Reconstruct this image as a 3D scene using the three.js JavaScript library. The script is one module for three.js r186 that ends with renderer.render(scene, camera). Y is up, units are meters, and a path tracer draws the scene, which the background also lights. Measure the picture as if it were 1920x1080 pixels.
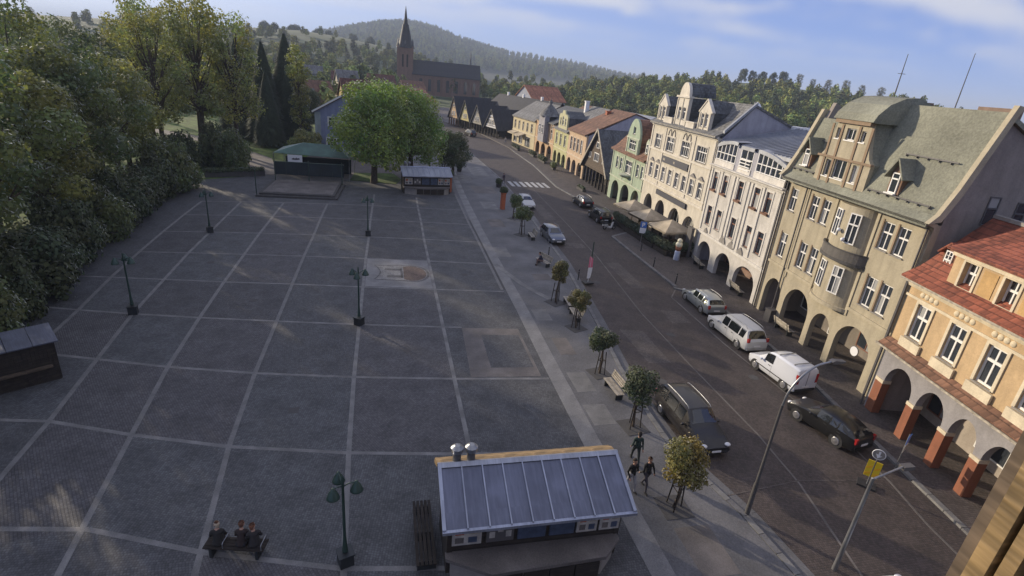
import * as THREE from 'three';
import { MarchingCubes } from 'three/addons/objects/MarchingCubes.js';
import { mergeVertices, toCreasedNormals } from 'three/addons/utils/BufferGeometryUtils.js';
import { FontLoader } from 'three/addons/loaders/FontLoader.js';
import { TextGeometry } from 'three/addons/geometries/TextGeometry.js';

// ------------------------------------------------------------ camera, sky, sun, exposure
const scene = new THREE.Scene();
const camera = new THREE.PerspectiveCamera(56.72, 16 / 9, 0.3, 14000);
camera.position.set(1.741, 16.877, 16.498);
camera.lookAt(1.741 + 0.23118, 16.877 - 0.37123, 16.498 - 0.8993);
camera.rotateZ(0.09545);
camera.updateMatrixWorld();

const renderer = new THREE.WebGLRenderer({ antialias: true });
renderer.setSize(1024, 576);
renderer.toneMapping = THREE.LinearToneMapping;
renderer.toneMappingExposure = 1.22;
renderer.shadowMap.enabled = true;

const SUN_EL = 14.5 * Math.PI / 180, SUN_AZ = 50 * Math.PI / 180;       // light travels towards +x, +z
const sunDir = new THREE.Vector3(-Math.cos(SUN_AZ) * Math.cos(SUN_EL), Math.sin(SUN_EL), -Math.sin(SUN_AZ) * Math.cos(SUN_EL));
const sun = new THREE.DirectionalLight(new THREE.Color(1.0, 0.85, 0.64), 5.0);
sun.position.copy(sunDir).multiplyScalar(300).add(new THREE.Vector3(15, 0, -50));
sun.target.position.set(15, 0, -50);
sun.castShadow = true;
sun.shadow.mapSize.set(4096, 4096);
Object.assign(sun.shadow.camera, { left: -140, right: 140, top: 90, bottom: -90, near: 1, far: 700 });
sun.shadow.radius = 1.6;
scene.add(sun, sun.target);

// seeded noise
function rng(seed) { let a = seed >>> 0; return () => { a = (a + 0x6D2B79F5) | 0; let t = Math.imul(a ^ (a >>> 15), 1 | a); t = (t + Math.imul(t ^ (t >>> 7), 61 | t)) ^ t; return ((t ^ (t >>> 14)) >>> 0) / 4294967296; }; }
function hash2(x, y, s) { let h = Math.imul(x | 0, 374761393) ^ Math.imul(y | 0, 668265263) ^ Math.imul(s | 0, 974634777); h = Math.imul(h ^ (h >>> 13), 1274126177); return ((h ^ (h >>> 16)) >>> 0) / 4294967296; }
function vnoise(x, y, per, s) {
  const xi = Math.floor(x), yi = Math.floor(y); let fx = x - xi, fy = y - yi; fx = fx * fx * (3 - 2 * fx); fy = fy * fy * (3 - 2 * fy);
  const m = (v) => per ? ((v % per) + per) % per : v;
  const a = hash2(m(xi), m(yi), s), b = hash2(m(xi + 1), m(yi), s), c = hash2(m(xi), m(yi + 1), s), d = hash2(m(xi + 1), m(yi + 1), s);
  return a + (b - a) * fx + (c - a) * fy + (a - b - c + d) * fx * fy;
}
function fbm(x, y, per, s, oct = 4) { let v = 0, a = 0.5, t = 0; for (let i = 0; i < oct; i++) { v += a * vnoise(x, y, per, s + i * 17); t += a; a *= 0.5; x *= 2; y *= 2; per *= 2; } return v / t; }
const clamp = (v, a = 0, b = 1) => Math.min(b, Math.max(a, v));
const lerp = (a, b, t) => a + (b - a) * t;
const smooth = (a, b, x) => { const t = clamp((x - a) / (b - a)); return t * t * (3 - 2 * t); };

// the sky: clear spring evening, pale towards the sun, thin high cloud
{
  const W = 768, H = 384, data = new Float32Array(W * H * 4), d = new THREE.Vector3();
  for (let j = 0; j < H; j++) for (let i = 0; i < W; i++) {
    const th = ((i + 0.5) / W - 0.5) * 2 * Math.PI, ph = ((j + 0.5) / H - 0.5) * Math.PI;
    d.set(Math.cos(ph) * Math.cos(th), Math.sin(ph), Math.cos(ph) * Math.sin(th));
    const e = Math.max(0, d.y), ca = d.dot(sunDir), ang = Math.acos(clamp(ca, -1, 1));
    const z = Math.pow(1 - e, 5), glow = Math.exp(-ang * 2.5), core = Math.exp(-ang * 6.5);
    let r = lerp(0.045, 0.215, z), g = lerp(0.120, 0.385, z), b = lerp(0.47, 0.78, z);
    r += 1.45 * glow + 1.4 * core; g += 1.36 * glow + 1.2 * core; b += 1.0 * glow + 0.9 * core;
    // cirrus, on a plane high above
    const k = 1 / (e + 0.10), px = d.x * k, pz = d.z * k;
    const warp = fbm(px * 0.9 + 7, pz * 0.9 + 3, 0 || 4096, 5, 3) * 1.8;
    let c = fbm(px * 0.9 + warp + 40, pz * 2.3 + warp * 0.6 + 20, 4096, 11, 6);
    c = smooth(0.36, 0.64, c) * smooth(0.02, 0.14, e) * 0.8;
    const cl = 0.62 + 0.5 * glow;
    r = lerp(r, cl * 1.02, c); g = lerp(g, cl * 1.02, c); b = lerp(b, cl * 1.08, c);
    if (d.y < 0) { const t = smooth(0, -0.08, d.y); r = lerp(r, 0.10, t); g = lerp(g, 0.10, t); b = lerp(b, 0.09, t); }
    const o = (j * W + i) * 4; data[o] = r; data[o + 1] = g; data[o + 2] = b; data[o + 3] = 1;
  }
  const sky = new THREE.DataTexture(data, W, H, THREE.RGBAFormat, THREE.FloatType);
  sky.mapping = THREE.EquirectangularReflectionMapping; sky.magFilter = THREE.LinearFilter; sky.minFilter = THREE.LinearFilter; sky.needsUpdate = true;
  scene.background = sky; scene.environment = sky;
  scene.backgroundIntensity = 1.0; scene.environmentIntensity = 1.0;
}
scene.fog = new THREE.FogExp2(new THREE.Color(0.62, 0.72, 0.88), 0.00026);

// ------------------------------------------------------------ textures and materials
function tex(size, fn, srgb = true) {
  const a = new Uint8Array(size * size * 4);
  for (let j = 0; j < size; j++) for (let i = 0; i < size; i++) { const v = fn(i / size, j / size, i, j), o = (j * size + i) * 4; if (typeof v === 'number') { a[o] = a[o + 1] = a[o + 2] = clamp(v) * 255; } else { a[o] = clamp(v[0]) * 255; a[o + 1] = clamp(v[1]) * 255; a[o + 2] = clamp(v[2]) * 255; } a[o + 3] = 255; }
  const t = new THREE.DataTexture(a, size, size); t.wrapS = t.wrapT = THREE.RepeatWrapping; t.magFilter = THREE.LinearFilter; t.minFilter = THREE.LinearMipmapLinearFilter; t.generateMipmaps = true;
  if (srgb) t.colorSpace = THREE.SRGBColorSpace; t.needsUpdate = true; return t;
}
function rep(t, metres, metresV = metres) { const c = t.clone(); c.repeat.set(1 / metres, 1 / metresV); c.needsUpdate = true; return c; }
// setts: rows of small stones, per-stone tone
const settTone = [];
const setts = (n, rows, s) => (u, v) => {
  const y = v * rows, r = Math.floor(y), off = hash2(r, 3, s) , x = u * n + off, c = Math.floor(x);
  const fx = x - c, fy = y - r, edge = Math.min(fx, 1 - fx, fy, 1 - fy);
  const t = hash2(((c % n) + n) % n, r, s + 9), big = fbm(u * 6, v * 6, 6, s + 2, 4), fine = fbm(u * 90, v * 90, 90, s + 4, 2);
  const joint = smooth(0.02, 0.14, edge);
  return { joint, tone: t, big, fine };
};
const cobF = setts(40, 40, 21);
const T = {
  cobble: tex(512, (u, v) => { const s = cobF(u, v); const b = (0.80 + 0.20 * s.tone) * (0.78 + 0.34 * s.big) * (0.92 + 0.16 * s.fine) * (0.72 + 0.28 * s.joint); return [b, b * 0.995, b * 0.985]; }),
  cobbleB: tex(512, (u, v) => { const s = cobF(u, v); return s.joint * (0.75 + 0.25 * s.tone) * (0.9 + 0.1 * s.fine); }, false),
  plaster: tex(512, (u, v) => { const a = fbm(u * 5, v * 5, 5, 31, 5), b = fbm(u * 60, v * 60, 60, 37, 3), st = fbm(u * 14, v * 3, 14, 39, 4); const x = 0.91 + 0.13 * (a - 0.5) + 0.10 * (b - 0.5) + 0.10 * (st - 0.5); return [x, x * 0.992, x * 0.978]; }),
  plasterB: tex(256, (u, v) => fbm(u * 40, v * 40, 40, 43, 4), false),
  mottle: tex(512, (u, v) => { const a = fbm(u * 7, v * 7, 7, 51, 6), b = fbm(u * 70, v * 70, 70, 53, 2); const x = 0.62 + 0.5 * (a - 0.5) + 0.3 * (b - 0.5) + 0.2; return [x, x, x]; }),
  patch: tex(512, (u, v) => { const a = fbm(u * 4, v * 4, 4, 57, 6), b = fbm(u * 120, v * 120, 120, 58, 2); const x = 0.82 + 0.36 * (a - 0.5) + 0.22 * (b - 0.5); return [x, x, x]; }),
  rtile: tex(512, (u, v) => { const rows = 16, y = v * rows, r = Math.floor(y), x = u * 24 + (r & 1) * 0.5, c = Math.floor(x) % 24, t = hash2(c, r, 61), e = fbm(u * 6, v * 6, 6, 63, 4), ln = smooth(0.0, 0.2, y - r); const k = (0.72 + 0.28 * t) * (0.75 + 0.5 * e) * (0.72 + 0.28 * ln); return [k, k * 0.985, k * 0.97]; }),
  rtileB: tex(512, (u, v) => { const rows = 16, y = v * rows, r = Math.floor(y), x = u * 24 + (r & 1) * 0.5, fx = x - Math.floor(x); return (y - r) * 0.7 + 0.3 * Math.sin(fx * Math.PI); }, false),
  metal: tex(256, (u, v) => { const a = fbm(u * 4, v * 4, 4, 71, 5), s = fbm(u * 50, v * 4, 50, 73, 3); const x = 0.86 + 0.2 * (a - 0.5) + 0.14 * (s - 0.5); return [x, x, x]; }),
  wood: tex(256, (u, v) => { const s = fbm(u * 3, v * 40, 40, 81, 4), b = fbm(u * 6, v * 6, 6, 83, 3); const x = 0.75 + 0.5 * (s - 0.5) + 0.3 * (b - 0.5); return [x, x * 0.97, x * 0.93]; }),
  grass: tex(512, (u, v) => { const a = fbm(u * 8, v * 8, 8, 91, 5), b = fbm(u * 100, v * 100, 100, 93, 2); const k = 0.55 + 0.6 * (a - 0.5) + 0.5 * (b - 0.5) + 0.2; return [k * 0.96, k, k * 0.8]; }),
  bark: tex(256, (u, v) => { const s = fbm(u * 24, v * 5, 24, 95, 4); const k = 0.6 + 0.8 * (s - 0.5) + 0.15; return [k, k * 0.96, k * 0.9]; }),
};
const C = (r, g, b) => new THREE.Color(r, g, b);
const M = {};
function std(name, col, o = {}) {
  const { map, size = 2, bump, bumpScale = 0.01, rough = 0.9, metal = 0, ...rest } = o;
  const m = new (rest.transmission !== undefined || rest.clearcoat !== undefined ? THREE.MeshPhysicalMaterial : THREE.MeshStandardMaterial)({ color: col, roughness: rough, metalness: metal, ...rest });
  if (map) m.map = rep(T[map], size); if (bump) { m.bumpMap = rep(T[bump], size); m.bumpScale = bumpScale; }
  m.name = name; return (M[name] = m);
}
const plasterCache = {};
function plaster(r, g, b) { const k = [r, g, b].join(); if (!plasterCache[k]) plasterCache[k] = std('plaster_' + k, C(r, g, b), { map: 'plaster', size: 3.2, bump: 'plasterB', bumpScale: 0.004, rough: 0.93 }); return plasterCache[k]; }
std('cobble', C(0.108, 0.110, 0.117), { map: 'cobble', size: 4.2, bump: 'cobbleB', bumpScale: 0.012, rough: 0.72 });
std('sett_road', C(0.090, 0.070, 0.064), { map: 'cobble', size: 4.2, bump: 'cobbleB', bumpScale: 0.010, rough: 0.74 });
std('slab', C(0.165, 0.162, 0.166), { map: 'patch', size: 5.5, bump: 'plasterB', bumpScale: 0.004, rough: 0.75 });
std('slab_pale', C(0.27, 0.265, 0.26), { map: 'patch', size: 3.5, bump: 'plasterB', bumpScale: 0.004, rough: 0.75 });
std('granite', C(0.225, 0.22, 0.212), { map: 'patch', size: 2.1, bump: 'plasterB', bumpScale: 0.005, rough: 0.75 });
std('granite_warm', C(0.185, 0.165, 0.152), { map: 'patch', size: 3.0, bump: 'plasterB', bumpScale: 0.004, rough: 0.78 });
std('setts_brown', C(0.135, 0.113, 0.104), { map: 'cobble', size: 4.2, bump: 'cobbleB', bumpScale: 0.010, rough: 0.76 });
std('mosaic_red', C(0.20, 0.145, 0.12), { map: 'cobble', size: 2, bump: 'cobbleB', bumpScale: 0.004 });
std('mosaic_white', C(0.33, 0.325, 0.315), { map: 'cobble', size: 2, bump: 'cobbleB', bumpScale: 0.004 });
std('mosaic_dark', C(0.17, 0.165, 0.165), { map: 'cobble', size: 2, bump: 'cobbleB', bumpScale: 0.004 });
std('paint_white', C(0.62, 0.62, 0.60), { map: 'patch', size: 1.2, rough: 0.7 });
std('grass', C(0.13, 0.20, 0.045), { map: 'grass', size: 7, rough: 1 });
std('meadow', C(0.085, 0.125, 0.04), { map: 'grass', size: 60, rough: 1 });
std('earth', C(0.10, 0.085, 0.06), { map: 'grass', size: 5, rough: 1 });
std('bark', C(0.12, 0.095, 0.075), { map: 'bark', size: 1.2, bump: 'bark', bumpScale: 0.03 });
std('pane', C(0.030, 0.036, 0.045), { rough: 0.06, metal: 0.0, clearcoat: 1, clearcoatRoughness: 0.04 });
std('curtain', C(0.33, 0.33, 0.32), { rough: 0.25, clearcoat: 0.6 });
std('white_frame', C(0.70, 0.69, 0.66), { rough: 0.5 });
std('brown_frame', C(0.20, 0.085, 0.05), { rough: 0.55 });
std('dark_frame', C(0.09, 0.085, 0.085), { rough: 0.5 });
std('iron', C(0.030, 0.034, 0.036), { rough: 0.45, metal: 0.3 });
std('green_iron', C(0.030, 0.060, 0.048), { rough: 0.38, metal: 0.2 });
std('galv', C(0.40, 0.41, 0.43), { rough: 0.35, metal: 0.75, map: 'metal', size: 1.5 });
std('zinc', C(0.20, 0.215, 0.28), { rough: 0.42, metal: 0.55, map: 'metal', size: 2.4 });
std('zinc_light', C(0.46, 0.49, 0.58), { rough: 0.36, metal: 0.6, map: 'metal', size: 2 });
std('tin_grey', C(0.40, 0.42, 0.46), { rough: 0.5, metal: 0.25, map: 'metal', size: 4 });
std('shingle_green', C(0.29, 0.292, 0.225), { map: 'patch', size: 9, bump: 'rtileB', bumpScale: 0.015, rough: 0.9 });
std('slate', C(0.105, 0.115, 0.125), { map: 'rtile', size: 4, bump: 'rtileB', bumpScale: 0.02, rough: 0.7 });
std('slate_mid', C(0.20, 0.205, 0.205), { map: 'rtile', size: 4, bump: 'rtileB', bumpScale: 0.02, rough: 0.75 });
std('tile_red', C(0.29, 0.088, 0.05), { map: 'rtile', size: 4.6, bump: 'rtileB', bumpScale: 0.03, rough: 0.8 });
std('tile_orange', C(0.46, 0.19, 0.10), { map: 'rtile', size: 4.6, bump: 'rtileB', bumpScale: 0.03, rough: 0.8 });
std('tile_brown', C(0.23, 0.12, 0.075), { map: 'rtile', size: 4.6, bump: 'rtileB', bumpScale: 0.03, rough: 0.85 });
std('tile_maroon', C(0.15, 0.06, 0.045), { map: 'rtile', size: 4.6, bump: 'rtileB', bumpScale: 0.03, rough: 0.85 });
std('timber', C(0.16, 0.125, 0.095), { map: 'wood', size: 1.6, bump: 'wood', bumpScale: 0.01 });
std('timber_dark', C(0.045, 0.036, 0.030), { map: 'wood', size: 1.6, bump: 'wood', bumpScale: 0.01 });
std('wood_gold', C(0.42, 0.30, 0.15), { map: 'wood', size: 1.2, bump: 'wood', bumpScale: 0.008, rough: 0.6 });
std('bench_white', C(0.60, 0.57, 0.50), { map: 'wood', size: 1.0, rough: 0.6 });
std('sandstone', C(0.25, 0.15, 0.115), { map: 'plaster', size: 5, bump: 'plasterB', bumpScale: 0.02 });
std('stone_grey', C(0.28, 0.265, 0.25), { map: 'plaster', size: 3, bump: 'plasterB', bumpScale: 0.01 });
std('stone_dark', C(0.085, 0.082, 0.082), { map: 'plaster', size: 3, bump: 'plasterB', bumpScale: 0.01 });
std('canvas_tan', C(0.60, 0.51, 0.37), { map: 'patch', size: 3, rough: 0.95 });
std('canvas_green', C(0.085, 0.20, 0.155), { map: 'patch', size: 3, rough: 0.7, transmission: 0.25, thickness: 0 });
std('screen_dark', C(0.018, 0.032, 0.040), { map: 'patch', size: 3, rough: 0.85 });
std('orange_pier', C(0.27, 0.098, 0.05), { map: 'plaster', size: 2, rough: 0.8 });
std('yellow_sign', C(0.75, 0.52, 0.02), { rough: 0.4 });
std('blue_sign', C(0.05, 0.16, 0.50), { rough: 0.4 });
std('red_sign', C(0.50, 0.03, 0.03), { rough: 0.4 });
std('pink_flag', C(0.62, 0.16, 0.24), { rough: 0.8 });
std('white_plastic', C(0.72, 0.72, 0.72), { rough: 0.45 });
std('poster_paper', C(0.55, 0.52, 0.47), { rough: 0.8, map: 'patch', size: 0.9 });
std('tyre', C(0.018, 0.018, 0.019), { rough: 0.85 });
std('rim', C(0.45, 0.45, 0.47), { rough: 0.3, metal: 0.8 });
std('car_glass', C(0.012, 0.014, 0.017), { rough: 0.05, clearcoat: 1, clearcoatRoughness: 0.03 });
std('lamp_glass', C(0.65, 0.65, 0.65), { rough: 0.15, clearcoat: 1 });
std('tail_red', C(0.35, 0.015, 0.015), { rough: 0.2, clearcoat: 1 });
std('black_plastic', C(0.022, 0.022, 0.023), { rough: 0.6 });
std('terracotta', C(0.44, 0.13, 0.06), { rough: 0.8, map: 'plaster', size: 1.5 });

// ------------------------------------------------------------ mesh building
class MB {
  constructor() { this.p = []; this.n = []; }
  tri(a, b, c) {
    const ux = b[0] - a[0], uy = b[1] - a[1], uz = b[2] - a[2], vx = c[0] - a[0], vy = c[1] - a[1], vz = c[2] - a[2];
    let nx = uy * vz - uz * vy, ny = uz * vx - ux * vz, nz = ux * vy - uy * vx; const l = Math.hypot(nx, ny, nz); if (l < 1e-9) return this; nx /= l; ny /= l; nz /= l;
    this.p.push(a[0], a[1], a[2], b[0], b[1], b[2], c[0], c[1], c[2]); for (let i = 0; i < 3; i++) this.n.push(nx, ny, nz); return this;
  }
  quad(a, b, c, d) { return this.tri(a, b, c).tri(a, c, d); }
  bx(x0, y0, z0, x1, y1, z1) {
    const q = (...v) => this.quad(...v);
    q([x0, y0, z1], [x1, y0, z1], [x1, y1, z1], [x0, y1, z1]); q([x1, y0, z0], [x0, y0, z0], [x0, y1, z0], [x1, y1, z0]);
    q([x0, y0, z0], [x0, y0, z1], [x0, y1, z1], [x0, y1, z0]); q([x1, y0, z1], [x1, y0, z0], [x1, y1, z0], [x1, y1, z1]);
    q([x0, y1, z1], [x1, y1, z1], [x1, y1, z0], [x0, y1, z0]); q([x0, y0, z0], [x1, y0, z0], [x1, y0, z1], [x0, y0, z1]); return this;
  }
  geo(g, m) {
    g = g.index ? g.toNonIndexed() : g.clone(); if (m) g.applyMatrix4(m); if (!g.attributes.normal) g.computeVertexNormals();
    const a = g.attributes.position.array, b = g.attributes.normal.array; for (let i = 0; i < a.length; i++) { this.p.push(a[i]); this.n.push(b[i]); } return this;
  }
  cyl(x, y, z, r0, r1, h, seg = 12) { return this.geo(new THREE.CylinderGeometry(r1, r0, h, seg), new THREE.Matrix4().makeTranslation(x, y + h / 2, z)); }
  bar(a, b, w, h = w) { // box-section bar from a to b
    const A = new THREE.Vector3(...a), B = new THREE.Vector3(...b), d = B.clone().sub(A), L = d.length(); const m = new THREE.Matrix4();
    const z = d.clone().normalize(), up = Math.abs(z.y) > 0.99 ? new THREE.Vector3(1, 0, 0) : new THREE.Vector3(0, 1, 0), x = up.clone().cross(z).normalize(), y = z.clone().cross(x);
    m.makeBasis(x, y, z).setPosition(A.add(B).multiplyScalar(0.5)); return this.geo(new THREE.BoxGeometry(w, h, L), m);
  }
  rod(a, b, r0, r1 = r0, seg = 7) {
    const A = new THREE.Vector3(...a), B = new THREE.Vector3(...b), d = B.clone().sub(A), L = d.length();
    const q = new THREE.Quaternion().setFromUnitVectors(new THREE.Vector3(0, 1, 0), d.normalize()); const m = new THREE.Matrix4().compose(A.add(B).multiplyScalar(0.5), q, new THREE.Vector3(1, 1, 1));
    return this.geo(new THREE.CylinderGeometry(r1, r0, L, seg), m);
  }
  tube(pts, r, seg = 40, rad = 7) { return this.geo(new THREE.TubeGeometry(new THREE.CatmullRomCurve3(pts.map((p) => new THREE.Vector3(...p))), seg, r, rad)); }
  lathe(prof, x, y, z, seg = 14) { return this.geo(new THREE.LatheGeometry(prof.map((p) => new THREE.Vector2(...p)), seg), new THREE.Matrix4().makeTranslation(x, y, z)); }
  // polygon in (x,y), extruded from z0 to z1, with holes
  ext(poly, z0, z1, holes = []) {
    const s = new THREE.Shape(poly.map((p) => new THREE.Vector2(...p))); for (const h of holes) s.holes.push(new THREE.Path(h.map((p) => new THREE.Vector2(...p))));
    return this.geo(new THREE.ExtrudeGeometry(s, { depth: z1 - z0, bevelEnabled: false }), new THREE.Matrix4().makeTranslation(0, 0, z0));
  }
  // polygon in (z,y), extruded along x
  extX(poly, x0, x1) {
    const s = new THREE.Shape(poly.map((p) => new THREE.Vector2(-p[0], p[1])));
    const m = new THREE.Matrix4().makeBasis(new THREE.Vector3(0, 0, -1), new THREE.Vector3(0, 1, 0), new THREE.Vector3(1, 0, 0)).setPosition(x0, 0, 0);
    return this.geo(new THREE.ExtrudeGeometry(s, { depth: x1 - x0, bevelEnabled: false }), m);
  }
  // polygon in (x,z) as a slab between y0 and y1
  slab(poly, y0, y1) {
    const s = new THREE.Shape(poly.map((p) => new THREE.Vector2(p[0], -p[1])));
    const m = new THREE.Matrix4().makeBasis(new THREE.Vector3(1, 0, 0), new THREE.Vector3(0, 0, -1), new THREE.Vector3(0, 1, 0)).setPosition(0, y0, 0);
    return this.geo(new THREE.ExtrudeGeometry(s, { depth: y1 - y0, bevelEnabled: false }), m);
  }
  geom() {
    const g = new THREE.BufferGeometry(), P = this.p, N = this.n, uv = new Float32Array(P.length / 3 * 2);
    for (let i = 0; i < P.length; i += 9) {
      let nx = 0, ny = 0, nz = 0; for (let k = 0; k < 9; k += 3) { nx += Math.abs(N[i + k]); ny += Math.abs(N[i + k + 1]); nz += Math.abs(N[i + k + 2]); }
      for (let k = 0; k < 3; k++) { const x = P[i + k * 3], y = P[i + k * 3 + 1], z = P[i + k * 3 + 2], o = (i / 3 + k) * 2; if (ny >= nx && ny >= nz) { uv[o] = x; uv[o + 1] = -z; } else if (nx >= nz) { uv[o] = z; uv[o + 1] = y; } else { uv[o] = x; uv[o + 1] = y; } }
    }
    g.setAttribute('position', new THREE.Float32BufferAttribute(P, 3)); g.setAttribute('normal', new THREE.Float32BufferAttribute(N, 3)); g.setAttribute('uv', new THREE.BufferAttribute(uv, 2)); return g;
  }
  mesh(name, mat, parent) { return mesh(name, this.geom(), mat, parent); }
}
const usedNames = {};
function numbered(n) { const k = (usedNames[n] = (usedNames[n] ?? -1) + 1); return k ? n + '_' + String(k).padStart(3, '0') : n; }
function mesh(name, geo, mat, parent) { const m = new THREE.Mesh(geo, mat); m.name = name; parent?.add(m); return m; }
function tag(o, label, category, group) { o.userData.label = label; o.userData.category = category; if (group) o.userData.group = group; return o; }
function thing(name, label, category, x = 0, y = 0, z = 0, turn = 0, group) { const o = new THREE.Group(); o.name = numbered(name); o.position.set(x, y, z); o.rotation.y = turn; tag(o, label, category, group); scene.add(o); return o; }
function solo(name, label, category, geo, mat, x = 0, y = 0, z = 0, turn = 0, group) { const o = mesh(numbered(name), geo, mat, scene); o.position.set(x, y, z); o.rotation.y = turn; return tag(o, label, category, group); }
function struct(name, geo, mat) { const o = mesh(numbered(name), geo, mat, scene); o.userData.kind = 'structure'; return o; }
function copy(o, x, y, z, turn, label) { const c = o.clone(); c.name = numbered(o.name.replace(/_\d+$/, '')); c.userData = { ...o.userData }; scene.add(c); c.position.set(x, y, z); c.rotation.y = turn; if (label) c.userData.label = label; return c; }
// ------------------------------------------------------------ ground, square, road, pavements
const Y_ROAD = -0.10;
{
  const g = new MB().quad([-7000, -0.35, 2500], [7000, -0.35, 2500], [7000, -0.35, -9000], [-7000, -0.35, -9000]).geom();
  struct('ground', g, M.meadow);
}
const flat = (poly, y, d = 0.05) => new MB().slab(poly, y - d, y).geom();
const leftKerb = [[18.6, 14], [17.4, 5], [17.1, 1.4], [16.1, -2.7], [16.2, -6], [16.6, -11], [17.6, -18], [19.2, -31.4], [19.8, -43], [20.8, -60], [21.2, -75], [20.6, -90], [19.5, -116], [16, -150], [6, -195], [-10, -240]];
const rightKerb = [[26.0, 14], [26.4, 5], [27.2, 0.4], [28.0, -4], [28.7, -8], [29.3, -13], [29.6, -20], [28.9, -23.2], [27.8, -24.2], [27.9, -35.2], [28.0, -40.6], [31.0, -42.6], [31.4, -58.6], [30.2, -63], [29.6, -69], [31.1, -90], [31.1, -116], [28.6, -142], [20, -172], [6, -205], [-10, -250]];
const road = struct('road', flat([...leftKerb, ...rightKerb.slice().reverse()], Y_ROAD, 0.2), M.sett_road);
const square = struct('square_paving', flat([[-23, 10], [11.62, 10], [11.62, -66], [-6, -68], [-15, -68], [-23, -62]], 0, 0.3), M.cobble);
// granite strips that divide the square into bays
const cols = [
  [[-18.4, -8.6], [-17.6, -14.9], [-17.9, -20.6], [-18.4, -26.5], [-18.7, -32.5], [-18.9, -38.6], [-19.0, -44.7], [-19.0, -50.7]],
  [[-13.2, -0.6], [-13.5, -8.1], [-14.0, -13.9], [-14.5, -19.9], [-14.7, -26.1], [-14.9, -32.4], [-14.9, -38.7], [-14.9, -45.0], [-14.9, -51.2]],
  [[-8.6, 4.5], [-9.1, -1.1], [-9.6, -6.7], [-10.1, -12.8], [-10.3, -19.2], [-10.4, -25.6], [-10.4, -32.2], [-10.4, -38.7], [-10.3, -45.1], [-10.2, -51.5]],
  [[-4.3, 5.5], [-4.7, 0.5], [-5.2, -5.4], [-5.4, -11.8], [-5.4, -18.5], [-5.4, -25.2], [-5.4, -31.9], [-5.3, -38.5], [-5.3, -45.1], [-5.2, -51.6]],
  [[0.5, 7.5], [0.3, 1.9], [0.1, -4.4], [0, -11.0], [0, -17.8], [0, -24.6], [0, -31.5], [0.1, -38.2], [0.1, -44.9], [0.2, -51.5], [0.3, -58]],
  [[5.9, 7.5], [5.9, 2.5], [5.7, -3.7], [5.7, -10.4], [5.7, -17.2], [5.7, -24.1], [5.7, -31.0], [5.7, -37.8], [5.8, -44.5], [5.8, -51.2], [5.9, -57]],
];
const rowsT = [
  [[-13.2, -1.7], [-8.9, -1.1], [-4.7, 0.5], [0.3, 1.9], [4.0, 2.4]],
  [[-18.4, -8.8], [-13.5, -8.1], [-9.6, -6.7], [-5.2, -5.4], [0.1, -4.4], [5.7, -3.7], [11.4, -3.4]],
  [[-17.6, -14.9], [-14, -13.9], [-10.1, -12.8], [-5.4, -11.8], [0, -11], [5.7, -10.4], [11.4, -10]],
  [[-20.5, -21.2], [-17.9, -20.6], [-14.5, -19.9], [-10.3, -19.2], [-5.4, -18.5], [0, -17.8], [5.7, -17.2], [7.0, -17.1]],
  [[-20.5, -26.7], [-18.4, -26.5], [-14.7, -26.1], [-10.4, -25.6], [-5.4, -25.2], [0, -24.6], [5.7, -24.1], [11.4, -23.6]],
  [[-18.7, -32.5], [-14.9, -32.4], [-10.4, -32.2], [-5.4, -31.9], [0, -31.5], [5.7, -31], [11.4, -30.4]],
  [[-18.9, -38.6], [-14.9, -38.7], [-10.4, -38.7], [-5.3, -38.5], [0.1, -38.2], [5.7, -37.8], [11.4, -37.2]],
  [[-19, -44.7], [-14.9, -45], [-10.3, -45.1], [-5.3, -45.1], [0.1, -44.9], [5.8, -44.5], [11.4, -44]],
  [[-19, -50.7], [-14.9, -51.2], [-10.2, -51.5], [-5.2, -51.6], [0.2, -51.5], [5.8, -51.2], [11.4, -50.7]],
];
function strip(pts, w, y, name, mat, parent) {
  for (let i = 0; i + 1 < pts.length; i++) {
    const [ax, az] = pts[i], [bx, bz] = pts[i + 1], dx = bx - ax, dz = bz - az, L = Math.hypot(dx, dz), nx = -dz / L * w / 2, nz = dx / L * w / 2;
    new MB().slab([[ax + nx, az + nz], [bx + nx, bz + nz], [bx - nx, bz - nz], [ax - nx, az - nz]], y - 0.02, y).mesh(name, mat, parent);
  }
}
{ // the bays themselves: setts laid at different times, so their tone differs from bay to bay
  const start = [1, 0, -1, -1, -1, -1], tones = [1, 0.9, 1.1, 1.03].map((k, i) => { const m = M.cobble.clone(); m.name = 'cobble_bay_' + i; m.color.multiplyScalar(k); m.color.r *= [1, 1.03, 0.98, 1.05][i]; for (const q of ['map', 'bumpMap']) { m[q] = m[q].clone(); m[q].offset.set(i * 0.37, i * 0.61); m[q].rotation = i * 0.7; m[q].needsUpdate = true; } return m; }), r = rng(31);
  for (let c = 0; c < 5; c++) for (let k = -1; k < 9; k++) { const n = (q, w) => cols[q][w - start[q]]; const p = [n(c, k), n(c + 1, k), n(c + 1, k + 1), n(c, k + 1)]; if (p.some((v) => !v)) continue; new MB().slab(p, -0.02, 0.002).mesh('sett_bay', tones[(r() * 4) | 0], square); }
  const lid = new MB().bx(-0.25, -0.02, -0.25, 0.25, 0.006, 0.25).geom(); for (const [x, z] of [[-2.8, -8], [-7.6, -22], [3.1, -14], [2.6, -41], [-12.5, -30], [8.6, -27.5], [-2.2, -34]]) { const o = mesh('drain_cover', lid, M.stone_dark, square); o.position.set(x, 0, z); o.rotation.y = 0.05; }
}
for (const c of rowsT) strip(c, 0.21, 0.004, 'granite_strip', M.granite, square);
for (const c of cols) strip(c, 0.23, 0.008, 'granite_strip', M.granite, square);
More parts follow.
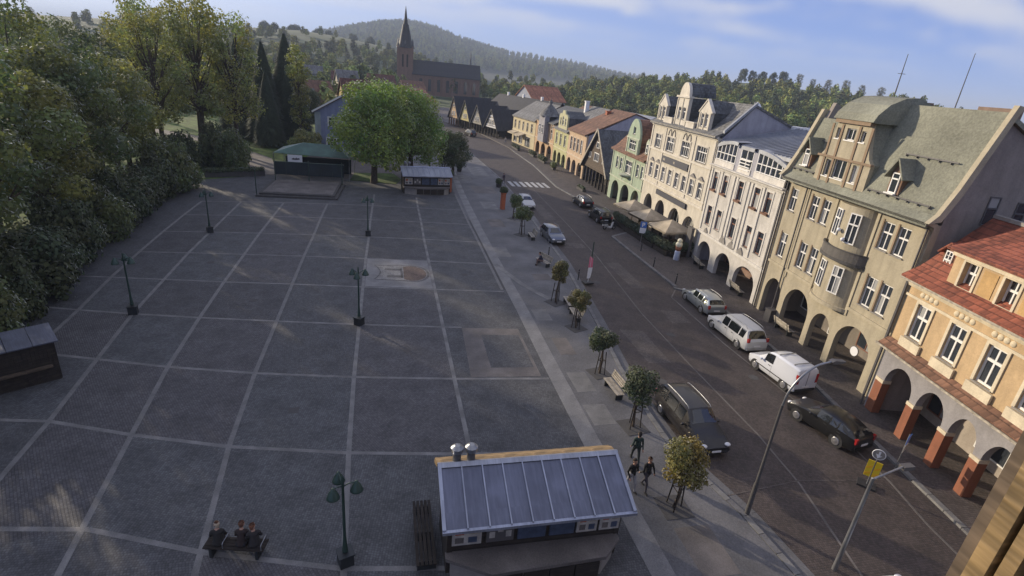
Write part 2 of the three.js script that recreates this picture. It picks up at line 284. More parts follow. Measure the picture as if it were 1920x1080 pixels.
strip([[11.3, -24], [11.35, -31], [11.4, -38], [11.4, -45], [11.5, -52], [11.6, -60]], 0.24, 0.006, 'granite_strip', M.granite, square);
strip([[11.55, -24], [11.6, -31], [11.65, -38], [11.7, -46]], 0.16, 0.012, 'drain_channel', M.stone_dark, square);
// the brown-framed bay near the promenade
new MB().slab([[7.0, -17.0], [11.0, -16.7], [11.0, -10.3], [6.7, -10.5]], -0.02, 0.004).mesh('paving_field', M.granite_warm, square);
new MB().slab([[8.2, -15.9], [10.8, -15.7], [10.8, -11.4], [8.1, -11.5]], -0.01, 0.009).mesh('paving_field', M.cobble, square);
// coat-of-arms mosaic set in a pale field
{
  new MB().slab([[0.15, -31.35], [5.55, -30.9], [5.55, -24.25], [0.15, -24.75]], -0.02, 0.010).mesh('mosaic_field', M.slab_pale, square);
  const sh = (s, ox = 0) => { const p = [], cx = 2.9, cz = -27.8; const q = (a, b) => p.push([cx + a * s + ox, cz + b * s - (a * s + ox) * -0.09]); q(-1.9, -1.55); q(0.9, -1.75); for (let i = 0; i <= 10; i++) { const t = -Math.PI / 2 + Math.PI * i / 10; q(1.1 + Math.cos(t) * 1.25, Math.sin(t) * 1.75); } q(0.9, 1.75); q(-1.9, 1.55); for (let i = 1; i < 6; i++) { const t = i / 6; q(-1.9 + 0.45 * Math.sin(t * Math.PI), 1.55 - 3.1 * t); } return p; };
  new MB().slab(sh(1.12), -0.01, 0.014).mesh('mosaic_border', M.mosaic_dark, square);
  new MB().slab(sh(1.03), -0.01, 0.018).mesh('mosaic_shield', M.mosaic_white, square);
  const red = sh(1.0).filter((p) => p[0] > 3.35); red.push([3.3, -26.3], [3.3, -29.3]); red.sort((a, b) => Math.atan2(a[1] + 27.8, a[0] - 3.7) - Math.atan2(b[1] + 27.8, b[0] - 3.7));
  new MB().slab(red, -0.01, 0.022).mesh('mosaic_field_red', M.mosaic_red, square);
  for (const [x0, z0, x1, z1, w] of [[1.7, -28.7, 3.1, -28.5, 0.45], [1.9, -27.0, 3.2, -26.9, 0.5], [3.1, -28.9, 3.15, -26.6, 0.18]]) strip([[x0, z0], [x1, z1]], w, 0.023, 'mosaic_charge', M.mosaic_dark, square);
}
// promenade between square and road
const prom = struct('promenade', flat([[11.62, 10], ...leftKerb.slice(0, 13).map(([x, z]) => [x - 0.3, z]), [5, -130], [5, -66], [11.62, -66]], 0, 0.3), M.slab);
strip([[11.9, 4], [11.9, -4], [11.95, -11], [12.1, -20], [12.1, -31], [12.2, -42], [12.6, -60], [13.4, -80]], 0.95, 0.006, 'pale_band', M.slab_pale, prom);
strip([[14.9, -22], [13.4, -25], [12.4, -28.5], [11.9, -30.4]], 0.5, 0.010, 'pale_band', M.granite, prom);
{ const r = rng(5); for (const [x, z, w, d] of [[13.2, -6.2, 1.3, 1.9], [13.3, -9.5, 1.2, 2.2], [13.6, -14, 1.1, 2.4], [13.2, -34, 1.6, 3], [14.8, -45, 1.8, 3.5], [14.2, 3, 1.6, 2.4], [13.4, -19, 1.2, 2.0], [15.6, -27, 1.6, 1.6], [15.5, -54, 2, 4], [16.5, -64, 3.5, 5], [14.5, -72, 2.5, 6], [18, -80, 3, 9], [15, -96, 6, 8], [16.5, -112, 4, 9]]) new MB().bx(x - w / 2, -0.02, z - d / 2, x + w / 2, 0.005, z + d / 2).mesh('paving_field', r() < 0.6 ? M.granite_warm : M.granite, prom); }
struct('pavement', flat([...rightKerb.map(([x, z]) => [x + 0.2, z]), [6, -260], [75, -200], [75, 14]], 0, 0.3), M.setts_brown);
// kerb stones, one by one where they can be told apart
function along(poly, from, step) { const out = []; let acc = 0; for (let i = 0; i + 1 < poly.length; i++) { const [ax, az] = poly[i], [bx, bz] = poly[i + 1], L = Math.hypot(bx - ax, bz - az); let t = acc; while (t < L) { out.push([ax + (bx - ax) * t / L, az + (bz - az) * t / L, Math.atan2(-(bz - az), bx - ax)]); t += step; } acc = t - L; } return out; }
const kerbGeo = [0, 1, 2].map((k) => { const r = rng(70 + k); const h = 0.006 + r() * 0.012; return new MB().bx(-0.485, -0.24, -0.14, 0.485, h + 0.012, 0.14).geom(); });
function kerbs(poly, off, parent, r) { let i = 0; for (const [x, z, a] of along(poly, 0, 1.0)) { if (z < -110 || z > 7) continue; const k = mesh('kerb_stone', kerbGeo[(r() * 3) | 0], r() < 0.7 ? M.granite : M.slab, parent); k.position.set(x + off, 0, z); k.rotation.y = a + (r() - 0.5) * 0.015; } }
kerbs(leftKerb, -0.14, prom, rng(71)); kerbs(rightKerb, 0.14, road, rng(72));
// gutter rows of pale setts along the promenade side, centre seam, parking line, zebra
strip(leftKerb.slice(0, 10).map(([x, z]) => [x + 0.35, z]), 0.5, Y_ROAD + 0.006, 'gutter_setts', M.slab, road);
strip([[19.4, 8], [19.9, 5], [21.1, 0], [21.5, -3.8], [21.6, -10.6], [21.9, -19.3], [23.4, -33.2], [24.2, -46.8], [25, -66]], 0.10, Y_ROAD + 0.006, 'centre_seam', M.granite_warm, road);
strip([[24.9, 6], [25.3, 3.1], [26.0, 0.4], [26.3, -2.6], [26.2, -5.9], [26.0, -14], [26.3, -22.5], [27.6, -24.2]], 0.11, Y_ROAD + 0.008, 'parking_line', M.granite_warm, road);
strip([[15.9, 0.4], [21.2, -0.2], [25, 0.2]], 0.07, Y_ROAD + 0.010, 'joint_line', M.setts_brown, road);
for (let k = 0; k < 7; k++) new MB().bx(21.9 + k * 1.0, Y_ROAD - 0.01, -72.2, 22.45 + k * 1.0, Y_ROAD + 0.007, -68.2).mesh('crossing_stripe', M.paint_white, road);
{ const r = rng(37); for (const [x, z, w, d] of [[19.6, -14, 1.6, 5], [24.2, -28, 1.2, 7], [22, -37, 2.4, 2.2], [22.6, -52, 1.4, 9], [24.6, -18.6, 1.5, 2.4]]) new MB().slab([[x - w / 2, z - d / 2], [x + w / 2 + r() * 0.3, z - d / 2 + r() * 0.3], [x + w / 2, z + d / 2], [x - w / 2 - r() * 0.2, z + d / 2]], Y_ROAD - 0.02, Y_ROAD + 0.004).mesh('road_patch', M.setts_brown, road); }
{ const lid = new MB().cyl(0, -0.02, 0, 0.32, 0.32, 0.03, 18).geom(); for (const [x, z] of [[18.6, -9.3], [25.2, -9.3], [20.6, -26], [23, -41], [22.5, -15.5]]) { const o = mesh('manhole_cover', lid, M.stone_dark, road); o.position.set(x, Y_ROAD, z); } }
// lawns and park ground to the left and behind the stage
struct('park_lawn', flat([[-120, 14], [-22.5, 14], [-22.5, -58], [-17, -67], [-10, -71], [-13, -140], [-140, -140]], -0.02, 0.3), M.grass);
struct('park_path', flat([[-17, -67.5], [-13.5, -68.5], [-17, -82], [-30, -100], [-60, -122], [-62, -119], [-33, -97], [-21, -81]], 0.01, 0.1), M.granite_warm);
struct('small_lawn', flat([[-3.4, -66.6], [3.3, -65.2], [4.2, -69], [3, -73.5], [-3, -72.5]], 0.05, 0.35), M.grass);
struct('side_street', flat([[-14, -66], [5.2, -66], [5.2, -130], [-6, -130], [-9, -100], [-13, -80]], -0.012, 0.2), M.setts_brown);
// ------------------------------------------------------------ buildings
const winGeo = {}, paneGeo = {};
// frame of w x h with nx columns; transom at a fraction of the height
function frameGeo(w, h, nx, tr, fw, d = 0.07, glazing = 0) {
  const k = [w, h, nx, tr, fw, glazing].map((v) => +(+v).toFixed(3)).join(); if (winGeo[k]) return winGeo[k];
  const b = new MB(); b.bx(0, 0, 0, fw, h, d); b.bx(w - fw, 0, 0, w, h, d); b.bx(fw, 0, 0, w - fw, fw, d); b.bx(fw, h - fw, 0, w - fw, h, d);
  const rects = [], ys = tr ? [[fw, h * tr - fw * 0.6], [h * tr + fw * 0.6, h - fw]] : [[fw, h - fw]];
  if (tr) b.bx(fw, h * tr - fw * 0.6, 0, w - fw, h * tr + fw * 0.6, d + 0.02);
  for (const [y0, y1] of ys) { const cw = (w - fw * 2) / nx; for (let i = 0; i < nx; i++) { if (i) b.bx(fw + cw * i - fw * 0.42, y0, 0.002, fw + cw * i + fw * 0.42, y1, d - 0.004); rects.push([fw + cw * i + (i ? fw * 0.42 : 0), y0, fw + cw * (i + 1) - (i < nx - 1 ? fw * 0.42 : 0), y1]); } }
  if (glazing) for (const [x0, y0, x1, y1] of rects) for (let q = 1; q < glazing; q++) b.bx(x0, y0 + (y1 - y0) * q / glazing - 0.014, 0.01, x1, y0 + (y1 - y0) * q / glazing + 0.014, d - 0.02);
  return (winGeo[k] = { geo: b.geom(), rects });
}
function pGeo(w, h) { const k = w.toFixed(3) + 'x' + h.toFixed(3); return paneGeo[k] || (paneGeo[k] = new MB().bx(0, 0, 0, w, h, 0.012).geom()); }
const wr = rng(99);
function addWindow(parent, u, v, w, h, o = {}) {
  const { z = -0.16, nx = 2, tr = 0.64, fw = 0.075, frame = M.white_frame, sill = M.stone_grey, glazing = 0, name = 'window', panes = true } = o;
  const f = frameGeo(w, h, nx, tr, fw, 0.07, glazing), m = mesh(name, f.geo, frame, parent); m.position.set(u, v, z);
  if (panes) for (const [x0, y0, x1, y1] of f.rects) { const p = mesh('pane', pGeo(x1 - x0, y1 - y0), wr() < 0.16 ? M.curtain : M.pane, m); p.position.set(x0, y0, 0.02); p.rotation.set((wr() - 0.5) * 0.012, (wr() - 0.5) * 0.02, 0); }
  else { const p = mesh('pane', pGeo(w - fw * 2, h - fw * 2), M.pane, m); p.position.set(fw, fw, 0.02); }
  if (sill) { const s = mesh('sill', sillGeo(w), sill, m); s.position.set(-0.08, -0.07, 0.05); }
  return m;
}
const sillG = {}; function sillGeo(w) { return sillG[w] || (sillG[w] = new MB().bx(0, 0, 0, w + 0.16, 0.07, 0.2).geom()); }
const rectH = (u, v, w, h) => [[u, v], [u + w, v], [u + w, v + h], [u, v + h]];
function archH(u, v, w, h) { const p = [[u, v], [u + w, v]], r = w / 2, s = v + h - r * 0.55; for (let i = 0; i <= 8; i++) { const a = Math.PI * i / 8; p.push([u + r + Math.cos(a) * r, s + Math.sin(a) * r * 0.55]); } return p; }
// front wall: outline with arches cut from the foot, any top profile, window holes
function frontPoly(len, top, arches) {
  const p = [[0, 0]];
  for (const [u0, u1, spring, crown] of arches) { p.push([u0, 0], [u0, spring]); const n = 14, c = (u0 + u1) / 2, r = (u1 - u0) / 2; for (let i = 1; i < n; i++) { const a = Math.PI * (1 - i / n); p.push([c + Math.cos(a) * r, spring + Math.sin(a) * (crown - spring)]); } p.push([u1, spring], [u1, 0]); }
  p.push([len, 0]); for (let i = top.length - 1; i >= 0; i--) p.push(top[i]); return p;
}
function bframe(name, label, L, R) {
  const len = Math.hypot(R[0] - L[0], R[1] - L[1]); const g = thing(name, label, 'building', L[0], 0, L[1], Math.atan2(-(R[1] - L[1]), R[0] - L[0])); g.userData.len = undefined; delete g.userData.len; return [g, len];
}
// walls of a house round a front wall; roof profile given in (z,y), front first
function shell(g, len, depth, H, mat, o = {}) {
  const { side = mat, gable = null, t = 0.35, left = true, right = true } = o;
  const prof = gable || [[0, H], [-depth, H]];
  const poly = [[-t, 0], ...prof.map(([z, y], i) => [i === 0 ? -t : z, y]), [-depth, 0]];
  if (left) new MB().extX(poly, 0.0, t).mesh('side_wall', side, g);
  if (right) new MB().extX(poly, len - t, len).mesh('side_wall', side, g);
  new MB().bx(t, 0, -depth, len - t, prof[prof.length - 1][1] - 0.02, -depth + t).mesh('rear_wall', side, g);
}
// roof with thickness from a profile [[z,y],...] front eave -> ridge -> rear eave
function roofProf(g, prof, x0, x1, mat, th = 0.22, name = 'roof') {
  const low = prof.map(([z, y]) => [z, y - th]).reverse(); return new MB().extX([...prof, ...low], x0, x1).mesh(name, mat, g);
}
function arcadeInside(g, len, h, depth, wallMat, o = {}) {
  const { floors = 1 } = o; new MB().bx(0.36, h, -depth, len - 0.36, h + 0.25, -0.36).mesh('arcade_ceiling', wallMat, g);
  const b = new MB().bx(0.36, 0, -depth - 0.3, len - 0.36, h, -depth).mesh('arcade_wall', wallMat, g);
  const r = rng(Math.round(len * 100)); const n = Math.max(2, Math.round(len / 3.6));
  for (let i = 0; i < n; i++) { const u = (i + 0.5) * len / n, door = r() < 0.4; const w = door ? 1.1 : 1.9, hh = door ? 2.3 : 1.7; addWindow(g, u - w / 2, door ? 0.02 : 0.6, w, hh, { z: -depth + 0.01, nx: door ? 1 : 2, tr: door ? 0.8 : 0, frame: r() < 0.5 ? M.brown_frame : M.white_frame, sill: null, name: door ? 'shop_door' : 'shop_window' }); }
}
function lightGable(mat) { return mat; }
// text in flat raised letters
const font = await new FontLoader().loadAsync('fonts/droid/droid_sans_bold.typeface.json');
function textGeo(s, size, depth = 0.02) { const g = new TextGeometry(s, { font, size, depth, curveSegments: 2, bevelEnabled: false }); g.computeBoundingBox(); const c = g.boundingBox.getCenter(new THREE.Vector3()); g.translate(-c.x, -c.y, 0); return g; }
// ------------------------------------------------------------ the row of arcaded houses, near to far
function facade(g, len, top, arches, wins, mat, t = 0.36, name = 'front_wall') {
  const holes = wins.map(([u, v, w, h, o]) => (o && o.archTop ? archH(u, v, w, h) : rectH(u, v, w, h)));
  new MB().ext(frontPoly(len, top, arches), -t, 0, holes).mesh(name, mat, g);
  for (const [u, v, w, h, o = {}] of wins) addWindow(g, u, v, w, h, o);
}
function band(g, u0, u1, v0, v1, proud, mat, name = 'moulding') { return new MB().bx(u0, v0, 0, u1, v1, proud).mesh(name, mat, g); }
function cornice(g, u0, u1, v, mat, p = 0.4) { return new MB().extX([[0, v - 0.42], [0.1, v - 0.4], [0.16, v - 0.2], [p, v - 0.1], [p, v], [0, v]], u0, u1).mesh('cornice', mat, g); }
function pipe(g, u, v1, z = 0.1) { return new MB().cyl(u, 0, z, 0.055, 0.055, v1, 8).mesh('downpipe', M.dark_frame, g); }
function surround(g, u, v, w, h, mat, s = 0.14, p = 0.05) { new MB().ext(rectH(u - s, v - 0.02, w + 2 * s, h + s + 0.02), 0.002, p, [rectH(u, v, w, h)]).mesh('window_surround', mat, g); }
function chimney(g, x, y, z, h, mat = M.terracotta) { const b = new MB().bx(x - 0.3, y, z - 0.3, x + 0.3, y + h, z + 0.3); b.bx(x - 0.38, y + h, z - 0.38, x + 0.38, y + h + 0.12, z + 0.38); return b.mesh('chimney', mat, g); }

// yellow house with red roof
{
  const [g, len] = bframe('yellow_house', 'yellow house with red tiled roof, long dormer and orange arcade piers', [30.3, -5.6], [27.33, 8.08]);
  const wallY = plaster(0.55, 0.40, 0.235), cream = plaster(0.70, 0.62, 0.47), grey = plaster(0.31, 0.30, 0.315);
  const us = [1.05, 3.42, 5.68, 7.95, 10.2, 12.4], wins = us.map((u) => [u, 5.32, 0.98, 1.95, { fw: 0.11, tr: 0.63 }]);
  const arches = [[0.75, 2.85, 2.2, 3.5], [3.3, 5.15, 2.2, 3.5], [5.6, 7.2, 2.2, 3.45], [7.65, 9.3, 2.2, 3.45], [9.75, 11.4, 2.2, 3.45], [11.85, 13.4, 2.2, 3.45]];
  new MB().ext(frontPoly(len, [[0, 4.3], [len, 4.3]], arches), -0.4, 0).mesh('arcade_front', grey, g);
  new MB().ext([[0, 4.3], [len, 4.3], [len, 8.1], [0, 8.1]], -0.4, -0.01, wins.map(([u, v, w, h]) => rectH(u, v, w, h))).mesh('front_wall', wallY, g);
  for (const [u, v, w, h, o] of wins) { addWindow(g, u, v, w, h, o); surround(g, u, v, w, h, cream, 0.16, 0.06); }
  for (const [u0, u1] of [[0.2, 0.75], [2.85, 3.3], [5.15, 5.6], [7.2, 7.65], [9.3, 9.75], [11.4, 11.85]]) { new MB().bx(u0 - 0.03, 0, -0.43, u1 + 0.03, 2.0, 0.05).mesh('pier', M.orange_pier, g); new MB().bx(u0 - 0.05, 2.0, -0.44, u1 + 0.05, 2.2, 0.07).mesh('pier_cap', cream, g); }
  // tiled skirt above the arcade and the gutter under it
  new MB().extX([[0, 4.75], [0.05, 4.75], [0.55, 4.38], [0.55, 4.3], [0, 4.3]], -0.05, len).mesh('tiled_skirt', M.tile_brown, g);
  new MB().extX([[0.5, 4.3], [0.66, 4.34], [0.66, 4.22], [0.5, 4.16]], -0.15, len).mesh('gutter', M.bench_white, g);
  for (let k = 0; k < 6; k++) new MB().bx(us[k] - 0.25, 4.5, 0.02, us[k] + 1.23, 5.2, 0.14).mesh('parapet_panel', cream, g);
  band(g, -0.02, len, 7.38, 7.52, 0.07, cream, 'string_course');
  for (const u of us) { for (let q = 0; q < 4; q++) new MB().lathe([[0, 0.06], [0.12, 0.05], [0.16, 0]], 0, 0, 0, 8).mesh('stucco_rosette', cream, g).position.set(u - 0.02 + q * 0.33, 7.74, 0); const c = g.children; for (let q = 1; q <= 4; q++) c[c.length - q].rotation.x = Math.PI / 2; }
  cornice(g, -0.15, len, 8.35, cream, 0.5);
  new MB().extX([[0.42, 8.35], [0.62, 8.42], [0.62, 8.3], [0.42, 8.24]], -0.2, len).mesh('gutter', M.bench_white, g);
  shell(g, len, 10, 8.1, grey, { gable: [[0, 8.1], [-3.3, 11.8], [-10, 8.1]], t: 0.4 });
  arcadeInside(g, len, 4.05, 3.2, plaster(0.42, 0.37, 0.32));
  for (const [u, v, w, h, m] of [[1.0, 2.3, 1.5, 0.55, M.yellow_sign], [2.5, 1.2, 0.5, 0.9, M.red_sign], [4.0, 2.3, 1.1, 0.5, M.bench_white], [6.2, 1.5, 0.9, 0.9, M.red_sign], [6.3, 2.5, 1.2, 0.35, M.bench_white], [8.2, 1.0, 0.8, 1.5, M.canvas_tan]]) new MB().bx(u, v, -3.19, u + w, v + h, -3.1).mesh('shop_sign', m, g);
  roofProf(g, [[0.55, 8.5], [-0.3, 9.05], [-3.3, 12.1], [-10.4, 8.2]], -0.25, len + 0.2, M.tile_red, 0.2);
  new MB().bx(-0.25, 12.02, -3.45, len, 12.2, -3.15).mesh('ridge_cap', M.stone_grey, g);
  // long wall dormer
  const dw = [2.6, 4.9, 7.2, 9.5, 11.8].map((u) => [u, 8.95, 0.82, 1.3, { fw: 0.09, tr: 0.6, z: -0.3 }]);
  const D = new THREE.Group(); D.name = 'dormer'; D.position.set(0, 0, -0.15); g.add(D);
  new MB().ext([[1.9, 8.6], [len, 8.6], [len, 10.6], [1.9, 10.6]], -0.3, 0, dw.map(([u, v, w, h]) => rectH(u, v, w, h))).mesh('dormer_wall', wallY, D);
  new MB().bx(1.9, 8.7, -2.4, 2.15, 10.6, -0.3).mesh('dormer_cheek', cream, D);
  for (const [u, v, w, h, o] of dw) { addWindow(D, u, v, w, h, o); surround(D, u, v, w, h, cream, 0.13, 0.05); }
  new MB().bx(1.8, 8.55, 0, len, 8.75, 0.2).mesh('dormer_sill_band', cream, D); new MB().bx(1.8, 10.35, 0, len, 10.62, 0.16).mesh('dormer_frieze', cream, D);
  for (const u of [3.75, 6.05, 8.35, 10.65]) new MB().bx(u, 9.0, 0, u + 0.8, 10.2, 0.03).mesh('dormer_panel', plaster(0.55, 0.36, 0.16), D);
  new MB().extX([[0.4, 10.6], [0.4, 10.72], [-0.6, 11.0], [-1.8, 11.45], [-3.2, 12.05], [-3.2, 11.7], [-1.2, 10.8], [-0.4, 10.6]], 1.6, len + 0.2).mesh('dormer_roof', M.tile_red, D);
  // small gabled dormer
  const S = new THREE.Group(); S.name = 'small_dormer'; S.position.set(0.25, 9.15, -0.9); g.add(S);
  new MB().ext([[0, 0], [0.9, 0], [0.9, 1.0], [0.45, 1.45], [0, 1.0]], -1.6, 0).mesh('dormer_body', M.tile_brown, S);
  addWindow(S, 0.2, 0.12, 0.5, 0.95, { z: 0.004, nx: 2, tr: 0.5, fw: 0.06, sill: null, glazing: 2 });
  for (const s of [-1, 1]) new MB().bar([0.45, 1.52, -0.7], [0.45 + s * 0.68, 0.86, -0.7], 1.8, 0.09).mesh('dormer_slope', M.tile_red, S);
  pipe(g, -0.12, 8.2, 0.12);
}

// beige town house with the great green-grey roof
{
  const [g, len] = bframe('beige_townhouse', 'tall beige house with huge green-grey mansard roof and curved balcony', [33.0, -20], [31.25, -6.3]);
  const wallB = plaster(0.43, 0.385, 0.285), trim = plaster(0.47, 0.42, 0.31), rib = plaster(0.30, 0.22, 0.15), dim = plaster(0.30, 0.27, 0.25);
  const arches = [[0.5, 2.75, 1.9, 3.3], [3.35, 6.4, 2.0, 3.6], [6.95, 9.0, 1.8, 3.05], [9.6, 12.8, 2.0, 3.55]];
  const us = [[0.65, 0.82], [3.3, 0.8], [4.6, 0.8], [10.5, 0.86], [11.75, 0.86]], wins = [];
  for (const [u, w] of us) { wins.push([u + 0.12, 5.08, w, 1.95, { tr: 0.62 }]); wins.push([u - 0.1, 8.82, w, 1.72, { tr: 0.62 }]); }
  facade(g, len, [[0, 11.2], [len, 11.2]], arches, wins, wallB, 0.4);
  for (const [u, v, w, h] of wins) { new MB().bx(u - 0.13, v - 0.1, 0, u - 0.02, v + h + 0.12, 0.045).mesh('window_jamb', rib, g); }
  // curved bay with balcony
  const bay = (r0, r1, a0, a1, y0, y1, n = 12) => { const b = new MB(), cx = 7.95; for (let i = 0; i < n; i++) { const t0 = a0 + (a1 - a0) * i / n, t1 = a0 + (a1 - a0) * (i + 1) / n; const P = (t, r, y) => [cx + Math.sin(t) * r, y, Math.cos(t) * r * 0.62 - 0.45]; b.quad(P(t0, r1, y0), P(t1, r1, y0), P(t1, r1, y1), P(t0, r1, y1)); b.quad(P(t1, r0, y0), P(t0, r0, y0), P(t0, r0, y1), P(t1, r0, y1)); b.quad(P(t0, r1, y1), P(t1, r1, y1), P(t1, r0, y1), P(t0, r0, y1)); b.quad(P(t0, r0, y0), P(t1, r0, y0), P(t1, r1, y0), P(t0, r1, y0)); } return b; };
  bay(0.1, 1.85, -1.5, 1.5, 4.2, 10.9, 18).mesh('bay_wall', wallB, g);
  bay(0.1, 2.05, -1.5, 1.5, 4.0, 4.25, 18).mesh('bay_corbel', trim, g);
  bay(1.0, 2.3, -1.4, 1.4, 7.2, 7.4, 18).mesh('balcony_slab', M.stone_dark, g);
  bay(2.16, 2.25, -1.4, 1.4, 7.4, 8.0, 18).mesh('balcony_parapet', plaster(0.13, 0.122, 0.115), g);
  bay(2.13, 2.29, -1.4, 1.4, 8.0, 8.07, 18).mesh('balcony_rail', M.stone_dark, g);
  for (const [t, v, h] of [[-0.42, 5.0, 1.9], [0.42, 5.0, 1.9], [-0.42, 8.75, 1.75], [0.42, 8.5, 2.0]]) { const w = addWindow(g, 0, 0, 0.8, h, { z: 0, sill: null }); w.position.set(7.95 + Math.sin(t) * 1.88 - 0.4 * Math.cos(t), v, Math.cos(t) * 1.88 * 0.62 - 0.45 + 0.4 * Math.sin(t) * 0.62 - 0.02); w.rotation.y = t * 0.62; }
  for (const s of [-1, 1]) { const q = mesh('balcony_lamp', new THREE.SphereGeometry(0.14, 10, 8), M.white_plastic, g); q.position.set(7.95 + s * 0.3 + 0.2, 9.2, 0.85); if (s > 0) q.position.y = 8.7; }
  for (const u of [2.55, 5.75, 9.75, 13.45]) new MB().bx(u, 3.9, 0, u + 0.22, 11.0, 0.07).mesh('pilaster', trim, g);
  band(g, 0, 6.0, 4.35, 4.55, 0.1, trim, 'string_course'); band(g, 9.8, len, 4.35, 4.55, 0.1, trim, 'string_course');
  pipe(g, 2.45, 11, 0.16); pipe(g, len - 0.2, 11, 0.16); pipe(g, -0.05, 11, 0.14);
  cornice(g, -0.2, len + 0.15, 11.3, trim, 0.55);
  new MB().extX([[0.55, 11.3], [0.75, 11.36], [0.75, 11.2], [0.55, 11.14]], -0.2, len + 0.15).mesh('gutter', M.dark_frame, g);
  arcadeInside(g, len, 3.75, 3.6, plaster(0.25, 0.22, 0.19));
  shell(g, len, 11, 11.2, dim, { gable: [[0, 11.2], [-0.4, 13.0], [-1.6, 17.0], [-6.6, 14.4], [-11, 11.2]], t: 0.4 });
  const sw = new MB(); sw.bx(0, 0, 0, 0.012, 1.6, 0.6); for (const [z, y] of [[-2.6, 11.4], [-4.4, 11.2]]) { const m = addWindow(g, 0, 0, 0.7, 1.6, { z: 0, sill: null, nx: 1, tr: 0.6, frame: M.dark_frame }); m.rotation.y = Math.PI / 2; m.position.set(len - 0.02, y, z); }
  roofProf(g, [[0.75, 11.35], [0.3, 11.75], [-0.3, 13.25], [-1.15, 15.9], [-6, 14.2], [-11.2, 11.2]], -0.05, 4.3, M.shingle_green, 0.25);
  roofProf(g, [[0.75, 11.35], [0.3, 11.75], [-0.3, 13.25], [-1.6, 17.3], [-6.8, 14.6], [-11.2, 11.2]], 4.3, len + 0.2, M.shingle_green, 0.25, 'upper_roof');
  new MB().extX([[0.95, 11.4], [0.5, 11.95], [-0.1, 13.4], [-1.1, 16.5], [-1.4, 16.5], [-1.2, 15.6], [-0.35, 13.0], [0.2, 11.6]], -0.4, -0.05).mesh('gable_coping', trim, g);
  new MB().extX([[0.9, 11.35], [0.45, 11.85], [-0.15, 13.3], [-1.55, 17.65], [-1.9, 17.6], [-1.65, 16.9], [-0.45, 13.0], [0.2, 11.5]], len + 0.2, len + 0.5).mesh('gable_coping', trim, g);
  for (const [x, y, z] of [[5.2, 16.5, -2.6], [11.0, 16.5, -2.6]]) new MB().bx(x, y, z - 0.5, x + 2.2, y + 1.0, z).mesh('chimney', plaster(0.25, 0.18, 0.14), g);
  // snow guards: long rails on brackets
  for (const [u0, u1, z, y] of [[0.3, 2.9, 0.3, 12.1], [8.5, 13.4, 0.3, 12.1], [0.6, 3.6, -0.55, 14.3], [9.5, 13.2, -0.6, 14.5]]) { const b = new MB().bx(u0, y, z, u1, y + 0.07, z + 0.04); for (let u = u0; u <= u1; u += 0.8) b.bx(u, y - 0.12, z - 0.1, u + 0.04, y + 0.07, z + 0.04); b.mesh('snow_guard', M.dark_frame, g); }
  // the great dormer with bell-shaped flanks and a hood
  const D = new THREE.Group(); D.name = 'great_dormer'; D.position.set(-0.1, 0, 0.28); g.add(D);
  const flank = []; for (let i = 0; i <= 8; i++) { const t = i / 8; flank.push([8.15 - 0.95 * Math.pow(t, 0.55), 13.5 + 2.5 * t]); }
  const outline = [[3.0, 11.6], [8.2, 11.6], [8.2, 13.5], ...flank, ...flank.map(([u, v]) => [11.2 - u, v]).reverse(), [3.0, 13.5]];
  const dws = [[3.85, 12.15, 0.55, 1.15, 1], [4.8, 12.15, 1.2, 1.25, 2], [6.65, 12.15, 0.55, 1.15, 1], [4.05, 14.75, 0.42, 0.7, 1], [5.05, 14.75, 0.9, 0.75, 2], [6.5, 14.75, 0.42, 0.7, 1]];
  new MB().ext(outline, -0.25, 0, dws.map(([u, v, w, h]) => rectH(u, v, w, h))).mesh('dormer_wall', wallB, D);
  new MB().ext([[3.05, 11.6], [8.15, 11.6], [8.15, 13.5], ...flank.map(([u, v]) => [u - 0.05, v]), ...flank.map(([u, v]) => [11.25 - u, v]).reverse(), [3.05, 13.5]], -3.6, -0.25).mesh('dormer_body', M.shingle_green, D);
  for (const [u, v, w, h, nx] of dws) addWindow(D, u, v, w, h, { z: -0.2, nx, tr: 0, fw: 0.06, sill: M.white_frame });
  for (const u of [3.5, 4.5, 6.2, 7.35]) new MB().bx(u, 11.7, 0, u + 0.2, 15.7, 0.06).mesh('dormer_pilaster', rib, D);
  new MB().bx(3.9, 15.8, -0.1, 7.3, 16.1, 0.22).mesh('dormer_cornice', rib, D);
  new MB().extX([[0.3, 16.05], [0.1, 16.5], [-0.5, 17.15], [-1.4, 17.6], [-2.3, 17.7], [-3.4, 17.3], [-3.4, 16.0], [0.0, 16.0]], 3.7, 7.55).mesh('dormer_hood', M.shingle_green, D);
  new MB().bx(2.9, 13.42, -0.1, 8.3, 13.56, 0.12).mesh('dormer_band', rib, D);
  for (const [u, v] of [[0.95, 12.3], [9.85, 12.1]]) {
    const S = new THREE.Group(); S.name = 'small_dormer'; S.position.set(u, v, 0.18); g.add(S);
    new MB().ext([[0, 0], [0.95, 0], [0.95, 1.35], [0.475, 2.1], [0, 1.35]], -1.7, 0).mesh('dormer_body', plaster(0.24, 0.15, 0.10), S);
    addWindow(S, 0.17, 0.15, 0.6, 1.2, { z: 0.003, nx: 1, tr: 0.7, fw: 0.07, sill: M.white_frame });
    for (const s of [-1, 1]) new MB().bar([0.475, 2.18, -0.75], [0.475 + s * 0.74, 1.02, -0.75], 2.1, 0.1).mesh('dormer_slope', s < 0 ? M.shingle_green : M.shingle_green, S);
  }
  solo('roof_mast', 'thin lattice mast on the left end of the great green-grey roof', 'antenna', new MB().cyl(0, 0, 0, 0.05, 0.02, 3.4, 6).bx(-0.3, 2.2, -0.012, 0.3, 2.23, 0.012).geom(), M.dark_frame, 34.4, 16.9, -14.6);
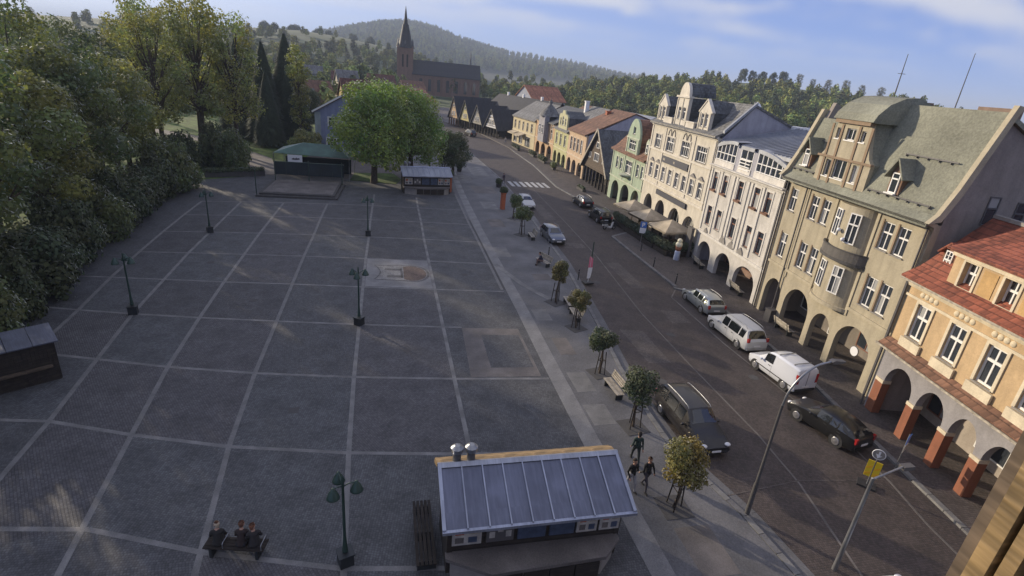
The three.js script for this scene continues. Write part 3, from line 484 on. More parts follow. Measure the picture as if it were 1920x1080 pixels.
  solo('roof_mast', 'thin mast at the right of the great green-grey roof ridge', 'antenna', new MB().cyl(0, 0, 0, 0.035, 0.018, 3.2, 6).geom(), M.dark_frame, 33.6, 17.0, -9.6);
}

// white house with brown windows and glazed gallery
{
  const [g, len] = bframe('white_house', 'white house with brown windows, ribbed front and glazed rooftop gallery', [34.4, -33], [33.1, -20.25]);
  const w0 = plaster(0.60, 0.58, 0.545), grey = plaster(0.42, 0.42, 0.47), rib = plaster(0.68, 0.66, 0.62);
  const arches = [[0.7, 3.5, 1.2, 2.5], [4.7, 7.6, 1.2, 2.55], [8.4, 11.9, 1.15, 2.6]];
  const wins = []; for (const u of [0.85, 2.9, 5.75, 8.55, 10.45]) { wins.push([u + 0.12, 4.2, 0.9, 1.95, { frame: M.brown_frame, nx: 1, tr: 0.7, archTop: false }]); wins.push([u - 0.12, 7.75, 0.9, 1.8, { frame: M.brown_frame, nx: 1, tr: 0.7 }]); }
  facade(g, len, [[0, 10.1], [len, 10.1]], arches, wins, w0, 0.4);
  for (const [u, v, w, h] of wins) { surround(g, u, v, w, h, rib, 0.16, 0.05); if (v > 7) { new MB().bx(u - 0.05, v - 0.12, 0.06, u + w + 0.05, v + 0.06, 0.22).mesh('flower_box', M.tile_brown, g); } }
  for (const u of [0.08, 2.2, 4.6, 5.2, 7.2, 7.8, 9.7, 12.1]) new MB().bx(u, 3.5, 0, u + 0.28, 9.8, 0.09).mesh('pilaster', rib, g);
  cornice(g, -0.05, len, 10.25, rib, 0.45); band(g, 0, len, 3.1, 3.35, 0.14, rib, 'string_course');
  for (const [u, s] of [[1.2, 0.4], [4.6, 0.6], [6.3, 0.55], [8.1, 0.5]]) new MB().ext([[0, 0], [s * 2, 0], [s * 1.7, s * 0.6], [s, s * 1.2], [s * 0.3, s * 0.6]], 0.02, 0.1).mesh('stucco_crest', M.stone_grey, g).position.set(u, 3.4, 0);
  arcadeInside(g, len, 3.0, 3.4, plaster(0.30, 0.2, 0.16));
  shell(g, len, 13, 10.1, grey, { t: 0.4, gable: [[0, 10.1], [-0.4, 12.3], [-9, 14.2], [-13, 13]] });
  // gallery
  const gal = [[0.15, 3.95, (t) => 12.0 + 0.6 * Math.sin(t * 1.9), 5], [4.7, 6.9, () => 12.4, 2], [7.6, 12.2, (t) => 12.45 - 0.75 * t * t, 6]];
  for (const [u0, u1, f, n] of gal) {
    const G = new THREE.Group(); G.name = 'glazed_bay'; g.add(G); const w = u1 - u0; const pts = []; for (let i = 0; i <= 10; i++) pts.push([u0 + w * i / 10, f(i / 10)]);
    new MB().ext([[u0, 10.25], [u1, 10.25], ...pts.slice().reverse()], -0.3, -0.12).mesh('bay_glass', M.pane, G);
    const b = new MB(); for (let i = 0; i <= n; i++) { const u = u0 + (w - 0.09) * i / n, t = i / n; b.bx(u, 10.25, -0.14, u + 0.09, f(t), -0.02); }
    for (const k of [0.28, 0.64]) b.bx(u0, 10.25 + 1.9 * k, -0.13, u1, 10.25 + 1.9 * k + 0.07, -0.03); b.mesh('glazing_bars', M.white_frame, G);
    const head = new MB(); for (let i = 0; i < 10; i++) { const [a, y0] = pts[i], [c, y1] = pts[i + 1]; head.quad([a, y0 - 0.1, 0.05], [c, y1 - 0.1, 0.05], [c, y1 + 0.22, 0.05], [a, y0 + 0.22, 0.05]); head.quad([a, y0 + 0.22, 0.05], [c, y1 + 0.22, 0.05], [c, y1 + 0.3, -1.4], [a, y0 + 0.3, -1.4]); head.quad([a, y0 - 0.1, -0.3], [a, y0 - 0.1, 0.05], [c, y1 - 0.1, 0.05], [c, y1 - 0.1, -0.3]); } head.mesh('curved_head', M.tin_grey, G);
    new MB().bx(u0 - 0.05, 10.25, -0.1, u1 + 0.05, 10.75, 0.02).mesh('bay_parapet', rib, G);
  }
  for (const [u0, u1] of [[3.95, 4.7], [6.9, 7.6]]) new MB().bx(u0, 10.25, -0.5, u1, 12.3, -0.05).mesh('gallery_pier', grey, g);
  for (let k = 0; k < 4; k++) new MB().bx(5.0, 10.55 + k * 0.28, 0.02, 6.7, 10.63 + k * 0.28, 0.1).mesh('gallery_slat', M.white_frame, g);
  roofProf(g, [[-0.2, 12.55], [-9, 14.5], [-13.2, 13.2]], 0, len + 0.1, M.tin_grey, 0.3);
  for (let k = 1; k < 22; k++) { const u = k * len / 22; new MB().extX([[-0.25, 12.57], [-9, 14.51], [-9, 14.58], [-0.25, 12.64]], u - 0.02, u + 0.02).mesh('roof_seam', M.tin_grey, g); }
  pipe(g, len - 0.15, 10, 0.14);
}

// cream hotel with three dormers
{
  const [g, len] = bframe('cream_hotel', 'cream four-storey house with dark sign boards, domed centre dormer and two gabled dormers', [35.66, -50], [34.48, -33.2]);
  const w0 = plaster(0.64, 0.60, 0.51), rib = plaster(0.70, 0.66, 0.58), grey = plaster(0.44, 0.44, 0.50);
  const arches = [[1.3, 4.0, 2.4, 3.95], [5.1, 7.9, 2.4, 3.95], [9.2, 12.1, 2.4, 3.95], [13.0, 15.9, 2.4, 3.95]];
  const wins = []; for (let i = 0; i < 8; i++) wins.push([1.25 + i * 1.93, 6.15, 1.0, 1.7, {}]);
  for (const [u, w] of [[1.5, 1.75], [5.0, 2.1], [9.1, 2.1], [12.9, 2.3]]) wins.push([u, 9.85, w, 1.65, { nx: 4 }]);
  facade(g, len, [[0, 12.7], [len, 12.7]], arches, wins, w0, 0.4);
  for (const [u, v, w, h] of wins) surround(g, u, v, w, h, rib, 0.15, 0.06);
  for (const u of [1.2, 3.1, 12.8, 14.7]) { new MB().ext([[0, 0], [1.3, 0], [0.65, 0.42]], 0.01, 0.18).mesh('window_pediment', M.stone_grey, g).position.set(u - 0.1, 8.12, 0); }
  for (const u of [5.0, 9.1]) for (const k of [0, 1]) { const b = new MB(); for (let q = 0; q < 8; q++) { const a = Math.PI * q / 8, c = Math.PI * (q + 1) / 8; b.bar([0.5 - Math.cos(a) * 0.42, Math.sin(a) * 0.75, 0.04], [0.5 - Math.cos(c) * 0.42, Math.sin(c) * 0.75, 0.04], 0.07, 0.09); } b.mesh('arch_moulding', M.stone_grey, g).position.set(u + k * 1.05, 11.62, 0); }
  band(g, 0, len, 9.5, 9.72, 0.14, rib, 'string_course'); band(g, 0, len, 5.25, 5.5, 0.16, rib, 'string_course'); band(g, 0, len, 5.95, 6.07, 0.1, rib, 'string_course');
  for (const u of [0.05, 4.15, 11.95, 16.4]) new MB().bx(u, 5.5, 0, u + 0.3, 12.4, 0.08).mesh('pilaster', rib, g);
  const sb = new MB().bx(4.85, 8.45, 0.03, 11.9, 9.2, 0.18).mesh('sign_board', std('sign_slate', C(0.022, 0.025, 0.042), { rough: 0.6 }), g);
  { const n = new MB(); for (const [x, w] of [[5.2, 0.5], [8.15, 0.35]]) n.bx(x, 8.7, 0.181, x + w, 8.95, 0.19); n.mesh('sign_mark', M.bench_white, sb); }
  new MB().bx(4.9, 4.45, 0.03, 13.2, 5.05, 0.2).mesh('sign_board', M.sign_slate, g);
  cornice(g, -0.1, len + 0.1, 12.85, rib, 0.5);
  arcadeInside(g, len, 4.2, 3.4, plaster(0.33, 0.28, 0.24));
  shell(g, len, 11, 12.7, grey, { gable: [[0, 12.7], [-3.2, 15.9], [-10, 13.4], [-11, 12.6]], t: 0.4 });
  roofProf(g, [[0.5, 12.9], [-0.5, 13.35], [-3.2, 16.15], [-10.2, 13.5]], -0.05, len + 0.12, M.slate_mid, 0.22);
  new MB().extX([[-0.3, 13.2], [-3.2, 16.15], [-3.2, 16.45], [-0.3, 13.5]], len - 0.02, len + 0.3).mesh('fire_wall_coping', M.tin_grey, g);
  // parapet
  for (const [u0, u1] of [[3.2, 5.6], [9.3, 11.3]]) { new MB().bx(u0, 12.85, 0.0, u1, 13.6, 0.2).mesh('parapet', rib, g); new MB().bx(u0 - 0.1, 13.6, -0.05, u1 + 0.1, 13.72, 0.26).mesh('parapet_cap', rib, g); }
  for (const [u, w, top, dome] of [[0.55, 2.5, 15.0, 0], [5.85, 3.1, 16.1, 1], [11.6, 2.6, 15.0, 0]]) {
    const D = new THREE.Group(); D.name = dome ? 'domed_dormer' : 'gabled_dormer'; D.position.set(u, 0, dome ? 0.02 : -0.1); g.add(D);
    const dw = dome ? [[0.6, 13.75, 0.75, 1.3], [1.75, 13.75, 0.75, 1.3]] : [[0.45, 13.45, 0.65, 1.3], [1.35, 13.45, 0.65, 1.3]];
    const out = dome ? [[0, 12.9], [w, 12.9], [w, top], [0, top]] : [[0, 12.9], [w, 12.9], [w, top], [w / 2, top + 1.15], [0, top]];
    new MB().ext(out, -0.3, 0, dw.map((a) => rectH(...a))).mesh('dormer_wall', rib, D);
    for (const a of dw) addWindow(D, ...a, { z: -0.2, nx: 1, tr: 0.65, fw: 0.07 });
    for (const x of [0.05, w / 2 - 0.1, w - 0.25]) new MB().bx(x, 13.0, 0, x + 0.2, top - 0.1, 0.07).mesh('dormer_pilaster', w0, D);
    if (dome) {
      new MB().bx(-0.12, top, -0.35, w + 0.12, top + 0.2, 0.2).mesh('dormer_cornice', rib, D);
      const p = []; for (let i = 0; i <= 14; i++) { const a = Math.PI * i / 14; p.push([w / 2 - Math.cos(a) * (w / 2 - 0.35), top + 0.2 + Math.sin(a) * 1.45]); }
      new MB().ext(p, -0.3, 0.04).mesh('dome_gable', rib, D); new MB().ext(p.map(([a, b]) => [w / 2 + (a - w / 2) * 0.96, b - 0.03]), -3.2, -0.3).mesh('dome_roof', M.slate, D);
      new MB().bx(0.05, 13.3, -2.8, w - 0.05, top, -0.3).mesh('dormer_body', M.slate, D);
    } else {
      new MB().ext([[0.06, 13.0], [w - 0.06, 13.0], [w - 0.06, top - 0.05], [w / 2, top + 1.05], [0.06, top - 0.05]], -2.9, -0.3).mesh('dormer_body', M.slate, D);
      for (const s of [-1, 1]) new MB().bar([w / 2, top + 1.24, -0.1], [w / 2 + s * (w / 2 + 0.2), top - 0.1, -0.1], 0.36, 0.13).mesh('gable_moulding', rib, D);
    }
  }
  // plant on the rear slope
  const dish = thing('satellite_dish', 'white satellite dishes cluster on the cream house roof ridge', 'satellite dish', 38.9, 14.7, -35.0, 0.4);
  new MB().cyl(0, 0, 0, 0.06, 0.05, 1.7, 8).mesh('mast', M.galv, dish);
  { const q = new MB().geo(new THREE.SphereGeometry(0.75, 14, 6, 0, Math.PI * 2, 0, 0.8)).mesh('dish', M.white_plastic, dish); q.rotation.x = 1.2; q.position.set(0, 1.0, 0); const r = new MB().geo(new THREE.SphereGeometry(0.5, 12, 6, 0, Math.PI * 2, 0, 0.8)).mesh('dish', M.white_plastic, dish); r.rotation.z = 1.2; r.position.set(0.4, 0.35, 0.1); }
  const acs = ['leftmost of the three white rooftop air units', 'middle of the three white rooftop air units', 'rightmost of the three white rooftop air units'];
  for (let k = 0; k < 3; k++) { const a = thing('air_unit', acs[k], 'air unit', 42.5 + k * 0.15, 12.9, -32.4 + k * 1.5, 0, 'rooftop air units'); new MB().bx(-0.5, 0, -0.6, 0.5, 1.55, 0.6).mesh('casing', M.white_plastic, a); const f = new MB().geo(new THREE.TorusGeometry(0.38, 0.05, 6, 16)).mesh('fan_ring', M.dark_frame, a); f.rotation.y = Math.PI / 2; f.position.set(-0.52, 0.8, 0); }
}

// green house with bell gable
{
  const [g, len] = bframe('green_house', 'pale green house with rounded bell gable and red-brown roof', [36.6, -63.5], [35.72, -50.15]);
  const w0 = plaster(0.38, 0.47, 0.35), rib = plaster(0.52, 0.57, 0.45);
  const arches = [[1.4, 4.6, 1.7, 3.1], [5.6, 9.0, 1.8, 3.25], [9.9, 12.9, 1.8, 3.3]];
  const wins = [[1.9, 5.0, 0.95, 1.65, {}], [3.6, 5.0, 0.95, 1.65, {}], [6.0, 4.85, 2.5, 1.85, { nx: 3 }], [10.3, 5.1, 0.95, 1.65, {}], [12.05, 5.1, 0.8, 1.65, {}]];
  facade(g, len, [[0, 7.5], [len, 7.5]], arches, wins, w0, 0.4); for (const [u, v, w, h] of wins) surround(g, u, v, w, h, rib, 0.16, 0.06);
  for (const u of [0.1, 5.15, 9.35, 13.0]) new MB().bx(u, 3.6, 0, u + 0.25, 7.3, 0.08).mesh('pilaster', rib, g);
  band(g, 0, len, 3.5, 3.7, 0.14, rib, 'string_course'); cornice(g, -0.1, len, 7.65, rib, 0.42);
  new MB().lathe([[0, 0], [0.9, 0.25], [1.2, 0.5], [1.2, 0.65], [0, 0.65]], 7.25, 4.15, 0.05, 16).mesh('balcony_corbel', rib, g);
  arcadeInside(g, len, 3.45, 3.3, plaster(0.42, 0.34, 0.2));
  shell(g, len, 11, 7.5, plaster(0.36, 0.36, 0.34), { gable: [[0, 7.5], [-4.2, 11.9], [-11, 7.5]], t: 0.4 });
  roofProf(g, [[0.45, 7.65], [-0.3, 8.05], [-4.2, 12.1], [-11.2, 7.6]], -0.2, len + 0.05, M.tile_brown, 0.22);
  const bell = [[5.0, 7.6], [9.7, 7.6], [9.7, 9.9]]; for (let i = 0; i <= 12; i++) { const t = i / 12; bell.push([7.35 + 2.35 * Math.cos(t * Math.PI) * (1 - 0.12 * Math.sin(t * Math.PI)), 10.0 + 2.6 * Math.sin(t * Math.PI)]); } bell.push([5.0, 9.9]);
  new MB().ext(bell, -0.3, 0.02, [rectH(6.1, 8.3, 2.5, 1.4), rectH(6.85, 10.5, 0.9, 1.0)]).mesh('gable_wall', w0, g); addWindow(g, 6.1, 8.3, 2.5, 1.4, { nx: 3, z: -0.15 }); addWindow(g, 6.85, 10.5, 0.9, 1.0, { nx: 1, tr: 0, z: -0.15 });
  new MB().ext(bell.map(([u, v]) => [7.35 + (u - 7.35) * 0.96, v - 0.04]), -4, -0.3).mesh('gable_roof', M.tile_brown, g);
  for (const u of [5.15, 9.3]) new MB().bx(u, 7.7, 0.02, u + 0.25, 9.9, 0.1).mesh('gable_pilaster', rib, g); band(g, 4.9, 9.8, 9.85, 10.02, 0.14, rib, 'gable_band');
  const S = new THREE.Group(); S.name = 'small_dormer'; S.position.set(11.3, 8.3, -0.4); g.add(S); new MB().ext([[0, 0], [1.1, 0], [1.1, 1.6], [0.55, 2.1], [0, 1.6]], -2, 0).mesh('dormer_body', rib, S); addWindow(S, 0.25, 0.2, 0.6, 1.2, { z: 0.003, nx: 1, tr: 0.6 });
}

// timber gable house on posts
{
  const [g, len] = bframe('timber_gable_house', 'grey-brown timber gable house standing on porch posts', [37.0, -77], [36.62, -63.75]);
  const wins = [[5.1, 4.3, 2.2, 1.3, { nx: 3, tr: 0 }], [5.6, 6.5, 1.4, 0.9, { nx: 2, tr: 0 }], [2.5, 4.5, 0.8, 0.9, { nx: 1, tr: 0 }], [9.3, 4.4, 0.8, 0.9, { nx: 1, tr: 0 }]];
  new MB().ext([[-0.2, 2.75], [len - 0.6, 2.75], [6.3, 9.35]], -0.3, 0, wins.map(([u, v, w, h]) => rectH(u, v, w, h))).mesh('gable_wall', M.timber, g);
  for (const [u, v, w, h, o] of wins) { addWindow(g, u, v, w, h, { ...o, z: -0.1 }); surround(g, u, v, w, h, M.white_frame, 0.1, 0.05); }
  for (let k = 0; k < 8; k++) { const u = 0.3 + k * 1.68; new MB().bx(u, 0, -0.25, u + 0.28, 2.75, 0.02).mesh('porch_post', M.timber_dark, g); }
  new MB().bx(0.3, 0, -3.2, len - 0.8, 2.75, -2.9).mesh('porch_wall', M.timber_dark, g); new MB().bx(0.0, 2.6, -3.1, len - 0.6, 2.75, -0.3).mesh('porch_ceiling', M.timber_dark, g);
  const sl = (s) => { const b = new MB(); const apex = [6.3, 9.6], foot = s < 0 ? [-0.6, 2.5] : [len - 0.2, 2.5]; b.ext(s < 0 ? [foot, [foot[0] + 0.25, foot[1] - 0.1], [apex[0], apex[1] - 0.3], apex] : [apex, [apex[0], apex[1] - 0.3], [foot[0] - 0.25, foot[1] - 0.1], foot], -15, 0.45); return b; };
  sl(-1).mesh('roof_slope', M.slate, g); sl(1).mesh('roof_slope', M.slate, g);
  for (const s of [-1, 1]) { const foot = s < 0 ? [-0.6, 2.5] : [len - 0.2, 2.5]; new MB().bar([6.3, 9.62, 0.5], [foot[0], foot[1] + 0.05, 0.5], 0.1, 0.36).mesh('barge_board', M.bench_white, g); }
  new MB().bx(0, 0, -14.6, 0.3, 3.2, -3.2).bx(len - 0.9, 0, -14.6, len - 0.6, 3.2, -3.2).mesh('side_wall', M.timber_dark, g);
}

// small-front houses of the far row: simple recipe, own proportions
function rowHouse(name, label, L, R, o) {
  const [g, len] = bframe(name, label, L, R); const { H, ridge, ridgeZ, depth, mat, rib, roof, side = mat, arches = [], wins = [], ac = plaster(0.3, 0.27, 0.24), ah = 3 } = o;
  facade(g, len, [[0, H], [len, H]], arches, wins, mat, 0.35); for (const [u, v, w, h] of wins) surround(g, u, v, w, h, rib, 0.14, 0.06);
  cornice(g, -0.05, len + 0.05, H + 0.15, rib, 0.4); band(g, 0, len, ah + 0.3, ah + 0.5, 0.12, rib, 'string_course');
  if (arches.length) arcadeInside(g, len, ah + 0.2, 3.2, ac);
  shell(g, len, depth, H, side, { gable: [[0, H], [ridgeZ, ridge - 0.25], [-depth, o.rear ?? H]], t: 0.35 });
  roofProf(g, [[0.45, H + 0.15], [ridgeZ, ridge], [-depth - 0.2, (o.rear ?? H) + 0.2]], -0.08, len + 0.08, roof, 0.22); return [g, len];
}
const even = (n, u0, step, v, w, h, o = {}) => Array.from({ length: n }, (_, i) => [u0 + i * step, v, w, h, o]);
{
  rowHouse('cream_row_house', 'pinkish cream arcaded house with long brown tiled roof beside timber gable', [37.32, -88.2], [37.05, -77.3], { H: 7.7, ridge: 12.2, ridgeZ: -8.7, depth: 15, rear: 10.2, mat: plaster(0.60, 0.45, 0.31), rib: plaster(0.66, 0.56, 0.44), roof: M.tile_brown, side: plaster(0.44, 0.44, 0.52), arches: [[0.7, 3.2, 1.4, 2.6], [4.0, 6.6, 1.4, 2.6], [7.4, 10.1, 1.4, 2.6]], wins: even(4, 1.6, 2.1, 4.2, 1.2, 2.4, { nx: 2 }), ah: 2.9 });
  const [g] = rowHouse('lime_row_house', 'yellow-green arcaded house with ornate attic gable', [37.5, -98.3], [37.33, -88.3], { H: 6.9, ridge: 12, ridgeZ: -8, depth: 14, rear: 10, mat: plaster(0.50, 0.50, 0.27), rib: plaster(0.62, 0.60, 0.42), roof: M.slate_mid, arches: [[0.6, 2.9, 1.3, 2.5], [3.7, 6.2, 1.3, 2.5], [7.0, 9.4, 1.3, 2.5]], wins: even(3, 1.3, 3.0, 4.0, 1.1, 2.2, { nx: 2 }), ah: 2.8 });
  const gw = [[3.1, 8.0, 0.8, 1.4], [4.6, 8.0, 1.2, 1.7], [6.5, 8.0, 0.8, 1.4]];
  new MB().ext([[2.2, 7], [8.2, 7], [8.2, 9.7], [7.6, 10.2], [6.4, 10.2], [5.9, 10.9], [4.5, 10.9], [4.0, 10.2], [2.8, 10.2], [2.2, 9.7]], -0.3, 0.05, gw.map((a) => rectH(...a))).mesh('attic_gable', plaster(0.54, 0.53, 0.34), g);
  for (const a of gw) addWindow(g, ...a, { nx: 2, tr: 0.6, z: -0.15 }); new MB().ext([[2.3, 7], [8.1, 7], [8.1, 9.6], [5.2, 10.8], [2.3, 9.6]], -4, -0.3).mesh('attic_roof', M.slate, g);
  const [h] = rowHouse('peach_row_house', 'peach house with grey oriel tower and small onion top', [37.0, -112.2], [37.5, -98.4], { H: 7.5, ridge: 11, ridgeZ: -7, depth: 13, rear: 9, mat: plaster(0.58, 0.40, 0.24), rib: plaster(0.64, 0.53, 0.4), roof: M.slate, arches: [[1, 4, 1.4, 2.7], [5.2, 8.4, 1.4, 2.7], [9.6, 12.8, 1.4, 2.7]], wins: [[1.6, 4.2, 1.2, 2], [11.2, 4.2, 1.2, 2], [11.3, 6.4, 1.0, 0.8]], ah: 3 });
  new MB().bx(5.2, 3.2, 0, 9.4, 8.8, 1.1).mesh('oriel', plaster(0.36, 0.36, 0.40), h); new MB().lathe([[0, 4], [0.1, 3.4], [0.5, 3.0], [0.25, 2.5], [1.3, 1.6], [2.2, 0.5], [2.6, 0]], 7.3, 8.8, -0.6, 10).mesh('onion_roof', M.slate_mid, h);
  for (const u of [5.7, 7.7]) addWindow(h, u, 5.2, 1.1, 1.8, { z: 1.11, nx: 2 });
  rowHouse('pale_row_house', 'pale yellow house with shop awnings and broad grey roof', [34.9, -128], [36.95, -112.4], { H: 6.7, ridge: 10.8, ridgeZ: -6, depth: 13, rear: 8, mat: plaster(0.64, 0.56, 0.36), rib: plaster(0.70, 0.63, 0.48), roof: M.slate_mid, wins: [...even(5, 1.2, 2.9, 3.9, 0.95, 2.0, { nx: 1 }), [1.2, 0.4, 2.4, 2.2, { nx: 2 }], [5.2, 0.4, 2.4, 2.2, { nx: 2 }], [9.6, 0.3, 3.2, 2.3, { nx: 3, frame: M.green_iron }]], ah: 2.9 });
  for (const [x, z, l] of [[35.2, -125.5, 'grey shop awning on the pale yellow house, left bay'], [35.8, -120.6, 'grey shop awning on the pale yellow house, right bay']]) { const a = thing('shop_awning', l, 'awning', x, 2.6, z, 0.13, 'awnings on the pale house'); new MB().extX([[0, 0.5], [0, 0.6], [-1.6, 0.1], [-1.6, 0]], 0, 0.01).geom(); new MB().ext([[0, 0.55], [-1.6, 0.05], [-1.6, -0.2], [-1.55, -0.2], [-1.5, 0], [0, 0.45]], -2, 2).mesh('canopy', M.canvas_tan, a); for (const q of [-1.8, 1.8]) new MB().bar([0, 0, q], [-1.5, 0.02, q], 0.05).mesh('arm', M.galv, a); }
  // chimneys and a lower grey roof peeping over the row, seen above the eaves
  for (const [x, y, z, hh, l] of [[44, 10.2, -86, 1.5, 'orange brick chimney on the brown tiled roof'], [43.5, 10.6, -97, 2.2, 'tall white chimney flue on the grey roof']]) solo('chimney_stack', l, 'chimney', new MB().bx(-0.4, 0, -0.4, 0.4, hh, 0.4).bx(-0.5, hh, -0.5, 0.5, hh + 0.15, 0.5).geom(), hh > 2 ? M.white_plastic : M.terracotta, x, y, z);
}
// ------------------------------------------------------------ the four dark timber houses where the street bends
{
  const L = [21.6, -164], R = [35, -122], len = Math.hypot(R[0] - L[0], R[1] - L[1]), dx = (R[0] - L[0]) / len, dz = (R[1] - L[1]) / len, turn = Math.atan2(-dz, dx);
  const spec = [[3.9, 8.6, plaster(0.62, 0.44, 0.26), 'salmon plastered gable, first of the four dark timber houses from the bend'], [12.2, 8.2, plaster(0.66, 0.58, 0.28), 'yellow gable, second of the four dark timber houses from the bend'], [20.4, 7.5, plaster(0.42, 0.40, 0.34), 'grey gable, third of the four dark timber houses from the bend'], [29.3, 7.2, M.bench_white, 'white-banded gable, nearest of the four dark timber houses']];
  spec.forEach(([u, apex, mat, label], i) => {
    const g = thing('timber_street_house', label, 'building', L[0] + dx * (u - 3.7), 0, L[1] + dz * (u - 3.7), turn, 'timber houses at the bend'); const w = 7.4;
    new MB().ext([[0.2, 2.4], [w - 0.2, 2.4], [w / 2, apex]], -0.3, 0).mesh('gable_wall', mat, g);
    new MB().bx(0, 0, -3, w, 2.4, -2.6).mesh('porch_wall', M.timber_dark, g); for (let k = 0; k < 5; k++) new MB().bx(0.1 + k * 1.74, 0, -0.3, 0.34 + k * 1.74, 2.4, 0).mesh('porch_post', i === 0 ? M.tile_brown : M.timber_dark, g);
    new MB().bx(0, 2.25, -3, w, 2.4, -0.3).mesh('porch_ceiling', M.timber_dark, g); new MB().bx(0.2, 0, -13, 0.5, 2.6, -3).bx(w - 0.5, 0, -13, w - 0.2, 2.6, -3).mesh('side_wall', M.timber_dark, g);
    for (const s of [-1, 1]) { const f = s < 0 ? -0.5 : w + 0.5; new MB().ext(s < 0 ? [[f, 2.0], [f + 0.3, 2.0], [w / 2, apex - 0.05], [w / 2, apex + 0.3]] : [[w / 2, apex + 0.3], [w / 2, apex - 0.05], [f - 0.3, 2.0], [f, 2.0]], -13, 0.35).mesh('roof_slope', std('black_shingle', C(0.030, 0.032, 0.042), { map: 'rtile', size: 4, rough: 0.75 }), g); }
    addWindow(g, w / 2 - 1.1, 3.2, 0.8, 1.2, { z: 0.004, nx: 2 }); addWindow(g, w / 2 + 0.3, 3.2, 0.8, 1.2, { z: 0.004, nx: 2 }); if (i < 3) addWindow(g, w / 2 - 0.35, 5.6, 0.7, 0.9, { z: 0.004, nx: 1, tr: 0 });
    if (i === 3) for (const v of [2.5, 3.0, 4.6, 5.4]) new MB().bx(w / 2 - (apex - v) * 0.62, v, 0.01, w / 2 + (apex - v) * 0.62, v + 0.3, 0.08).mesh('white_band', M.white_plastic, g);
  });
  const bigRoof = (name, label, x, z, turn2, w, d, H, ridge, wall, roof) => { const g = thing(name, label, 'building', x, 0, z, turn2); new MB().bx(0, 0, -d, w, H, 0).mesh('wall', wall, g); new MB().extX([[0.5, H - 0.2], [0.5, H], [-d / 2, ridge], [-d - 0.5, H], [-d - 0.5, H - 0.2], [-d / 2, ridge - 0.3]], -0.4, w + 0.4).mesh('roof', roof, g); new MB().extX([[0, H], [-d / 2, ridge - 0.3], [-d, H]], 0, 0.3).mesh('gable', wall, g); new MB().extX([[0, H], [-d / 2, ridge - 0.3], [-d, H]], w - 0.3, w).mesh('gable', wall, g); return g; };
  const bd = bigRoof('dark_roofed_house', 'long dark-roofed building behind the four timber gables', 31.5, -158, turn, 34, 12, 5.5, 10.8, M.timber_dark, M.black_shingle);
  for (const u of [5, 14, 24]) new MB().bx(u, 10.2, -6.3, u + 0.6, 11.6, -5.7).mesh('chimney', M.white_plastic, bd);
  const rd = bigRoof('red_roofed_house', 'grey house with salmon-red roof left of the timber gables', 13.5, -176, 1.12, 13, 10, 5.2, 9.2, plaster(0.40, 0.40, 0.46), M.tile_orange);
  for (let k = 0; k < 3; k++) addWindow(rd, 2 + k * 3.6, 2.2, 1.2, 1.6, { z: 0.01 });
  const gr = bigRoof('grey_gable_house', 'grey gabled house with orange roof behind the dark roofs', 55, -186, 0.25, 14, 15, 8.5, 13.5, plaster(0.42, 0.45, 0.52), M.tile_orange); for (let k = 0; k < 3; k++) addWindow(gr, 2 + k * 4, 5.2, 1.3, 1.6, { z: 0.01 });
  // flat-roofed buildings behind the row
  for (const [x, z, w, d, H, r, l, m, rf] of [[68, -56, 16, 14, 6, 9, 'low grey-roofed building behind the green house', plaster(0.40, 0.38, 0.36), M.tin_grey], [70, -104, 14, 14, 7, 10.5, 'grey-roofed house behind the peach house', plaster(0.5, 0.45, 0.4), M.tin_grey], [70, -132, 16, 14, 6, 10, 'brown-roofed house behind the pale yellow house', plaster(0.45, 0.4, 0.35), M.tile_brown], [76, -78, 14, 14, 5, 8.5, 'maroon-roofed house far behind the timber gable', plaster(0.4, 0.36, 0.33), M.tile_maroon], [53, -2, 16, 11, 9.5, 12.5, 'dark house with tin roof behind the yellow house', plaster(0.24, 0.2, 0.18), M.slate_mid], [53, 14, 14, 11, 10, 13.5, 'dark brown house at the back right corner', plaster(0.16, 0.13, 0.11), M.tile_maroon]]) bigRoof('back_house', l, x, z, 1.65, w, d, H, r, m, rf);

  // blue house behind the linden
  {
    const g = thing('blue_house', 'blue gabled house with red-brown roof behind the stage', 'building', -10.9, 0, -92, -0.12); const w0 = plaster(0.24, 0.28, 0.42), w = 12;
    const wins = [[2.4, 4.8, 1.15, 1.6, { nx: 2 }], [2.0, 1.2, 1.7, 1.5, { nx: 3, tr: 0.6 }], [6, 4.8, 1.15, 1.6, { nx: 2 }], [9, 4.8, 1.15, 1.6, { nx: 2 }], [6.2, 1.2, 1.5, 1.5, { nx: 2 }]];
    new MB().ext([[0, 0], [w, 0], [w, 7.4], [w / 2, 10.7], [0, 7.4]], -0.4, 0, wins.map(([u, v, a, b]) => rectH(u, v, a, b))).mesh('gable_wall', w0, g); for (const [u, v, a, b, o] of wins) { addWindow(g, u, v, a, b, o); surround(g, u, v, a, b, M.white_frame, 0.16, 0.05); }
    new MB().bx(-0.05, 0, -0.45, 1.0, 7.2, 0.06).mesh('corner_quoin', plaster(0.34, 0.40, 0.42), g); new MB().bx(0, 0, -16, 0.4, 7.4, -0.4).bx(w - 0.4, 0, -16, w, 7.4, -0.4).bx(0.4, 0, -16, w - 0.4, 7.4, -15.6).mesh('side_wall', w0, g);
    new MB().ext([[-0.4, 7.2], [0, 7.2], [w / 2, 10.7], [w / 2, 11.0]], -16.3, 0.35).mesh('roof_slope', M.tile_maroon, g); new MB().ext([[w / 2, 11.0], [w / 2, 10.7], [w, 7.2], [w + 0.4, 7.2]], -16.3, 0.35).mesh('roof_slope', M.tile_maroon, g);
    for (const s of [0, 1]) new MB().bar([w / 2, 11.02, 0.4], [s ? w + 0.42 : -0.42, 7.24, 0.4], 0.1, 0.3).mesh('barge_board', M.white_frame, g);
  }
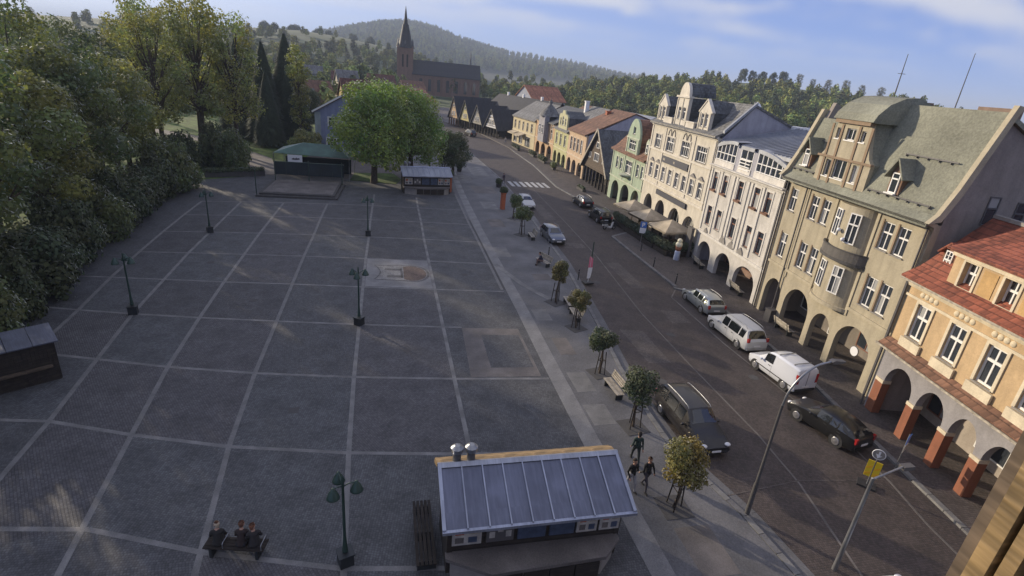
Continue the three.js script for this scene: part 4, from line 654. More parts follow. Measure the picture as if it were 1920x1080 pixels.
  // houses stacked up behind it
  const hs = [[-8, -128, 8, 8, 8, 12.2, 0.25, plaster(0.52, 0.38, 0.14), M.tile_maroon, 'ochre gabled house with maroon roof behind the blue house'], [-27, -150, 9, 8, 4.5, 8, 0.1, plaster(0.2, 0.2, 0.24), M.slate, 'dark slate-roofed house left of the blue house'], [-14, -190, 7, 6, 9, 13, 0.3, plaster(0.50, 0.46, 0.34), M.slate_mid, 'pale cream gabled house on the slope behind the blue house'], [-4, -215, 10, 9, 8, 12, 0.2, plaster(0.33, 0.24, 0.24), M.tile_maroon, 'dusky pink house left of the church tower'], [-46, -205, 8, 6, 6, 9, -0.2, plaster(0.40, 0.40, 0.42), M.slate_mid, 'grey house among the park trees on the slope'], [-64, -235, 8, 6, 7, 10, 0.3, plaster(0.48, 0.46, 0.42), M.tile_brown, 'pale house with brown roof high among the trees'], [-34, -255, 8, 6, 9, 12.5, 0.1, plaster(0.42, 0.42, 0.45), M.slate_mid, 'light grey house highest on the slope left of the church'], [-95, -260, 8, 6, 8, 11, 0.2, plaster(0.5, 0.48, 0.45), M.tile_brown, 'whitish house on the wooded slope far left'], [-22, -170, 8, 7, 6, 9.5, 0.4, plaster(0.42, 0.3, 0.22), M.tile_brown, 'brown-roofed house among the gardens left of the ochre gable'], [-38, -178, 8, 7, 6, 9, -0.3, plaster(0.45, 0.43, 0.4), M.slate_mid, 'small pale house with grey roof behind the ivy tree'], [-52, -225, 9, 7, 8, 11.5, 0.5, plaster(0.5, 0.47, 0.42), M.tile_orange, 'pale house with orange roof among the hillside gardens'], [-20, -235, 8, 7, 8, 11.5, 0.1, plaster(0.48, 0.46, 0.44), M.tile_maroon, 'pale house with maroon roof midway up the slope'], [10, -240, 10, 9, 6.5, 10, 0.3, plaster(0.30, 0.22, 0.21), M.tile_brown, 'brown house directly below the church tower']];
  for (const [x, z, w, d, H, r, t, m, rf, l] of hs) { const g = bigRoof('hill_house', l, x, z, t - Math.PI / 2 + Math.PI / 2, w, d, H, r, m, rf); for (let k = 0; k < 2; k++) addWindow(g, 1.2 + k * (w - 4), H - 2.6, 1.2, 1.5, { z: 0.01, panes: false }); }

  // the church
  const c = thing('church', 'red sandstone church with tall dark spire and long nave roof', 'church', 8.8, 0, -335, -0.06); const ss = M.sandstone;
  const tw = [[2.6, 15, 1.0, 7], [5.2, 15, 1.0, 7]];
  new MB().ext([[0, 0], [8.8, 0], [8.8, 25], [0, 25]], -0.8, 0, tw.map((a) => archH(...a))).bx(0, 0, -8.8, 0.8, 25, -0.8).bx(8, 0, -8.8, 8.8, 25, -0.8).bx(0.8, 0, -8.8, 8, 25, -8).mesh('tower', ss, c);
  for (const [u, v, w, h] of tw) new MB().bx(u - 0.1, v - 0.1, -0.75, u + w + 0.1, v + h + 0.2, -0.5).mesh('louvre', M.timber_dark, c);
  for (const [x, z] of [[-0.3, 0.3], [8.2, 0.3], [-0.3, -8.5], [8.2, -8.5]]) { new MB().bx(x, 0, z - 0.9, x + 0.9, 26.5, z).mesh('buttress', ss, c); new MB().lathe([[0.75, 0], [0, 4.6]], x + 0.45, 26.5, z - 0.45, 4).mesh('pinnacle', M.slate, c); }
  new MB().bx(-0.2, 24.9, -9, 9, 25.5, 0.2).mesh('tower_cornice', ss, c);
  new MB().lathe([[5.6, 0], [3.9, 2.5], [3.0, 7], [1.9, 12.0], [2.0, 12.3], [1.2, 13.2], [0.35, 20.5], [0.04, 22.6]], 4.4, 25.5, -4.4, 8).mesh('spire', M.black_shingle, c);
  for (const s of [0, 1, 2, 3]) { const a = s * Math.PI / 2; new MB().lathe([[1.2, 0], [0, 4]], 4.4 + Math.sin(a) * 3.6, 26, -4.4 + Math.cos(a) * 3.6, 4).mesh('spire_gablet', M.slate, c); }
  new MB().bx(8.8, 0, -16, 49.6, 11.5, 1).mesh('nave_wall', ss, c); new MB().extX([[1.6, 11.3], [1.6, 11.6], [-7.5, 19.6], [-16.6, 11.6], [-16.6, 11.3]], 8.7, 50).mesh('nave_roof', M.black_shingle, c);
  for (let k = 0; k < 7; k++) { new MB().bx(11 + k * 5.4, 0, 1, 12 + k * 5.4, 10, 2.2).mesh('buttress', ss, c); new MB().ext(archH(13 + k * 5.4, 2.5, 1.8, 7), 1.0, 1.06).mesh('nave_window', M.pane, c); }
  new MB().lathe([[0.8, 0], [0.6, 2], [0.05, 8]], 44, 19.4, -7.5, 6).mesh('ridge_turret', M.slate_mid, c);
}
// ------------------------------------------------------------ hills
function hill(name, ridge, front, mat, seed, rough) {
  const pts = []; for (let i = 0; i + 1 < ridge.length; i++) for (let k = 0; k < 10; k++) { const t = k / 10; pts.push(ridge[i].map((v, q) => lerp(v, ridge[i + 1][q], t))); } pts.push(ridge[ridge.length - 1]);
  const nS = 40, rows = []; const P = (i, s) => { const [x, h, z] = pts[i], d = Math.hypot(x, z), fx = -x / d, fz = -z / d; const along = s * front, k = s >= 0 ? 1 - smooth(0, 1, s) : 1 - smooth(0, -0.8, s); const px = x + fx * along, pz = z + fz * along; const n = (fbm(px / (front * 0.18) + 50, pz / (front * 0.18) + 50, 4096, seed, 5) - 0.5) * rough * (s === 0 ? 0.25 : 1) * Math.min(1, k * 3); return [px, Math.max(-0.5, h * k + n), pz]; };
  const pos = [], idx = [], uv = []; for (let i = 0; i < pts.length; i++) for (let j = 0; j <= nS; j++) { const s = lerp(-0.8, 1, j / nS), p = P(i, s); pos.push(...p); uv.push(p[0], -p[2]); if (i && j) { const a = (i - 1) * (nS + 1) + j - 1, b = a + 1, c = i * (nS + 1) + j - 1, d = c + 1; idx.push(a, c, b, b, c, d); } }
  const g = new THREE.BufferGeometry(); g.setAttribute('position', new THREE.Float32BufferAttribute(pos, 3)); g.setAttribute('uv', new THREE.Float32BufferAttribute(uv, 2)); g.setIndex(idx); g.computeVertexNormals();
  const n = g.attributes.normal; let up = 0; for (let i = 0; i < n.count; i++) up += n.getY(i); if (up < 0) { for (let i = 0; i < idx.length; i += 3) { const t = idx[i]; idx[i] = idx[i + 1]; idx[i + 1] = t; } g.setIndex(idx); g.computeVertexNormals(); }
  struct(name, g, mat); return { pts, P };
}
std('hill_wood', C(0.050, 0.062, 0.038), { map: 'mottle', size: 160, rough: 1 });
std('hill_field', C(0.075, 0.108, 0.036), { map: 'mottle', size: 90, rough: 1 });
const mountain = hill('mountain', [[-900, 20, -2320], [-500, 45, -2430], [-254, 84, -2470], [-151, 116, -2479], [-4, 148, -2483], [93, 158, -2482], [191, 150, -2476], [349, 116, -2459], [508, 88, -2432], [756, 70, -2367], [954, 45, -2295], [1150, 30, -2200], [1500, 30, -2000]], 1500, M.hill_wood, 301, 26);
hill('far_ridge', [[900, 60, -4900], [1470, 95, -4763], [1644, 108, -4706], [1860, 98, -4625], [2114, 68, -4516], [2400, 82, -4398], [3000, 60, -4000]], 1500, M.hill_wood, 305, 20);
const leftHill = hill('field_hill', [[-700, 30, -560], [-452, 28, -761], [-365, 32, -806], [-285, 38, -836], [-200, 42, -861], [-119, 46, -875], [-61, 43, -881], [0, 36, -883], [60, 24, -880], [150, 8, -870]], 560, M.hill_field, 307, 7);
const rightHill = hill('wooded_hill', [[120, 6, -620], [190, 10, -570], [232, 15, -538], [262, 20, -529], [297, 23, -506], [326, 27, -488], [361, 28, -464], [400, 26, -432], [425, 24, -408], [455, 22, -376], [478, 15, -349], [503, 8, -313], [560, 6, -200]], 360, M.hill_field, 309, 5);

// ------------------------------------------------------------ trees
std('leaf_spring', C(0.24, 0.26, 0.060), { rough: 0.9, transmission: 0.55, thickness: 0, vertexColors: true, side: THREE.DoubleSide });
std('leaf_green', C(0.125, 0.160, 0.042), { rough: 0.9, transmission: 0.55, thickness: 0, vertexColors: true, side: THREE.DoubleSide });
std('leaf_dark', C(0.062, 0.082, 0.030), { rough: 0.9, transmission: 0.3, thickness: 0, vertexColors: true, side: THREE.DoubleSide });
std('leaf_olive', C(0.125, 0.115, 0.032), { rough: 0.9, transmission: 0.3, thickness: 0, vertexColors: true, side: THREE.DoubleSide });
std('leaf_gold', C(0.20, 0.165, 0.03), { rough: 0.9, transmission: 0.4, thickness: 0, vertexColors: true, side: THREE.DoubleSide });
std('leaf_linden', C(0.185, 0.275, 0.042), { rough: 0.9, transmission: 0.5, thickness: 0, vertexColors: true, side: THREE.DoubleSide });
std('needle', C(0.05, 0.068, 0.038), { rough: 0.95, transmission: 0.1, thickness: 0, vertexColors: true, side: THREE.DoubleSide });
function leaves(centres, n, size, spread, seed) { // leaf faces gathered round clump centres [x,y,z,r]
  const r = rng(seed), pos = [], nor = [], col = [], gs = () => (r() + r() + r() + r() - 2); const a = new THREE.Vector3(), b = new THREE.Vector3(), nn = new THREE.Vector3();
  const tint = centres.map(() => [0.78 + r() * 0.44, (r() - 0.5) * 0.3]); let tot = 0; const cum = centres.map((c) => (tot += c[3] ** 2.2));
  for (let i = 0; i < n; i++) {
    const q = r() * tot; let k = cum.findIndex((v) => v >= q); const [cx, cy, cz, cr] = centres[k]; let x, y, z; do { x = r() * 2 - 1; y = r() * 2 - 1; z = r() * 2 - 1; } while (x * x + y * y + z * z > 1); const l = Math.hypot(x, y, z) + 1e-6, rr = Math.pow(l, 0.45) / l * cr; x = cx + x * rr + gs() * spread; y = cy + y * rr * 0.85 + gs() * spread * 0.7; z = cz + z * rr + gs() * spread;
    nn.set(x - cx + gs() * cr * 0.8, y - cy + gs() * cr * 0.8 + cr * 0.3, z - cz + gs() * cr * 0.8).normalize(); a.set(gs(), gs(), gs()).cross(nn).normalize(); b.copy(nn).cross(a); const s = size * (0.6 + r() * 0.8), t = s * (0.55 + r() * 0.3), c = (0.75 + r() * 0.5) * tint[k][0], w = (r() - 0.5) * 0.18 + tint[k][1];
    const p = [[-s, 0], [0, -t], [s, 0], [0, t]].map(([u, v], m) => [x + a.x * u + b.x * v + nn.x * (m & 1 ? 0 : -s * 0.25), y + a.y * u + b.y * v + nn.y * (m & 1 ? 0 : -s * 0.25), z + a.z * u + b.z * v + nn.z * (m & 1 ? 0 : -s * 0.25)]);
    for (const m of [0, 1, 3, 1, 2, 3]) { pos.push(...p[m]); nor.push(nn.x, nn.y, nn.z); col.push(c * (1 + w), c, c * (1 - w)); }
  }
  const g = new THREE.BufferGeometry(); g.setAttribute('position', new THREE.Float32BufferAttribute(pos, 3)); g.setAttribute('normal', new THREE.Float32BufferAttribute(nor, 3)); g.setAttribute('color', new THREE.Float32BufferAttribute(col, 3)); return g;
}
// limbs: grow from the trunk towards clump centres
function limbs(h0, r0, centres, seed, lean = 0.3) { const b = new MB(), r = rng(seed); const path = [[0, -0.1, 0], [(r() - 0.5) * lean, h0 * 0.5, (r() - 0.5) * lean], [(r() - 0.5) * lean, h0, (r() - 0.5) * lean]]; b.rod(path[0], path[1], r0 * 1.25, r0, 9); b.rod(path[1], path[2], r0, r0 * 0.82, 9); const top = path[2]; const hi = Math.max(...centres.map((c) => c[1])); const crown = [top[0], Math.max(h0 * 1.15, hi * 0.86), top[2]]; b.rod(top, crown, r0 * 0.8, r0 * 0.18, 7);
  for (const [x, y, z] of centres) { const t = clamp((y * 0.62 - h0) / (crown[1] - h0), 0, 0.9), s = [lerp(top[0], crown[0], t), lerp(top[1], crown[1], t), lerp(top[2], crown[2], t)], m = [lerp(s[0], x, 0.5) + (r() - 0.5) * 0.4, lerp(s[1], y, 0.42), lerp(s[2], z, 0.5) + (r() - 0.5) * 0.4]; b.rod(s, m, r0 * (0.42 - 0.25 * t), r0 * 0.22, 6); b.rod(m, [x, y, z], r0 * 0.22, r0 * 0.05, 5); } return b.geom(); }
function blobs(n, h, base, rad, cr, seed, shape = 0.5) { const r = rng(seed), out = []; for (let i = 0; i < n; i++) { const t = (i + r()) / n, y = lerp(base, h, t), k = Math.sqrt(Math.max(0.05, 1 - Math.pow((t - shape) / (t > shape ? 1.04 - shape : shape + 0.25), 2))), a = i * 2.39996 + r(), d = rad * k * Math.sqrt(0.15 + 0.85 * r()); out.push([Math.cos(a) * d, y, Math.sin(a) * d, cr * (0.7 + 0.6 * r())]); } return out; }
function treeKind({ h, base, rad, n, cr, leaf, size, spread, r0, seed, shape }) { const c = blobs(n, h, base, rad, cr, seed, shape); return { trunk: limbs(base * 1.05, r0, c, seed + 1), crown: leaves(c, leaf, size, spread, seed + 2) }; }
function plantTree(name, label, k, mat, x, z, s = 1, turn = 0, group, y = 0, sy = s) { const t = thing(name, label, 'tree', x, y, z, turn, group); t.scale.set(s, sy, s); mesh('trunk', k.trunk, M.bark, t); mesh('crown', k.crown, mat, t); return t; }
const kindBroad = [0, 1, 2, 3].map((i) => treeKind({ h: 15.5, base: 4.8, rad: 4.4, n: 26, cr: 1.6, leaf: 11000, size: 0.18, spread: 0.35, r0: 0.33, seed: 400 + i * 10, shape: 0.45 }));
const kindSparse = [0, 1].map((i) => treeKind({ h: 16.5, base: 5.0, rad: 4.4, n: 24, cr: 1.3, leaf: 4600, size: 0.175, spread: 0.4, r0: 0.3, seed: 440 + i * 10, shape: 0.55 }));
const kindTall = [0, 1].map((i) => treeKind({ h: 22.5, base: 6.8, rad: 4.7, n: 46, cr: 1.3, leaf: 6400, size: 0.19, spread: 0.5, r0: 0.38, seed: 460 + i * 10, shape: 0.6 }));
const kindLinden = [0, 1].map((i) => treeKind({ h: 12.6, base: 3.6, rad: 4.9, n: 40, cr: 1.75, leaf: 17000, size: 0.165, spread: 0.3, r0: 0.42, seed: 500 + i * 10, shape: 0.42 }));
const kindGlobe = [0, 1, 2, 3, 4, 5, 6, 7].map((i) => treeKind({ h: [3.05, 2.95, 2.8, 2.7, 3.0, 2.75, 2.9, 2.8][i], base: 1.75 + (i % 3) * 0.08, rad: [0.66, 0.72, 0.8, 0.85, 0.42, 0.8, 0.6, 0.7][i], n: [11, 13, 9, 11, 7, 12, 9, 10][i], cr: [0.46, 0.44, 0.38, 0.36, 0.36, 0.42, 0.42, 0.4][i], leaf: 3200, size: 0.062, spread: 0.10, r0: 0.06, seed: 540 + i * 10, shape: 0.45 }));
const kindSlim = treeKind({ h: 18, base: 4, rad: 1.7, n: 24, cr: 0.95, leaf: 3000, size: 0.2, spread: 0.3, r0: 0.32, seed: 580, shape: 0.5 });
const kindBush = [0, 1].map((i) => treeKind({ h: 3.0, base: 0.5, rad: 1.9, n: 16, cr: 0.95, leaf: 5600, size: 0.13, spread: 0.25, r0: 0.08, seed: 600 + i * 10, shape: 0.3 }));
function coniferKind(h, rad, n, seed) { const r = rng(seed), pos = [], nor = [], col = []; for (let i = 0; i < n; i++) { const t = Math.pow(r(), 0.75), y = h * (0.1 + 0.9 * t), R = rad * Math.pow(1 - t, 0.8) * (0.8 + 0.35 * r()) + 0.12, a = r() * 6.283, w = 0.16 + R * 0.16, c = 0.7 + r() * 0.6, ca = Math.cos(a), sa = Math.sin(a), drop = R * (0.25 + r() * 0.25), k = 0.1 + 0.5 * r(); const p = [[ca * R * k - sa * w, y, sa * R * k + ca * w], [ca * R * k + sa * w, y, sa * R * k - ca * w], [ca * R, y - drop, sa * R]]; const nx = ca * 0.6, nz = sa * 0.6; { const u = p[1].map((v, i) => v - p[0][i]), w2 = p[2].map((v, i) => v - p[0][i]); if ((u[1] * w2[2] - u[2] * w2[1]) * nx + (u[2] * w2[0] - u[0] * w2[2]) * 0.8 + (u[0] * w2[1] - u[1] * w2[0]) * nz < 0) p.reverse(); } for (const q of p) { pos.push(...q); nor.push(nx, 0.8, nz); col.push(c, c, c); } } const g = new THREE.BufferGeometry(); g.setAttribute('position', new THREE.Float32BufferAttribute(pos, 3)); g.setAttribute('normal', new THREE.Float32BufferAttribute(nor, 3)); g.setAttribute('color', new THREE.Float32BufferAttribute(col, 3)); return { trunk: new MB().rod([0, -0.1, 0], [0, h * 0.95, 0], 0.24, 0.03).geom(), crown: g }; }
const kindConifer = [coniferKind(17, 4.3, 9000, 640), coniferKind(17, 3.7, 8000, 641)];

// park on the left of the square
{
  const grp = 'trees of the park left of the square', r = rng(77);
  const near = [[-22.2, -3], [-22.6, -11], [-22.4, -18.5], [-24.2, -26], [-25.4, -33.5], [-26.5, -40.5], [-27, -47.5], [-27.5, -55]];
  const nl = ['leafy broad tree at the bottom left corner of the square', 'leafy broad tree behind the wooden shed on the left', 'third leafy park tree along the left edge of the square', 'fourth leafy park tree along the left edge, beside the left lamp', 'fifth leafy park tree along the left edge of the square', 'sixth leafy park tree along the left edge of the square', 'seventh leafy park tree along the left edge of the square', 'last leafy park tree of the edge row, near the low hedge'];
  near.forEach(([x, z], i) => plantTree('park_tree', nl[i], i === 2 || i === 3 || i === 6 ? kindSparse[i % 2] : kindBroad[i % 4], i % 3 === 1 ? M.leaf_spring : M.leaf_green, x, z, 0.86 + r() * 0.10, r() * 6, grp));
  const mid = [[-35, -14], [-35, -40], [-37, -54], [-33, -65], [-46, -20], [-47, -38], [-52, -86], [-66, -92], [-74, -72], [-40, -92], [-56, -108], [-80, -104], [-70, -124], [-48, -124], [-92, -128]];
  mid.forEach(([x, z], i) => plantTree('park_tree', 'leafy park tree deeper in the wood on the left', i % 5 === 4 ? kindBroad[i % 4] : kindSparse[i % 2], [M.leaf_green, M.leaf_spring, M.leaf_green, M.leaf_dark][i % 4], x, z, 0.95 + r() * 0.2, r() * 6, grp + ', deeper rows'));
  const tall = [[-26.2, -79, 1.02, 'tallest tree, half-bare crown rising above the park on the left'], [-21.8, -81, 0.94, 'tall half-bare tree right of the tallest park tree'], [-30, -73, 0.9, 'tall thin-leaved tree left of the tallest park tree'], [-35, -84, 0.98, 'tall thin-leaved tree behind the tallest park tree'], [-31, -94, 1.0, 'tall thin-leaved tree farthest back in the park group']];
  tall.forEach(([x, z, s, l], i) => plantTree('tall_park_tree', l, kindTall[i % 2], M.leaf_spring, x, z, s, r() * 6, 'tall trees of the park'));
  const con = [[-17.5, -105, 1.08, 'pointed dark conifer right of the dark park group'], [-21, -101, 0.98, 'dark conifer in the middle of the dark park group'], [-24.5, -106, 0.92, 'dark conifer left in the dark park group'], [-19.5, -95, 0.72, 'short dark conifer in front of the dark park group'], [-28, -112, 1.0, 'dark conifer behind the sunlit lawn']];
  con.forEach(([x, z, s, l], i) => plantTree('conifer', l, kindConifer[i % 2], M.needle, x, z, s * 1.1, r() * 6, 'dark conifers of the park'));
  plantTree('ivy_tree', 'slim ivy-clad tree left of the blue house', kindSlim, M.leaf_spring, -14.3, -97, 1, 1.1);
  plantTree('garden_tree', 'dark rounded tree between the conifers and the blue house', kindBroad[2], M.leaf_dark, -14.5, -112, 0.62, 2, 'garden trees');
  plantTree('garden_tree', 'yellow-green tree at the corner of the blue house', kindBush[0], M.leaf_spring, -12.4, -90, 1.15, 2, 'garden trees');
  const bushes = [[-20.6, -15.5], [-21.6, -23], [-22.6, -29.5], [-23.4, -36], [-23.6, -43], [-23.8, -51], [-23.0, -57], [-20.9, -19.4], [-22.3, -26.2], [-23.2, -32.6], [-23.7, -39.5], [-24, -47], [-23.6, -54], [-20, -4], [-27, -20], [-28, -12], [-29, -30], [-30, -42], [-20.5, -71], [-23.5, -73], [-27, -70]];
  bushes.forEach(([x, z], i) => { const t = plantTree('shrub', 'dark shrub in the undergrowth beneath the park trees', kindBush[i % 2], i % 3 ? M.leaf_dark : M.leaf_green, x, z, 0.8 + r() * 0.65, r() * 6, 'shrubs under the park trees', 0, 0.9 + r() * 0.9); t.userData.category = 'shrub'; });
}
// lindens and the small tree by the far kiosk
plantTree('linden', 'large round linden on the lawn, left crown', kindLinden[0], M.leaf_linden, 0.1, -65.4, 1.06, 0.4, 'lindens behind the square');
plantTree('linden', 'large round linden, right crown behind the far kiosk', kindLinden[1], M.leaf_linden, 5.7, -71, 1.0, 2.2, 'lindens behind the square');
plantTree('small_tree', 'small dark tree right of the lindens above the red post', kindLinden[0], M.leaf_dark, 12.9, -74.5, 0.54, 4, undefined);
// globe trees along the street
{
  const pos = [[14.0, 0.7, 1.12, M.leaf_gold, 'nearest street tree, yellow-brown globe crown in front of the dark van'], [14.64, -4.95, 1.13, M.leaf_dark, 'street tree, dense dark green globe beside the nearest white bench'], [14.81, -10.4, 1.07, M.leaf_dark, 'street tree with lopsided crown between two white benches'], [15.4, -16.7, 1.06, M.leaf_olive, 'street tree with flat olive crown below the red and white banner'], [15.2, -21.3, 1.15, M.leaf_olive, 'thin olive street tree beside the seated person'], [16.85, -40.3, 1.13, M.leaf_green, 'street tree in front of the parked grey car'], [17.5, -47.3, 1.02, M.leaf_green, 'street tree covering the white car'], [13.6, -88, 1.1, M.leaf_olive, 'far street tree with reddish crown beyond the far kiosk']];
  pos.forEach(([x, z, s, m, l], i) => {
    const t = plantTree('street_tree', l, kindGlobe[i], m, x, z, s * 0.95, i * 1.7, 'globe trees along the street', 0);
    new MB().bx(-0.62, -0.02, -0.62, 0.62, 0.02, 0.62).mesh('tree_pit', M.stone_dark, t);
    for (let k = 0; k < 3; k++) { const a = k * 2.094; new MB().rod([Math.cos(a) * 0.34, 0, Math.sin(a) * 0.34], [Math.cos(a) * 0.22, 1.55, Math.sin(a) * 0.22], 0.03).mesh('stake', M.timber_dark, t); }
    const b = new MB(); for (let k = 0; k < 3; k++) { const a = k * 2.094, c = a + 2.094; b.rod([Math.cos(a) * 0.26, 0.95, Math.sin(a) * 0.26], [Math.cos(c) * 0.26, 0.95, Math.sin(c) * 0.26], 0.02); } b.mesh('stake_tie', M.timber_dark, t);
  });
}
// far woods on the slopes: one mass each
function wood(name, label, H, n, s0, s1, sz, mats, seed, lo = 0, hi = 1, mask = null) {
  const r = rng(seed); const base = leaves([[0, 4.5, 0, 2.6], [1.2, 6, 0.6, 1.9], [-1, 6.6, -0.5, 1.9], [0.2, 8, 0.3, 1.6]], 220, 0.62, 0.5, seed + 1); const per = Math.ceil(n / mats.length);
  const root = new THREE.Group(); root.name = numbered(name); root.userData = { label, category: 'woodland', kind: 'stuff' }; scene.add(root);
  mats.forEach((mat) => { const im = new THREE.InstancedMesh(base, mat, per), m = new THREE.Matrix4(), q = new THREE.Quaternion(), up = new THREE.Vector3(0, 1, 0), col = new THREE.Color(); im.name = 'crowns'; im.userData.kind = 'stuff'; for (let i = 0; i < per; i++) { let p, s, tries = 0; do { const k = Math.floor(lerp(lo, hi, r()) * (H.pts.length - 1)); s = lerp(s0, s1, r()); p = H.P(k, s).slice(); p[0] += (r() - 0.5) * 14; p[2] += (r() - 0.5) * 14; } while (mask && !mask(p, s) && tries++ < 40); const sc = sz * (0.65 + 0.7 * r()); m.compose(new THREE.Vector3(p[0], p[1] - 1, p[2]), q.setFromAxisAngle(up, r() * 6.28), new THREE.Vector3(sc, sc * (0.85 + 0.5 * r()), sc)); im.setMatrixAt(i, m); const v = 0.6 + 0.8 * r(); im.setColorAt(i, col.setRGB(v * (0.9 + 0.25 * r()), v, v * 0.9)); } root.add(im); });
}
std('wood_leaf', C(0.19, 0.215, 0.065), { rough: 1, vertexColors: true, side: THREE.DoubleSide });
std('wood_dark', C(0.085, 0.10, 0.050), { rough: 1, vertexColors: true, side: THREE.DoubleSide });
wood('hillside_wood', 'mixed wood covering the hill behind the street', rightHill, 1500, 0.02, 0.85, 0.82, [M.wood_leaf, M.wood_leaf, M.wood_dark], 801, 0, 1, (p, s) => !(p[0] > 318 && s < 0.3) && fbm(p[0] / 60 + 9, p[2] / 60 + 5, 4096, 33, 3) > (s < 0.35 && s > 0.08 ? 0.5 : 0.36));
wood('slope_wood', 'hedges and copses over the field hill on the left', leftHill, 900, 0.25, 0.98, 1.0, [M.wood_leaf, M.wood_leaf, M.wood_dark], 811, 0, 1, (p, s) => fbm(p[0] / 70 + 9, p[2] / 45 + 5, 4096, 35, 3) > (s < 0.6 ? 0.60 : 0.46));
wood('mountain_wood', 'forest covering the round mountain', mountain, 6500, -0.01, 0.75, 1.5, [M.wood_dark, M.wood_leaf], 821, 0.1, 0.95);
{ // wood between town and hills, seen over the roofs
  const band = { pts: Array.from({ length: 60 }, (_, i) => i), P: (i, s) => { const a = lerp(-0.75, 0.72, i / 59), d = lerp(240, 430, s); return [Math.sin(a) * d + 2, -0.3 + s * 4, -Math.cos(a) * d]; } };
  wood('town_wood', 'belt of garden trees behind the church and roofs', band, 700, 0.05, 1, 0.72, [M.wood_leaf, M.wood_leaf, M.wood_dark], 831, 0, 1, (p) => !(p[0] > 4 && p[0] < 68 && p[2] < -318 && p[2] > -365) && !(Math.abs(p[0] - 30) < 34 && p[2] > -335));
}
{ // gardens climbing the slope left of the church
  const band = { pts: Array.from({ length: 60 }, (_, i) => i), P: (i, s) => { const x = lerp(-150, 2, i / 59), d = lerp(138, 330, s); return [x, -0.3 + s * 6, -d]; } };
  wood('garden_wood', 'garden trees and hedges between the houses left of the church', band, 420, 0, 1, 0.78, [M.wood_leaf, M.wood_leaf, M.wood_dark], 841, 0, 1, (p) => fbm(p[0] / 30 + 9, p[2] / 30 + 5, 4096, 39, 3) > 0.42 && !(p[0] > -20 && p[2] > -150));
}
// trees that stand out on the skylines
{
  const r = rng(88); const sky = [[-163, 43, -868], [-150, 43, -868], [-127, 44, -873], [-122, 44, -872], [-92, 44, -878], [-78, 43, -880], [-45, 41, -882], [-20, 38, -883]];
  const sl = ['first lone tree on the field hill skyline from the left', 'second lone tree on the field hill skyline, beside the first', 'third lone tree on the field hill skyline', 'fourth lone tree on the field hill skyline, touching the third', 'fifth lone tree on the field hill skyline', 'sixth lone tree on the field hill skyline', 'seventh lone tree on the field hill skyline', 'last lone tree on the field hill skyline before the mountain'];
  sky.forEach(([x, y, z], i) => plantTree('skyline_tree', sl[i], kindBush[i % 2], M.leaf_dark, x, z, 2.6 + r() * 1.2, r() * 6, 'lone trees on the field hill', y - 1.5));
  const rl = ['leftmost dark tree of the clump on the wooded hill', 'second dark tree of the clump on the wooded hill', 'third dark tree of the clump on the wooded hill', 'fourth dark tree of the clump on the wooded hill', 'rightmost dark tree of the clump on the wooded hill'];
  [[338, 29, -478], [345, 29, -473], [353, 29, -468], [361, 29, -463], [368, 28, -458]].forEach(([x, y, z], i) => plantTree('hilltop_tree', rl[i], kindBroad[i % 4], M.leaf_dark, x, z, 0.85 + r() * 0.2, r() * 6, 'dark clump on the wooded hill', y - 3));
  const ql = ['first thin tree right of the dark clump on the hill', 'second thin tree right of the dark clump on the hill', 'third thin tree on the hilltop', 'fourth thin tree on the hilltop', 'fifth thin tree on the hilltop', 'last thin tree on the hilltop, beside the great roof'];
  [[379, 28, -450], [388, 27, -442], [398, 26, -434], [408, 26, -424], [417, 25, -414], [428, 24, -404]].forEach(([x, y, z], i) => plantTree('hilltop_tree', ql[i], kindTall[i % 2], M.leaf_olive, x, z, 0.62 + r() * 0.14, r() * 6, 'thin trees on the wooded hill', y - 5));
}
// ------------------------------------------------------------ lamps on the square
{
  const grp = 'three-headed lamps on the square';
  const t = thing('square_lamp', 'nearest dark green three-headed lamp, at the bottom of the square', 'street lamp', 0.35, 0, 1.66, 0.35, grp), H = 3.85;
  new MB().bx(-0.24, 0, -0.24, 0.24, 0.5, 0.24).bx(-0.28, 0.5, -0.28, 0.28, 0.55, 0.28).mesh('base_box', M.iron, t);
  new MB().lathe([[0.11, 0.6], [0.08, 0.9], [0.055, 1.3], [0.045, H], [0, H]], 0, 0, 0, 10).mesh('pole', M.green_iron, t);
  new MB().lathe([[0, 0.16], [0.03, 0.1], [0.05, 0.02], [0.02, 0]], 0, H, 0, 8).mesh('finial', M.green_iron, t);
  for (let k = 0; k < 3; k++) {
    const a = k * 2.094 + 0.5, c = Math.cos(a), s = Math.sin(a); new MB().tube([[0, H - 0.35, 0], [c * 0.2, H - 0.2, s * 0.2], [c * 0.44, H - 0.12, s * 0.44]], 0.024, 10, 6).mesh('arm', M.green_iron, t);
    const hd = new MB().lathe([[0, 0.30], [0.05, 0.29], [0.07, 0.2], [0.14, 0.12], [0.21, -0.06], [0.225, -0.1], [0.2, -0.1]], 0, 0, 0, 14).mesh('lamp_head', M.green_iron, t); hd.position.set(c * 0.46, H - 0.36, s * 0.46); const gl = new MB().lathe([[0.2, -0.09], [0.15, -0.14], [0, -0.16]], 0, 0, 0, 14).mesh('lamp_glass', M.lamp_glass, hd);
  }
  const more = [[0, -17.8, 'dark three-headed lamp beside the coat-of-arms mosaic', 0.9], [-14.45, -19.95, 'dark three-headed lamp at the left edge under the trees', 0.2], [-14.85, -38.6, 'far left three-headed lamp in front of the park path', 0.5], [0, -38.6, 'far three-headed lamp in line with the linden trunk', 0.1]];
  for (const [x, z, l, a] of more) copy(t, x, 0, z, a, l).scale.setScalar(1.06);
}
